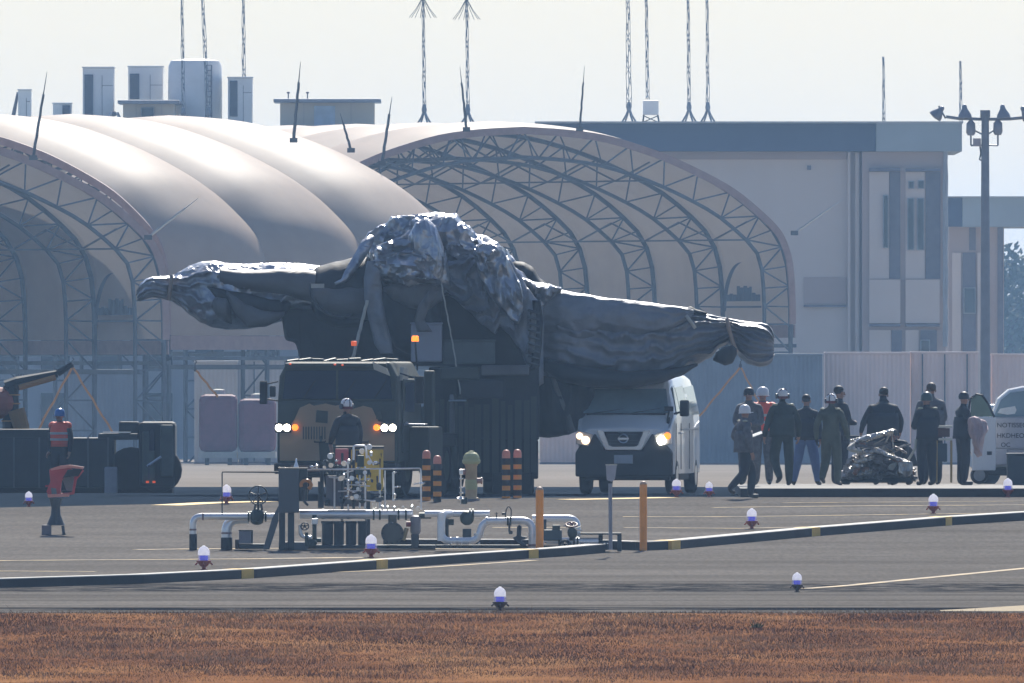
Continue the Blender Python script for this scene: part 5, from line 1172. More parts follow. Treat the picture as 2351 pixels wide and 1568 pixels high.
mb = MB(); mb.path([P(140, 1146, -.12), P(136, 1156, -.14), P(130, 1170, -.12), P(130, 1200, -.16)], .014, 5); mb.build('cable', M_rod, t.o)
for sx, y in ((-1, -.1), (1, -.1), (-1, .12), (1, .12)): mb = MB(); mb.tube((P(128, 0).x + sx * .12, y, P(0, 1207).z), (P(128, 0).x + sx * .14, y, -.0), .025, n=6); mb.lathe([(.04, 0), (.04, .012)], (P(128, 0).x + sx * .14, y, 0), n=8); mb.build('leg', M_ped, t.o)
mb = MB(); mb.b2(P(96, 1205, -.13), P(118, 1233, .05)); mb.build('junction_box', mat('box_grey', (.16, .14, .16), .6), t.o, bevel=.01)
# small weed on the verge
t = T('weed', 1734, gd(1442), 'small green weed growing in the brown grass, right of centre', 'plant', z=gz(gd(1442)))
rr = random.Random(8); mb = MB()
for i in range(60):
    an = rr.uniform(0, 6.28); l_ = rr.uniform(.03, .12); x0 = rr.uniform(-.07, .09); e = Vector((math.cos(an) * l_ * .8, math.sin(an) * l_ * .5, rr.uniform(.2, 1) * l_))
    s_ = Vector((-math.sin(an), math.cos(an), .2)) * rr.uniform(.008, .016); b_ = Vector((x0, rr.uniform(-.04, .04), 0)); mb.add([b_, b_ + e * .55 + s_, b_ + e, b_ + e * .55 - s_], [(0, 1, 2, 3)])
mb.build('leaves', mat('weed_green', (.05, .09, .02), .7), t.o, fix=False)
mb = MB(); mb.tube((0, 0, 0), (-.03, 0, .12), .004, n=5); mb.tube((0, 0, 0), (.04, 0, .09), .004, n=5); mb.build('stem', MATS['weed_green'], t.o)
# sandy patch of turf at the far right of the taxiway edge
mb = MB(); d0, d1 = gd(1404), gd(1389); L0 = (2160 - UC) * d0 / F; nx = 30; ny = 8
for j in range(ny + 1):
    for i in range(nx + 1):
        x = L0 + 7.5 * i / nx; y = d0 + (d1 - d0 + .4) * j / ny * min(1, .15 + i / 9); mb.v.append((x, y, gz(y) + .006 + .05 * math.sin(math.pi * min(j / ny, 1)) * min(1, i / 6)))
for j in range(ny):
    for i in range(nx): mb.f.append((j * (nx + 1) + i, j * (nx + 1) + i + 1, (j + 1) * (nx + 1) + i + 1, (j + 1) * (nx + 1) + i))
o = mb.build('sand', mat('yellow_sand', (.28, .21, .11), .9, var=.2, scale=6), smooth=True); tag(o, kind='structure')
# ------------------------------------------------------------------ silver pipework
M_pipe = mat('silver_pipe', (.75, .75, .76), .34, metal=.6, var=.07, scale=3)
M_pipew = mat('white_silver_pipe', (.82, .82, .82), .32, metal=.35, var=.05, scale=3)
M_pblk = mat('pipe_black_wrap', (.014, .018, .024), .7)
M_cab = mat('slate_cabinet', (.075, .09, .105), .55, var=.08, scale=1.5); M_cabd = mat('slate_frame', (.03, .045, .055), .6, var=.15)
M_grnd = mat('green_grey_valve', (.04, .06, .055), .5, metal=.2); M_glint = mat('polished_fitting', (.8, .8, .78), .12, metal=.9)
M_olive = mat('olive_flange', (.12, .115, .095), .6, var=.15); M_pnk = mat('primer_pink', (.22, .15, .15), .6)
PW = T('pipework', 690, 373, 'silver pipework with a hand wheel, slate cabinet and many small valves below the truck', 'pipework')
def pipe(t, pts, rpx, m=M_pipe, name='pipe', y=0, n=14, rf=.5):
    """pipe along (u, v[, dy]) with rounded elbows"""
    P_ = [t.P(p[0], p[1], y + (p[2] if len(p) > 2 else 0)) for p in pts]; r = rpx * t.k(); out = [P_[0]]
    for a, b, c in zip(P_, P_[1:], P_[2:]):
        q = min(r * 2.6, (a - b).length * rf, (c - b).length * rf)
        s_ = b + (a - b).normalized() * q; e_ = b + (c - b).normalized() * q
        for i in range(7): f = i / 6; out.append(s_ * (1 - f) ** 2 + b * 2 * f * (1 - f) + e_ * f * f)
    out.append(P_[-1]); mb = MB(); mb.path(out, r, n); return mb.build(name, m, t.o, smooth='auto')
def disc(t, u, v, rpx, th, y=0, m=M_pipe, name='flange', axis='X', parent=None, n=18):
    r = rpx * t.k(); mb = MB(); mb.lathe([(r * .3, -th / 2), (r, -th / 2), (r, th / 2), (r * .3, th / 2)], t.P(u, v, y), n=n, axis=axis); return mb.build(name, m, parent or t.o, smooth='auto')
def bx(t, name, m, u0, v0, u1, v1, y0, y1, bevel=.01, parent=None): mb = MB(); mb.b2(t.P(u0, v0, y0), t.P(u1, v1, y1)); return mb.build(name, m, parent or t.o, bevel=bevel)
def hand_wheel(t, u, v, rpx, y, m=M_rod, tilt=0, spokes=5, thick=.012, parent=None):
    c = t.P(u, v, y); r = rpx * t.k(); mb = MB(); mb.path([c + Vector((r * math.cos(i * .2618), r * math.sin(i * .2618) * math.sin(tilt), r * math.sin(i * .2618) * math.cos(tilt))) for i in range(24)], thick, 6, closed=True)
    for i in range(spokes):
        an = 6.283 * i / spokes + .3; mb.tube(c, c + Vector((r * math.cos(an), r * math.sin(an) * math.sin(tilt), r * math.sin(an) * math.cos(tilt))), thick * .8, n=5)
    mb.ball(tuple(c), thick * 2.6, 8, 6); return mb.build('hand_wheel', m, parent or t.o, smooth=True)
pipe(PW, [(443, 1262), (443, 1186), (640, 1186)], 7.8)
pipe(PW, [(520, 1262), (520, 1192), (570, 1192, .1)], 12, y=.12, rf=.75)
for (u, w_, a, b) in ((443.5, 9, 1226, 1262), (520, 13.3, 1234, 1261)):
    mb = MB(); c = PW.P(u, b, .12 if u > 500 else 0); mb.lathe([(w_ * PW.k(), -.02), (w_ * PW.k(), (b - a) * PW.k())], c, n=16); mb.build('black_sleeve', M_pblk, PW.o, smooth='auto')
for u, v, r, a in ((466, 1186, 8.6, 'X'), (443, 1216, 8.5, 'Z'), (520, 1224, 12.8, 'Z'), (571, 1186, 12, 'X'), (610, 1186, 12, 'X'), (577, 1186, 13, 'X')): disc(PW, u, v, r, .03, .12 if r == 12.8 else 0, axis=a, m=M_pnk if a == 'Z' or u < 470 else M_grnd)
mb = MB(); mb.ball(PW.P(591, 1184, -.02), (.12, .12, .13), 14, 10); mb.ball(PW.P(590, 1196, -.02), (.11, .1, .07), 12, 8); v_ = mb.build('valve_body', M_grnd, PW.o, smooth=True)
mb = MB(); mb.tube(PW.P(593, 1172, -.06), PW.P(593, 1137, -.1), .022, n=8); mb.tube(PW.P(584, 1172, -.06), PW.P(588, 1152, -.06), .02, n=6); mb.tube(PW.P(602, 1172, -.06), PW.P(598, 1152, -.06), .02, n=6); mb.build('valve_stem', M_rod, PW.o)
hand_wheel(PW, 593, 1137, 21.5, -.14)
pipe(PW, [(510, 1180), (510, 1083.5), (640, 1084.5)], 1.5, M_cabd, 'thin_frame', y=-.02, n=6)
bx(PW, 'frame_top', M_glint, 510, 1081.6, 640, 1083, -.03, 0, 0)
pipe(PW, [(706, 1078), (966, 1075), (967, 1170)], 1.9, M_pipe, 'thin_frame', y=-.1, n=6)
bx(PW, 'cabinet', M_cab, 640, 1075, 687, 1177, -.32, .15, .012); bx(PW, 'cabinet_side', M_cabd, 687.3, 1076, 706, 1150, -.28, .13); bx(PW, 'cabinet_top', M_glint, 640, 1072.6, 707, 1074.8, -.34, .17, 0)
bx(PW, 'stand', M_cabd, 641, 1177, 655, 1262, -.25, -.1); bx(PW, 'stand', M_cabd, 661, 1177, 676, 1262, -.25, -.1); bx(PW, 'stand_plate', M_cab, 640, 1244, 706, 1262, -.2, .2)
mb = MB(); mb.prism([(PW.P(u, v).x, PW.P(u, v).z) for u, v in ((625, 1190), (640, 1160), (640, 1195), (619, 1261), (604, 1261))], -.3, -.2); mb.build('brace', M_cab, PW.o, bevel=.01)
mb = MB(); mb.lathe([(.004, .16), (.014, .15), (.016, .10), (.035, .04), (.05, 0)], PW.P(680, 1074), n=10); mb.build('finial', M_pipe, PW.o, smooth=True)
bx(PW, 'grey_box', mat('grey_box_paint', (.20, .20, .23), .6), 549, 1219, 577, 1248, -.25, .0); bx(PW, 'box_lid', M_cabd, 548, 1216.5, 581, 1219, -.27, .02); bx(PW, 'box_side', M_cabd, 577.2, 1219, 581, 1248, -.24, -.01)
bx(PW, 'base_tray', mat('umber_tray', (.05, .035, .035), .7), 540, 1238, 549, 1260, -.2, .3); bx(PW, 'base_tray', M_cabd, 549.3, 1248.4, 612, 1260, -.2, .3); bx(PW, 'base_rail', M_cabd, 678, 1251, 1000, 1260, -.1, .5)
# coiled orange horn beside the cabinet
mb = MB(); c = PW.P(703, 1113, -.36); mb.path([c + Vector((.085 * math.cos(a), 0, .075 * math.sin(a))) for a in [math.pi * (-.35 + 1.5 * i / 12) for i in range(13)]], .03, 8); mb.build('orange_elbow', mat('orange_fitting', (.50, .20, .05), .35), PW.o, smooth=True)
pipe(PW, [(700, 1122), (697, 1150), (708, 1160)], 3, M_rod, 'hose', y=-.33)
# main header
pipe(PW, [(688, 1181), (948, 1181)], 11, M_pipe, 'header_pipe', y=.05, n=20)
for u in (742, 800, 858, 872, 915, 932): disc(PW, u, 1181, 13.5 if u > 850 else 12, .03, .05, m=M_pipe if u < 850 else M_grnd)
for i, u in enumerate((752, 778, 806, 832)):   # filter vessels under the header
    mb = MB(); r_ = (13, 11.5, 12, 10)[i] * PW.k(); z1 = (1256 - 1196) * PW.k(); mb.lathe([(r_ * .9, 0), (r_, .03), (r_, z1 - .05), (r_ * 1.15, z1 - .04), (r_ * 1.15, z1)], PW.P(u, 1256, .06), n=18); mb.build('filter_vessel', M_cabd, PW.o, smooth='auto')
pipe(PW, [(722, 1182), (722, 1240), (738, 1240)], 5, M_grnd, 'drain_pipe', y=-.05); pipe(PW, [(690, 1205), (690, 1232), (716, 1234)], 4.5, M_pipe, 'drain_pipe', y=-.2)
pipe(PW, [(704, 1222), (704, 1254)], 4, M_grnd, 'drain_pipe', y=-.22); hand_wheel(PW, 700, 1208, 9, -.25, thick=.01, tilt=.4); bx(PW, 'valve_block', M_pipe, 716, 1190, 730, 1204, -.2, 0)
mb = MB(); mb.ball(PW.P(716, 1246, -.2), (.09, .08, .07), 12, 8); mb.build('valve_body', M_grnd, PW.o, smooth=True)
# big olive blind flange and strainer
d_ = disc(PW, 901, 1224, 26, .18, -.15, m=M_olive, name='blind_flange', axis='Y', n=32); disc(PW, 901, 1224, 19, .05, -.27, m=M_olive, name='flange_boss', axis='Y', parent=d_)
mb = MB()
for i in range(12): an = i * .5236; mb.ball(PW.P(901 + 23 * math.cos(an), 1224 + 23 * math.sin(an), -.26), .015, 6, 4)
mb.build('bolts', M_cabd, d_); pipe(PW, [(901, 1182), (901, 1210)], 10, M_olive, 'neck', y=-.05)
mb = MB(); mb.lathe([(.05, 0), (.085, .04), (.09, .08), (.09, .27), (.075, .31), (.03, .33)], PW.P(954, 1228, -.1), n=18); mb.build('strainer', mat('pinkish_grey', (.25, .23, .24), .45), PW.o, smooth='auto')
bx(PW, 'strainer_foot', M_rod, 944, 1226, 962, 1258, -.18, -.05); pipe(PW, [(934, 1212), (926, 1240)], 5, mat('brass_fitting', (.36, .28, .15), .4, metal=.4), 'elbow_fitting', y=-.2); pipe(PW, [(962, 1184), (990, 1184)], 7, M_grnd, 'pipe', y=-.05)
disc(PW, 938, 1203, 6, .08, -.2, m=mat('red_tag', (.28, .06, .06), .5), name='red_cap')
rr0 = random.Random(33)
# riser column and instrument manifold above the header
bx(PW, 'panel_board', mat('plum_grey_panel', (.13, .125, .145), .6), 748, 1092, 790, 1162, .0, .05); bx(PW, 'panel_board', mat('dull_pinkish_panel', (.14, .11, .12), .6), 752, 1120, 842, 1163, .06, .1)
for (a, b, c, d2, r) in ((739, 1166, 739, 1080, 4.5), (733, 1166, 733, 1105, 3), (768, 1168, 768, 1095, 2.2), (786, 1168, 786, 1040, 3), (799, 1168, 799, 1060, 2.4), (812, 1168, 812, 1030, 3.2), (826, 1166, 826, 1090, 2.2), (838, 1168, 838, 1070, 2.4), (872, 1168, 872, 1078, 2.2), (903, 1150, 903, 1084, 2.6), (884, 1168, 884, 1080, 1.6)):
    pipe(PW, [(a, b), (c, d2)], r, M_cabd if r > 2.8 else M_pipe, 'riser', y=-.06, n=8)
for i in range(34):
    u = rr0.uniform(742, 880); v = rr0.uniform(1062, 1160); s_ = rr0.uniform(.5, 1.1); mb = MB(); c = PW.P(u, v, rr0.uniform(-.12, .0))
    if i % 3 == 0: mb.lathe([(.02, -.07 * s_), (.045 * s_, -.06 * s_), (.05 * s_, .04 * s_), (.02, .07 * s_)], c, n=10)
    elif i % 3 == 1: mb.ball(tuple(c), (.06 * s_, .05, .045 * s_), 10, 6); mb.tube(c, c + Vector((0, 0, .10 * s_)), .012, n=6)
    else: mb.box(tuple(c), (.10 * s_, .06, .08 * s_)); mb.tube(c - Vector((.09 * s_, 0, 0)), c + Vector((.09 * s_, 0, 0)), .016, n=6)
    mb.build('valve_body', (M_cabd, M_grnd, M_cab)[i % 3], PW.o, smooth='auto')
pipe(PW, [(812, 1056), (812, 1023), (840, 1023), (842, 1052)], 2.4, M_pipe, 'sample_loop', y=-.1, n=8)
rr = random.Random(21)
for i, (u, v) in enumerate([(716, 1072), (728, 1072), (745, 1073), (760, 1068), (758, 1047), (772, 1058), (790, 1064), (801, 1060), (822, 1075), (831, 1036), (848, 1026), (852, 1042), (862, 1062), (790, 1093), (783, 1098), (808, 1098), (800, 1104), (779, 1102), (838, 1085), (845, 1100), (834, 1110), (820, 1108), (800, 1128), (812, 1130), (822, 1122), (796, 1140), (808, 1143), (818, 1140), (905, 1085), (912, 1118), (906, 1139), (968, 1110), (860, 1160), (878, 1166), (890, 1168), (905, 1168), (925, 1166), (946, 1166), (960, 1168), (848, 1062)]):
    mb = MB(); c = PW.P(u, v, -.16 - rr.random() * .08); k_ = rr.random(); s_ = .8 + .5 * rr.random()
    if k_ < .4: mb.lathe([(.004, -.02), (.035 * s_, -.02), (.038 * s_, .015), (.004, .02)], c, n=14, axis='Y'); nm = 'gauge'
    elif k_ < .75: mb.ball(tuple(c), (.03 * s_, .025, .022 * s_), 10, 6); mb.tube(c, c + Vector((.05 * s_, 0, .012)), .009, n=6); nm = 'ball_valve'
    else: mb.lathe([(.012, -.04), (.022, -.035), (.022, .01), (.032, .015), (.032, .03), (.01, .045)], c, n=6); nm = 'fitting'
    mb.build(nm, M_glint if rr.random() < .65 else M_pipe, PW.o, smooth='auto')
for (a, b, c, d2) in ((716, 1076, 760, 1078), (765, 1078, 800, 1078), (755, 1095, 800, 1100), (776, 1128, 830, 1126), (795, 1112, 850, 1116), (800, 1145, 862, 1150), (845, 1046, 858, 1068), (905, 1118, 920, 1117), (950, 1112, 968, 1108), (790, 1086, 812, 1080)):
    pipe(PW, [(a, b), (c, d2)], 1.7, M_pipe, 'tubing', y=-.13, n=6)
for (a, b, c, d2) in ((760, 1040, 768, 1075), (756, 1075, 764, 1052), (815, 1075, 850, 1090), (820, 1045, 836, 1072)): bx(PW, 'bracket', M_grnd, a, b, c, d2, -.1, -.05)
YS = T('warning_board', 843, 376, 'yellow warning board with black marks behind the small valves', 'sign'); bx(YS, 'board', mat('sign_yellow', (.62, .43, .05), .6, var=.12, scale=3), 806, 1032, 880, 1127, .0, .03); bx(YS, 'post', M_cabd, 838, 1127, 850, gv(376), .03, .08)
bx(YS, 'top_rail', M_rod, 770, 1024, 882, 1029, -.02, .05); bx(YS, 'dark_strip', M_cabd, 816, 1034, 829, 1062, -.02, -.002, 0)
for (a, b, c, d2) in ((871, 1052, 874, 1074), (833, 1084, 837, 1094), (842, 1083, 845, 1095), (849, 1084, 852, 1096), (864, 1092, 868, 1112), (851, 1100, 857, 1108), (870, 1096, 873, 1106), (838, 1104, 842, 1112), (874, 1040, 876, 1050)):
    mb = MB(); mb.prism([(YS.P(u, v).x, YS.P(u, v).z) for u, v in ((a, b + 1), ((a + c) / 2, b), (c, b + 2), (c - .6, d2), (a + .8, d2 - 1))], -.012, -.002); mb.build('black_mark', M_ink, YS.o)
RS = T('red_board', 785, 375.6, 'small dull red board left of the yellow warning board', 'sign'); bx(RS, 'board', mat('sign_red', (.45, .08, .10), .6, var=.1, scale=3), 770, 1030, 800, 1066, .0, .03); bx(RS, 'post', M_cabd, 782, 1066, 788, gv(375.6), .03, .07)
# right-hand run
PR = T('pipework', 1180, 372, 'silver pipe run with a U bend and low valves behind the orange posts', 'pipework')
pipe(PR, [(1013, 1242), (1013, 1180), (1034, 1180, .5)], 9.3, M_pipew, y=-.15, rf=.5); pipe(PR, [(1013, 1178), (1013, 1242), (1098, 1242), (1108, 1196), (1170, 1196)], 8.6, M_pipew, y=-.15, n=16)
pipe(PR, [(975, 1180), (1122, 1180)], 7.8, M_pipew, y=.35, n=16); disc(PR, 1123, 1180, 7.9, .02, .35, m=M_pipew, name='end_cap'); mb = MB(); mb.lathe([(.02, 0), (.05, .01), (.055, .1), (.04, .12)], PR.P(1066, 1158, .3), n=12); mb.build('bonnet', M_grnd, PR.o, smooth='auto')
pipe(PR, [(1170, 1195.5), (1222, 1195.5), (1222, 1258)], 8.6, M_pipew, y=-.05, n=16); pipe(PR, [(1222, 1191), (1325, 1191), (1325, 1232)], 8.6, M_pipew, y=.15, n=16); pipe(PR, [(1246, 1243), (1374, 1243)], 8.8, M_pipew, y=-.2, n=16)
for u, v, r, y in ((1118, 1196, 9.6, -.15), (1166, 1196, 10.5, -.15), (1172, 1196, 10.5, -.15), (1034, 1242, 10, -.15), (1050, 1242, 10, -.15), (1086, 1180, 12, .35), (1079, 1180, 12, .35), (1284, 1243, 11, -.2), (1318, 1243, 11, -.2), (1326, 1243, 11.5, -.2)): disc(PR, u, v, r, .03, y, m=M_grnd if r > 10.2 else M_pipe)
disc(PR, 1099, 1226, 11, .03, -.15, m=M_pipe, axis='Z'); disc(PR, 1222, 1228, 10, .03, -.05, axis='Z'); disc(PR, 1222, 1252, 11, .04, -.05, m=M_pnk, axis='Z')
mb = MB(); mb.ball(PR.P(1072, 1190, .3), (.12, .1, .12), 14, 8); mb.build('valve_body', M_grnd, PR.o, smooth=True)
pipe(PR, [(1058, 1160), (1058, 1080)], 1.8, M_glint, 'spindle', y=.3, n=8); hand_wheel(PR, 1058, 1144, 8, .28, M_pipe, tilt=1.3, thick=.012); bx(PR, 'spindle_box', M_pipe, 1054, 1078, 1063, 1090, .25, .35)
for v in (1098, 1118, 1130): bx(PR, 'collar', M_glint, 1054, v, 1064, v + 3, .26, .34)
bx(PR, 'support', M_cabd, 1062, 1214, 1082, 1238, .1, .3); bx(PR, 'support', M_cabd, 1020, 1190, 1030, 1236, .2, .35); bx(PR, 'support', M_grnd, 1030, 1192, 1042, 1206, .2, .4); bx(PR, 'base_rail', M_cabd, 1000, 1251, 1215, 1259, .2, .5)
pipe(PR, [(1160, 1190), (1162, 1170), (1168, 1161), (1174, 1170), (1173, 1190)], 1.3, M_rod, 'shackle', y=-.25, n=6); bx(PR, 'lever', M_rod, 1167, 1200, 1172, 1222, -.28, -.22); bx(PR, 'padlock', M_rod, 1168, 1218, 1177, 1226, -.3, -.22); bx(PR, 'lock_tab', M_rod, 1152, 1176, 1160, 1182, -.28, -.22)
pipe(PR, [(1140, 1196), (1140, 1176)], 1.3, M_rod, 'vent_stub', y=-.15, n=6); disc(PR, 1140, 1179, 4, .01, -.15, m=M_rod, name='vent_cap', axis='Z')
mb = MB(); mb.prism([(PR.P(u, v).x, PR.P(u, v).z) for u, v in ((1187, 1209), (1193, 1204), (1198, 1209), (1196, 1230), (1212, 1233), (1208, 1237), (1196, 1240), (1212, 1254), (1200, 1256), (1186, 1244), (1176, 1234), (1186, 1230))], -.22, -.1); mb.build('jack_stand', M_cabd, PR.o, bevel=.01)
bx(PR, 'actuator_box', mat('teal_actuator', (.035, .07, .085), .5), 1248, 1216, 1290, 1240, -.38, -.2); disc(PR, 1251, 1205, 15, .05, .15, m=M_rod, name='flange'); bx(PR, 'actuator_top', M_grnd, 1268, 1205, 1286, 1216, -.35, -.22)
mb = MB(); mb.ball(PR.P(1314, 1222, -.3), (.085, .07, .11), 12, 8); mb.tube(PR.P(1312, 1240, -.28), PR.P(1314, 1205, -.3), .04, n=8); mb.build('gate_valve', M_grnd, PR.o, smooth=True)
hand_wheel(PR, 1312, 1204, 13, -.32, mat('dark_red_wheel', (.16, .05, .05), .4), tilt=1.15, thick=.014); mb = MB()
for an in (2.6, .6, -.3, 2.0): mb.tube(PR.P(1314, 1214, -.33), PR.P(1314 + 24 * math.cos(an), 1214 - 14 * math.sin(an), -.33), .012, n=6)
mb.build('handle_bars', M_glint, PR.o); hand_wheel(PR, 1297, 1254, 13, -.42, M_pblk, spokes=2, thick=.022); bx(PR, 'wheel_hub', M_olive, 1292, 1244, 1300, 1262, -.4, -.3)
bx(PR, 'bracket_top', M_cabd, 1331, 1223, 1427, 1227.5, -.3, .1); bx(PR, 'bracket_leg', M_cabd, 1417, 1227.5, 1427, 1266, -.28, -.2); bx(PR, 'bracket_leg', M_cabd, 1374, 1227.5, 1384, 1262, -.1, .05); bx(PR, 'pipe_shoe', M_cabd, 1374, 1240, 1400, 1258, -.25, -.12)
bx(PR, 'drip_tray', M_cabd, 1290, 1254, 1400, 1262, -.3, .3)
for u in (1036, 1044, 1060, 1078, 1100, 1252, 1330, 1350, 1388, 1395, 1342): mb = MB(); mb.lathe([(.012, 0), (.02, .004), (.02, .02), (.01, .03)], PR.P(u, 1249, -.32), n=6); mb.build('bolt', M_glint, PR.o)
# ------------------------------------------------------------------ people
M_skin = mat('skin', (.30, .16, .11), .55, var=.05); M_boot = mat('boot_leather', (.03, .026, .024), .6)
J0 = dict(pelvis=(0, 0, .96, .165, .14), waist=(0, 0, 1.10, .18, .145), chest=(0, .0, 1.30, .195, .15), collar=(0, -.005, 1.44, .13, .11), neck=(0, .005, 1.51, .056, .056), jaw=(0, .03, 1.575, .062, .075), skull=(0, .015, 1.665, .078, .095), crown=(0, .0, 1.73, .05, .06))
for s, n_ in ((-1, 'L'), (1, 'R')):
    J0.update({'sho' + n_: (s * .185, -.005, 1.415, .092, .09), 'elb' + n_: (s * .245, -.03, 1.14, .07, .068), 'wri' + n_: (s * .26, .05, .90, .045, .045), 'pal' + n_: (s * .262, .075, .82, .038, .026),
        'hip' + n_: (s * .10, 0, .90, .13, .13), 'kne' + n_: (s * .115, .02, .50, .098, .10), 'ank' + n_: (s * .12, -.015, .10, .072, .074), 'hee' + n_: (s * .12, -.03, .045, .045, .05), 'toe' + n_: (s * .13, .16, .035, .045, .03)})
EDG = [('pelvis', 'waist', 'T'), ('waist', 'chest', 'T'), ('chest', 'collar', 'T'), ('collar', 'neck', 'S'), ('neck', 'jaw', 'S'), ('jaw', 'skull', 'S'), ('skull', 'crown', 'S')]
for n_ in 'LR': EDG += [('collar', 'sho' + n_, 'T'), ('sho' + n_, 'elb' + n_, 'T'), ('elb' + n_, 'wri' + n_, 'T'), ('wri' + n_, 'pal' + n_, 'S'), ('pelvis', 'hip' + n_, 'P'), ('hip' + n_, 'kne' + n_, 'P'), ('kne' + n_, 'ank' + n_, 'P'), ('ank' + n_, 'hee' + n_, 'B'), ('hee' + n_, 'toe' + n_, 'B')]
def person(u, vtop, d, yaw, label, top, pants, head='hair', hcol=None, pose=None, vest=False, face=False, z=None, hpx=None, hair=(.015, .012, .01), glove=False, bulk=1.0, group=None):
    z0 = gz(d) if z is None else z
    t = T('person', u, d, label, 'person', group or 'airfield crew', z=z0); ht = (ZC - (vtop - HZ) * d / F) - z0
    J = {k: list(v) for k, v in J0.items()}
    for k, v in (pose or {}).items():
        if k in J: J[k][:3] = v
    hz = max(J[k][2] for k in ('crown', 'skull')) + .055 + (.03 if head in ('helmet', 'cranial') else 0); S = ht / hz
    names = list(J); idx = {k: i for i, k in enumerate(names)}
    vs = [Vector(J[k][:3]) for k in names]; rad = [(J[k][3] * (bulk if k in ('waist', 'chest', 'collar', 'pelvis') else 1), J[k][4] * (bulk if k in ('waist', 'chest', 'pelvis') else 1)) for k in names]; es = [(idx[a], idx[b]) for a, b, c in EDG]; lab = [c for a, b, c in EDG]
    for n_, s in (('L', -1), ('R', 1)):     # four fingers and a thumb on each hand
        w_ = Vector(J['wri' + n_][:3]); p = Vector(J['pal' + n_][:3]); ax = (p - w_).normalized(); side = ax.cross(Vector((1, 0, .01))).normalized(); nrm = side.cross(ax).normalized() * -s
        for i, (o_, l_) in enumerate(((-.027, .062), (-.009, .07), (.009, .066), (.026, .052))):
            a_ = p + ax * .03 + side * o_; b_ = a_ + ax * l_ * .5 + nrm * .008; c_ = b_ + ax * l_ * .42 + nrm * .024; k_ = len(vs)
            vs += [a_, b_, c_]; rad += [(.010, .010), (.009, .009), (.0075, .0075)]; es += [(idx['pal' + n_], k_), (k_, k_ + 1), (k_ + 1, k_ + 2)]; lab += ['S'] * 3
        a_ = p - side * .036 - ax * .012 + nrm * .01; b_ = a_ - side * .014 + ax * .03 + nrm * .018; k_ = len(vs); vs += [a_, b_]; rad += [(.012, .012), (.009, .009)]; es += [(idx['pal' + n_], k_), (k_, k_ + 1)]; lab += ['S'] * 2
    me = bpy.data.meshes.new('body'); me.from_pydata([v * S for v in vs], es, []); o = bpy.data.objects.new('body_tmp', me); sc.collection.objects.link(o)
    sk = o.modifiers.new('skin', 'SKIN'); sk.use_smooth_shade = True; sk.branch_smoothing = .4
    for i, r in enumerate(rad): me.skin_vertices[0].data[i].radius = (r[0] * S, r[1] * S); me.skin_vertices[0].data[i].use_root = (i == 0)
    ss = o.modifiers.new('sub', 'SUBSURF'); ss.levels = 1
    dg = bpy.context.evaluated_depsgraph_get(); m2 = bpy.data.meshes.new_from_object(o.evaluated_get(dg)); bpy.data.objects.remove(o)
    m2.name = 'body'; m2.materials.clear()
    mats = {'T': top, 'P': pants, 'S': M_skin, 'B': M_boot, 'G': mat('black_glove', (.015, .015, .016), .7)}
    for k in 'TPSBG': m2.materials.append(mats[k])
    A = np.array([list(vs[a] * S) for a, b in es]); B = np.array([list(vs[b] * S) for a, b in es]); Rr = np.array([(rad[a][0] + rad[b][0]) / 2 * S for a, b in es]); AB = B - A; L2 = np.maximum((AB ** 2).sum(1), 1e-9)
    for pl in m2.polygons:
        c = np.array(pl.center); tt = np.clip(((c - A) * AB).sum(1) / L2, 0, 1); dd = np.linalg.norm(c - (A + AB * tt[:, None]), axis=1) - Rr * .8; k = lab[int(dd.argmin())]
        if k == 'S' and glove and c[2] < J['neck'][2] * S - .15: k = 'G'
        pl.material_index = 'TPSBG'.index(k); pl.use_smooth = True
    b = bpy.data.objects.new('body', m2); sc.collection.objects.link(b); b.parent = t.o; t.o.rotation_euler = (0, 0, R(yaw))
    # cloth wrinkles
    for v in m2.vertices:
        if v.co.z < J['neck'][2] * S - .05 or v.co.z < 0: v.co += v.normal * rn(v.co * 9 + Vector((u, 0, 0)), 2, False) * .012
    sk_, cr_ = Vector(J['skull'][:3]) * S, Vector(J['crown'][:3]) * S; ja = Vector(J['jaw'][:3]) * S
    up = (cr_ - Vector(J['neck'][:3]) * S).normalized(); fw = Vector((0, 1, 0)); fw = (fw - up * fw.dot(up)).normalized(); rt = fw.cross(up)
    Mh = Matrix((rt, fw, up)).transposed()
    def hb(): return MB()
    def place(mb): mb.v = [tuple(sk_ + Mh @ (Vector(p) * S)) for p in mb.v]; return mb
    if head == 'hair': mb = hb(); mb.ball((0, -.02, .03), (.088, .098, .085), 14, 8); mb.v = [(x, y, max(z_, -.045 if y < .02 else .03)) for x, y, z_ in mb.v]; place(mb).build('hair', mat('hair_%d' % int(hair[0] * 1000), hair, .6), t.o, smooth=True)
    else:
        mb = hb(); prof = [(.112, -.035), (.115, .02), (.105, .07), (.075, .11), (.03, .13), (.004, .133)] if head == 'helmet' else [(.098, -.03), (.102, .02), (.094, .06), (.066, .095), (.028, .11), (.004, .112)]
        mb.lathe(prof, (0, 0, 0), n=18); h_ = place(mb).build('helmet' if head != 'cap' else 'cap', hcol, t.o, smooth='auto')
        if head == 'helmet': mb = hb(); mb.b2((-.07, .09, -.03), (.07, .15, -.018)); mb.lathe([(.118, -.04), (.124, -.035), (.118, -.025)], (0, 0, 0), n=18); place(mb).build('brim', hcol, h_)
        if head == 'cap': mb = hb(); mb.b2((-.06, .07, -.01), (.06, .18, .0)); place(mb).build('peak', hcol, h_)
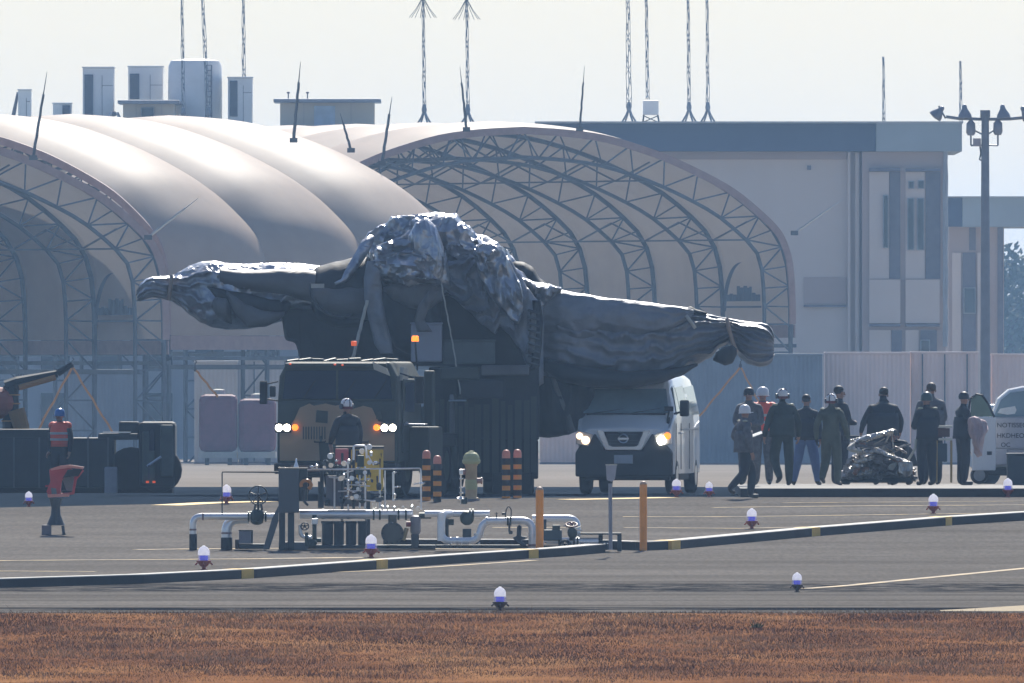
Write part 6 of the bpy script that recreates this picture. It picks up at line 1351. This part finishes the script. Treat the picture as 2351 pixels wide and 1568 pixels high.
        if head == 'cranial':
            for s in (-1, 1): mb = hb(); mb.lathe([(.02, s * .095), (.05, s * .10), (.05, s * .125), (.02, s * .13)], (0, 0, -.03), n=12, axis='X'); place(mb).build('ear_defender', mat('ear_cup', (.03, .035, .05), .5), h_)
            mb = hb(); mb.lathe([(.095, -.075), (.1, -.06), (.1, -.03)], (0, -.01, 0), n=16); place(mb).build('neck_flap', mat('dark_red_cloth', (.14, .03, .035), .7), h_)
            for s in (-1, 1): mb = hb(); mb.path([(s * .085, -.04, .02), (s * .06, -.05, .075), (s * .02, -.05, .108)], .012, 5); place(mb).build('stripe', MATS['dark_red_cloth'], h_)
            if vtop > 892: mb = hb(); mb.path([(0, -.098, -.03), (0, -.1, .03), (0, -.07, .085)], .012, 5); place(mb).build('black_stripe', M_ink, h_)
    mb = hb(); mb.ball((-.08, .0, -.03), (.014, .025, .032), 8, 6); place(mb).build('ear', M_skin, t.o); mb = hb(); mb.ball((.08, .0, -.03), (.014, .025, .032), 8, 6); place(mb).build('ear', M_skin, t.o)
    if face:
        mb = hb(); mb.lathe([(.018, -.055), (.015, -.03), (.006, .0)], (0, .092, -.01), n=8); mb.v = [(x, y + (-z_ * .25 if z_ < 0 else 0), z_) for x, y, z_ in mb.v]; place(mb).build('nose', M_skin, t.o, smooth=True)
        for s in (-1, 1): mb = hb(); mb.ball((s * .032, .083, -.012), (.013, .01, .008), 8, 5); place(mb).build('eye', M_ink, t.o)
        mb = hb(); mb.ball((0, .088, -.088), (.024, .012, .006), 8, 5); place(mb).build('mouth', mat('lip', (.2, .07, .06), .5), t.o)
    if not vest and top is not Mo:
        n = 22; mb = MB(); Wp, Cp, Pp = (Vector(J[q][:3]) for q in ('waist', 'chest', 'pelvis')); dn = (Pp - Wp)
        for c, a, b_ in ((Cp, .205, .16), ((Cp + Wp) / 2, .212, .168), (Wp, .21, .17), (Pp, .215, .178), (Pp + dn * .55, .225, .185)):
            for i in range(n): an = 6.2832 * i / n; w_ = 1 + .06 * math.sin(an * 5 + u) * (c.z < Cp.z); mb.v.append(tuple((c + Vector((a * bulk * w_ * math.cos(an), b_ * bulk * w_ * math.sin(an), 0))) * S))
        for j in range(4):
            for i in range(n): mb.f.append((j * n + i, j * n + (i + 1) % n, (j + 1) * n + (i + 1) % n, (j + 1) * n + i))
        jk = mb.build('jacket', top, t.o, smooth=True); sol = jk.modifiers.new('th', 'SOLIDIFY'); sol.thickness = .012
    if top in (Mo, Mdg) or (head == 'helmet' and not vest):
        pm = mat('pale_patch', (.42, .42, .30), .6)
        for s in (-1, 1): q = Vector(J['sho' + ('L' if s < 0 else 'R')][:3]) * S; mb = MB(); mb.ball((q.x * .86, q.y - .03, q.z + .066 * S), (.055 * S, .05 * S, .022 * S), 10, 6); mb.build('shoulder_patch', pm, t.o, smooth=True)
    if vest:
        M_v = mat('orange_red_vest', (.85, .10, .05), .6, var=.1); W0 = Vector(J['waist'][:3]); C0 = Vector(J['collar'][:3]); P0_ = Vector(J['pelvis'][:3]); n = 24; mb = MB(); rows = []
        lv = [(P0_ + (W0 - P0_) * .2, .20, .165), (W0, .20, .168), ((W0 + C0) / 2, .222, .18), (C0 - (C0 - W0) * .12, .225, .155), (C0 + Vector((0, 0, .045)), .165, .115), (C0 + Vector((0, 0, .075)), .09, .08)]
        for c, a, b_ in lv:
            for i in range(n): an = 6.2832 * i / n; mb.v.append(tuple((c + Vector((a * math.cos(an), b_ * math.sin(an), 0))) * S))
        for j in range(len(lv) - 1):
            for i in range(n): mb.f.append((j * n + i, j * n + (i + 1) % n, (j + 1) * n + (i + 1) % n, (j + 1) * n + i))
        ve = mb.build('safety_vest', M_v, t.o, smooth=True); sol = ve.modifiers.new('th', 'SOLIDIFY'); sol.thickness = .012
        for s in (-1, 1): mb = MB(); q = Vector(J['sho' + ('L' if s < 0 else 'R')][:3]) * S; mb.ball((q.x * .93, q.y, q.z + .012), (.098 * S, .1 * S, .088 * S), 12, 8); mb.build('vest_shoulder', M_v, ve, smooth=True)
        for f in (.12, .5):
            c = W0 + (C0 - W0) * f; a, b_ = .215 + f * .016, .185; mb = MB(); mb.lathe([(1, -.025), (1.02, 0), (1, .025)], n=24); mb.v = [((c.x + x * a) * S, (c.y + y * b_) * S, (c.z + zz) * S) for x, y, zz in mb.v]; mb.f = mb.f[:-2]; mb.build('reflective_band', mat('grey_reflective', (.45, .42, .42), .4), ve)
    return t
IS = island
Mo = mat('olive_coverall', (.07, .08, .055), .8, var=.2, scale=5); Mdk = mat('dark_navy_cloth', (.018, .022, .032), .8, var=.2, scale=5); Mgr = mat('grey_uniform', (.10, .10, .11), .8, var=.3, scale=12); Mjean = mat('blue_jeans', (.08, .13, .28), .8, var=.15, scale=6)
Mdg = mat('dark_green_uniform', (.028, .04, .035), .8, var=.25, scale=8); Mwh = mat('white_helmet', (.75, .75, .76), .3); Mbl = mat('blue_helmet', (.03, .16, .45), .3); Mgk = mat('green_black_helmet', (.03, .06, .06), .35); Mbc = mat('black_cap', (.02, .022, .028), .5)
def leg(n_, hip, kne, ank, toe):
    return {'hip' + n_: hip, 'kne' + n_: kne, 'ank' + n_: ank, 'hee' + n_: (ank[0], ank[1] - .02, max(ank[2] - .055, .03)), 'toe' + n_: toe}
walk = {**leg('L', (-.1, 0, .9), (-.11, .22, .52), (-.12, .18, .11), (-.12, .35, .05)), **leg('R', (.1, 0, .9), (.11, -.02, .5), (.12, -.32, .22), (.12, -.22, .10))}
step = {**leg('L', (-.1, 0, .9), (-.14, .1, .50), (-.12, -.16, .17), (-.13, -.02, .06)), **leg('R', (.1, 0, .9), (.13, .02, .49), (.13, .02, .1), (.15, .18, .035))}
wide = {**leg('L', (-.1, 0, .88), (-.18, .04, .47), (-.25, .0, .1), (-.28, .16, .035)), **leg('R', (.1, 0, .88), (.17, .04, .47), (.23, .0, .1), (.26, .15, .035))}
carry = {'elbL': (-.25, .06, 1.13), 'wriL': (-.12, .26, 1.10), 'palL': (-.06, .32, 1.10), 'elbR': (.25, .06, 1.13), 'wriR': (.12, .26, 1.10), 'palR': (.06, .32, 1.10)}
lean = {'waist': (0, .05, 1.10), 'chest': (0, .14, 1.28), 'collar': (0, .20, 1.39), 'neck': (0, .24, 1.45), 'jaw': (0, .31, 1.49), 'skull': (0, .30, 1.58), 'crown': (0, .28, 1.64), 'shoL': (-.19, .2, 1.37), 'shoR': (.19, .2, 1.37), 'elbL': (-.25, .3, 1.12), 'elbR': (.25, .3, 1.12), 'wriL': (-.2, .48, .98), 'wriR': (.2, .48, .98), 'palL': (-.19, .54, .92), 'palR': (.19, .54, .92)}
armsout = {'elbL': (-.30, -.03, 1.15), 'wriL': (-.33, .06, .92), 'palL': (-.33, .09, .84), 'elbR': (.30, -.03, 1.15), 'wriR': (.33, .06, .92), 'palR': (.33, .09, .84)}
person(1708, 926, 403.5, -70, 'person in a dark uniform and white helmet striding off the end of the island', Mgr, Mdk, 'helmet', Mwh, {**walk, 'elbL': (-.25, -.14, 1.18), 'wriL': (-.24, .06, 1.04), 'palL': (-.24, .13, 1.02)})
person(1720, 888, 419, 165, 'person in a dark cap and grey uniform behind the one in the plain white helmet', Mgr, Mgr, 'cap', Mbc, carry, face=True, z=IS(419))
person(1751, 885, 421, 180, 'person in a bright orange vest and white helmet facing the camera, among the crew', Mgr, Mgr, 'helmet', Mwh, {'elbL': (-.26, .02, 1.13), 'wriL': (-.2, .2, 1.0)}, vest=True, face=True, z=IS(421))
person(1797, 887, 414, 18, 'person in dark green seen from behind, white and red helmet, one knee bent', Mdg, Mdg, 'cranial', Mwh, {**step, **armsout}, z=IS(414), bulk=1.12)
person(1851, 904, 416, -14, 'bareheaded person in blue jeans standing with legs apart, seen from behind', Mdk, Mjean, 'hair', None, {**wide, 'elbL': (-.24, .06, 1.15), 'wriL': (-.2, .22, 1.0), 'palL': (-.18, .28, .95), 'elbR': (.25, .03, 1.15), 'wriR': (.26, .12, .92)}, z=IS(416), bulk=.98)
person(1908, 899, 413, -22, 'person in olive seen from behind, red and white helmet with a black stripe', Mo, Mo, 'cranial', Mwh, {**step, **armsout}, z=IS(413), bulk=1.12, glove=True)
person(1926, 884, 420, -60, 'bareheaded person in dark clothes half hidden behind the olive uniform', Mdk, Mdk, 'hair', None, carry, face=True, z=IS(420))
person(2028, 889, 420, 12, 'broad person in navy bending over behind the foil-covered pile', Mdk, Mdk, 'hair', None, {'skull': (.02, .07, 1.65), 'crown': (.02, .08, 1.71), 'jaw': (.01, .09, 1.56), 'elbL': (-.34, .05, 1.16), 'wriL': (-.36, .2, .98), 'palL': (-.36, .25, .9), 'elbR': (.34, .05, 1.16), 'wriR': (.36, .2, .98), 'palR': (.36, .25, .9), 'shoL': (-.215, .02, 1.39), 'shoR': (.215, .02, 1.39)}, z=IS(420), bulk=1.35)
crouch = {'pelvis': (0, 0, .45), 'waist': (0, .08, .6), 'chest': (0, .22, .74), 'collar': (0, .32, .82), 'neck': (0, .37, .86), 'jaw': (0, .43, .88), 'skull': (0, .44, .97), 'crown': (0, .43, 1.03), 'shoL': (-.19, .3, .80), 'shoR': (.19, .3, .80), 'elbL': (-.24, .4, .56), 'elbR': (.24, .4, .56), 'wriL': (-.18, .5, .38), 'wriR': (.18, .5, .38), 'palL': (-.17, .54, .31), 'palR': (.17, .54, .31),
    **leg('L', (-.1, 0, .42), (-.18, .32, .46), (-.16, .05, .1), (-.18, .22, .035)), **leg('R', (.1, 0, .42), (.18, .32, .46), (.16, .05, .1), (.18, .22, .035))}
person(2076, 985, 416, 150, 'crouching person in dark clothes working at the right end of the foil-covered pile', Mdk, Mdk, 'hair', None, crouch, z=IS(416), bulk=1.1)
person(2138, 877, 421, 10, 'tall bareheaded person in grey standing behind the green-helmeted one', Mgr, Mdk, 'hair', None, {**carry}, z=IS(421), hair=(.06, .035, .025), bulk=1.1)
person(2128, 897, 414.5, 28, 'person in black seen from behind wearing a green and black helmet', Mdk, Mdk, 'helmet', Mgk, {**carry}, z=IS(414.5), bulk=1.0)
p12 = person(2211, 898, 415, -72, 'person in a black cap in profile holding a pale bundle beside the open car door', Mdk, Mdk, 'cap', Mbc, {**carry}, face=True, z=IS(415))
person(138, 935, 411, 150, 'person in a blue helmet and orange vest standing before the dark flatbed lorry', Mdk, Mdk, 'helmet', Mbl, {'elbR': (.27, -.06, 1.12), 'wriR': (.25, .0, .88)}, vest=True, face=True)
person(797, 909, 401.5, 35, 'person in dark clothes and white and red helmet before the truck grille', Mdk, Mdk, 'cranial', Mwh, {**step, 'elbL': (-.27, .05, 1.14), 'wriL': (-.2, .22, 1.0)}, bulk=1.0)
# ------------------------------------------------------------------ loose things among the crew
PL = T('foil_wrapped_pile', 2012, 415, 'low pile of foil and crumpled covers on a dark pallet amid the crew', 'pile', z=island(415))
M_foil = mat('crumpled_foil', (.5, .47, .42), .25, metal=.7, var=.4, scale=6, bump=.6, bscale=14); M_mix = mat('mixed_covers', (.10, .075, .07), .5, metal=.3, var=.5, scale=7, col2=(.28, .26, .25))
bx(PL, 'pallet', mat('dark_pallet', (.02, .03, .035), .7), 1928, 1097, 2092, 1108, -.4, .5)
drape(PL, 'covers', M_mix, [(1930, 1086, 1098, .3), (1942, 1062, 1098, .5), (1962, 1048, 1098, .55), (1985, 1052, 1098, .55), (2010, 1038, 1098, .55), (2040, 1054, 1098, .5), (2062, 1062, 1098, .45), (2080, 1070, 1098, .4), (2098, 1084, 1098, .3)], n=110, ring=60, amp=.30, fs=(2.4, 3, 5), seed=41, smooth='auto')
for i, (pts) in enumerate([[(1958, 1012, 1022, .1), (1990, 998, 1012, .2), (2030, 990, 1000, .2), (2048, 984, 996, .1)], [(1966, 1036, 1044, .1), (1990, 1030, 1042, .2), (2012, 1028, 1040, .2), (2040, 1042, 1052, .2), (2078, 1056, 1066, .1)], [(1960, 1056, 1064, .1), (1985, 1050, 1062, .15), (2005, 1044, 1058, .1)], [(1950, 1070, 1078, .06), (1964, 1064, 1074, .1), (1978, 1066, 1074, .06)], [(1968, 1086, 1092, .06), (1990, 1078, 1090, .1), (2008, 1076, 1084, .06)], [(2060, 1060, 1090, .08), (2075, 1056, 1096, .1), (2092, 1060, 1090, .06)]]):
    drape(PL, 'foil_sheet', M_foil, pts, y0=-.52 - .03 * i, n=40, ring=18, amp=.09, fs=(5, 4, 6), seed=50 + i, smooth='auto')
for (a, b, c, d2, r_, m_) in ((1945, 1012, 2050, 992, 3, M_foil), (1950, 1060, 2090, 1020, 2.2, M_rod), (1962, 1018, 1990, 1096, 2.4, M_rod), (2040, 1000, 2010, 1060, 2, M_foil), (1940, 1090, 2000, 1050, 2.5, M_mix), (2046, 985, 2052, 1050, 1.6, M_foil)): pipe(PL, [(a, b), (c, d2)], r_, m_, 'pole', y=-.45, n=7)
rp = random.Random(77)
for i in range(26):
    a_ = rp.uniform(1940, 2070); b_ = rp.uniform(1018, 1088); l_ = rp.uniform(15, 45); an_ = rp.uniform(-.5, .5); m_ = (M_foil, M_mix, M_rod, mat('rusty_bit', (.25, .12, .07), .7), M_foil, mat('pale_bit', (.45, .43, .38), .6))[i % 6]
    if i % 2: drape(PL, 'scrap', m_, [(a_, b_, b_ + 4, .05), (a_ + l_ * .4, b_ - an_ * 14 - 3, b_ + 7, .14), (a_ + l_, b_ - an_ * 30, b_ - an_ * 30 + 5, .05)], y0=-.55 - rp.random() * .15, n=14, ring=12, amp=.08, fs=(6, 5, 7), seed=80 + i, smooth='auto')
    else: pipe(PL, [(a_, b_), (a_ + l_, b_ - an_ * 30)], rp.uniform(1, 2.6), m_, 'stick', y=-.6, n=6)
bx(PL, 'dark_case', Mdk, 1938, 1000, 2046, 1014, .1, .5); bx(PL, 'crate_side', Mgr, 1975, 1014, 2045, 1036, .0, .5); bx(PL, 'white_case', mat('white_case', (.5, .5, .52), .5), 2056, 1062, 2090, 1090, -.5, -.2)
pipe(PL, [(2078, 1066), (2100, 1030), (2102, 1008)], 3, M_rope, 'white_strap', y=-.5); bx(PL, 'orange_pad', mat('faded_orange', (.30, .14, .08), .7), 1972, 1016, 1986, 1028, -.62, -.5)
TB = T('work_table', 2172, 419, 'small table with a reddish board and cloth between the two dark figures on the right', 'table', z=island(419))
bx(TB, 'top', M_rope, 2140, 977, 2186, 982, -.3, .3); bx(TB, 'reddish_board', mat('umber_board', (.07, .03, .03), .7), 2146, 983, 2180, 1003, -.28, -.2); bx(TB, 'shelf', M_rope, 2155, 1006, 2186, 1011, -.3, .3)
for u in (2150, 2184):
    for y in (-.26, .26): bx(TB, 'leg', mat('ochre_leg', (.30, .20, .06), .6), u - 2, 1011, u + 2, 1108, y - .02, y + .02)
bx(TB, 'blue_box', mat('blue_box_paint', (.03, .055, .085), .6), 2150, 1018, 2174, 1060, -.2, .2)
BD = T('bundle', 2240, 414.6, 'pale pink and white cloth bundle held beside the open car door', 'bundle', z=island(414.6) + .35)
drape(BD, 'cloth', mat('pale_pink_cloth', (.48, .36, .36), .8, var=.15, scale=4), [(2221, 966, 984, .06), (2226, 958, 1000, .12), (2234, 957, 1022, .15), (2242, 960, 1050, .15), (2250, 964, 1046, .12), (2258, 968, 1000, .1), (2264, 972, 988, .05)], y0=-.02, n=50, ring=30, amp=.16, fs=(4, 5, 3), seed=61)
PP = T('papers', 1738, 417, 'small white papers held between two crew members on the left', 'papers', z=island(417) + .93)
mb = MB(); mb.box((0, 0, .02), (.2, .15, .012), ry=-.35, rx=.3); mb.box((-.07, .02, -.02), (.1, .1, .01), ry=-.2, rx=.2); mb.build('sheets', mat('paper', (.75, .75, .72), .7), PP.o)
# distant tree line and hills past the buildings
def tree(u, d, h, wd, label):
    t = T('tree', u, d, label, 'tree', 'distant trees'); r2 = random.Random(int(u * 7)); mb = MB(); mb.path([(0, 0, 0), (.1, 0, h * .35), (0, 0, h * .6)], [.35, .25, .15], 8)
    for i in range(5): an = i * 1.3; mb.path([(0, 0, h * (.3 + .06 * i)), (math.cos(an) * wd * .25, math.sin(an) * wd * .25, h * (.5 + .06 * i))], [.12, .05], 5)
    mb.build('trunk', mat('bark', (.06, .05, .04), .9), t.o); mb = MB()
    for i in range(2600):
        while True:
            p = Vector((r2.uniform(-1, 1), r2.uniform(-1, 1), r2.uniform(-1, 1)))
            if p.length < 1 and noise.noise(p * 2.2 + Vector((u, 0, 0))) > -.22: break
        c = Vector((p.x * wd / 2, p.y * wd / 2, h * .62 + p.z * h * .38)); a = Vector((r2.uniform(-1, 1), r2.uniform(-1, 1), r2.uniform(-1, 1))).normalized() * .32; b_ = a.orthogonal().normalized() * .2
        mb.add([c - a, c + b_, c + a, c - b_], [(0, 1, 2, 3)])
    mb.build('crown', mat('far_foliage', (.05, .075, .035), .8, var=.4, scale=.6), t.o, fix=False)
for (u, d, h, w_, l) in ((2318, 1500, 13, 12, 'distant tree right of the annex building'), (2345, 1560, 11, 13, 'distant tree at the right edge of the picture'), (2385, 1520, 12, 12, 'distant tree just past the right edge')): tree(u, d, h, w_, l)
# ------------------------------------------------------------------ haze
def haze():
    mb = MB(); mb.b2((-560, -60, -1.2), (560, 5200, 40.0)); hm = bpy.data.materials.new('haze_air'); hm.use_nodes = True
    n = hm.node_tree; n.nodes.remove(n.nodes['Principled BSDF']); pv = n.nodes.new('ShaderNodeVolumePrincipled')
    pv.inputs['Color'].default_value = HAZE_COL; pv.inputs['Density'].default_value = HAZE_DEN; pv.inputs['Anisotropy'].default_value = .35
    n.links.new(pv.outputs[0], n.nodes['Material Output'].inputs['Volume'])
    o = mb.build('haze', hm); tag(o, kind='stuff')
HAZE_COL = (.36, .61, .98, 1); HAZE_DEN = 1.5e-4
haze()
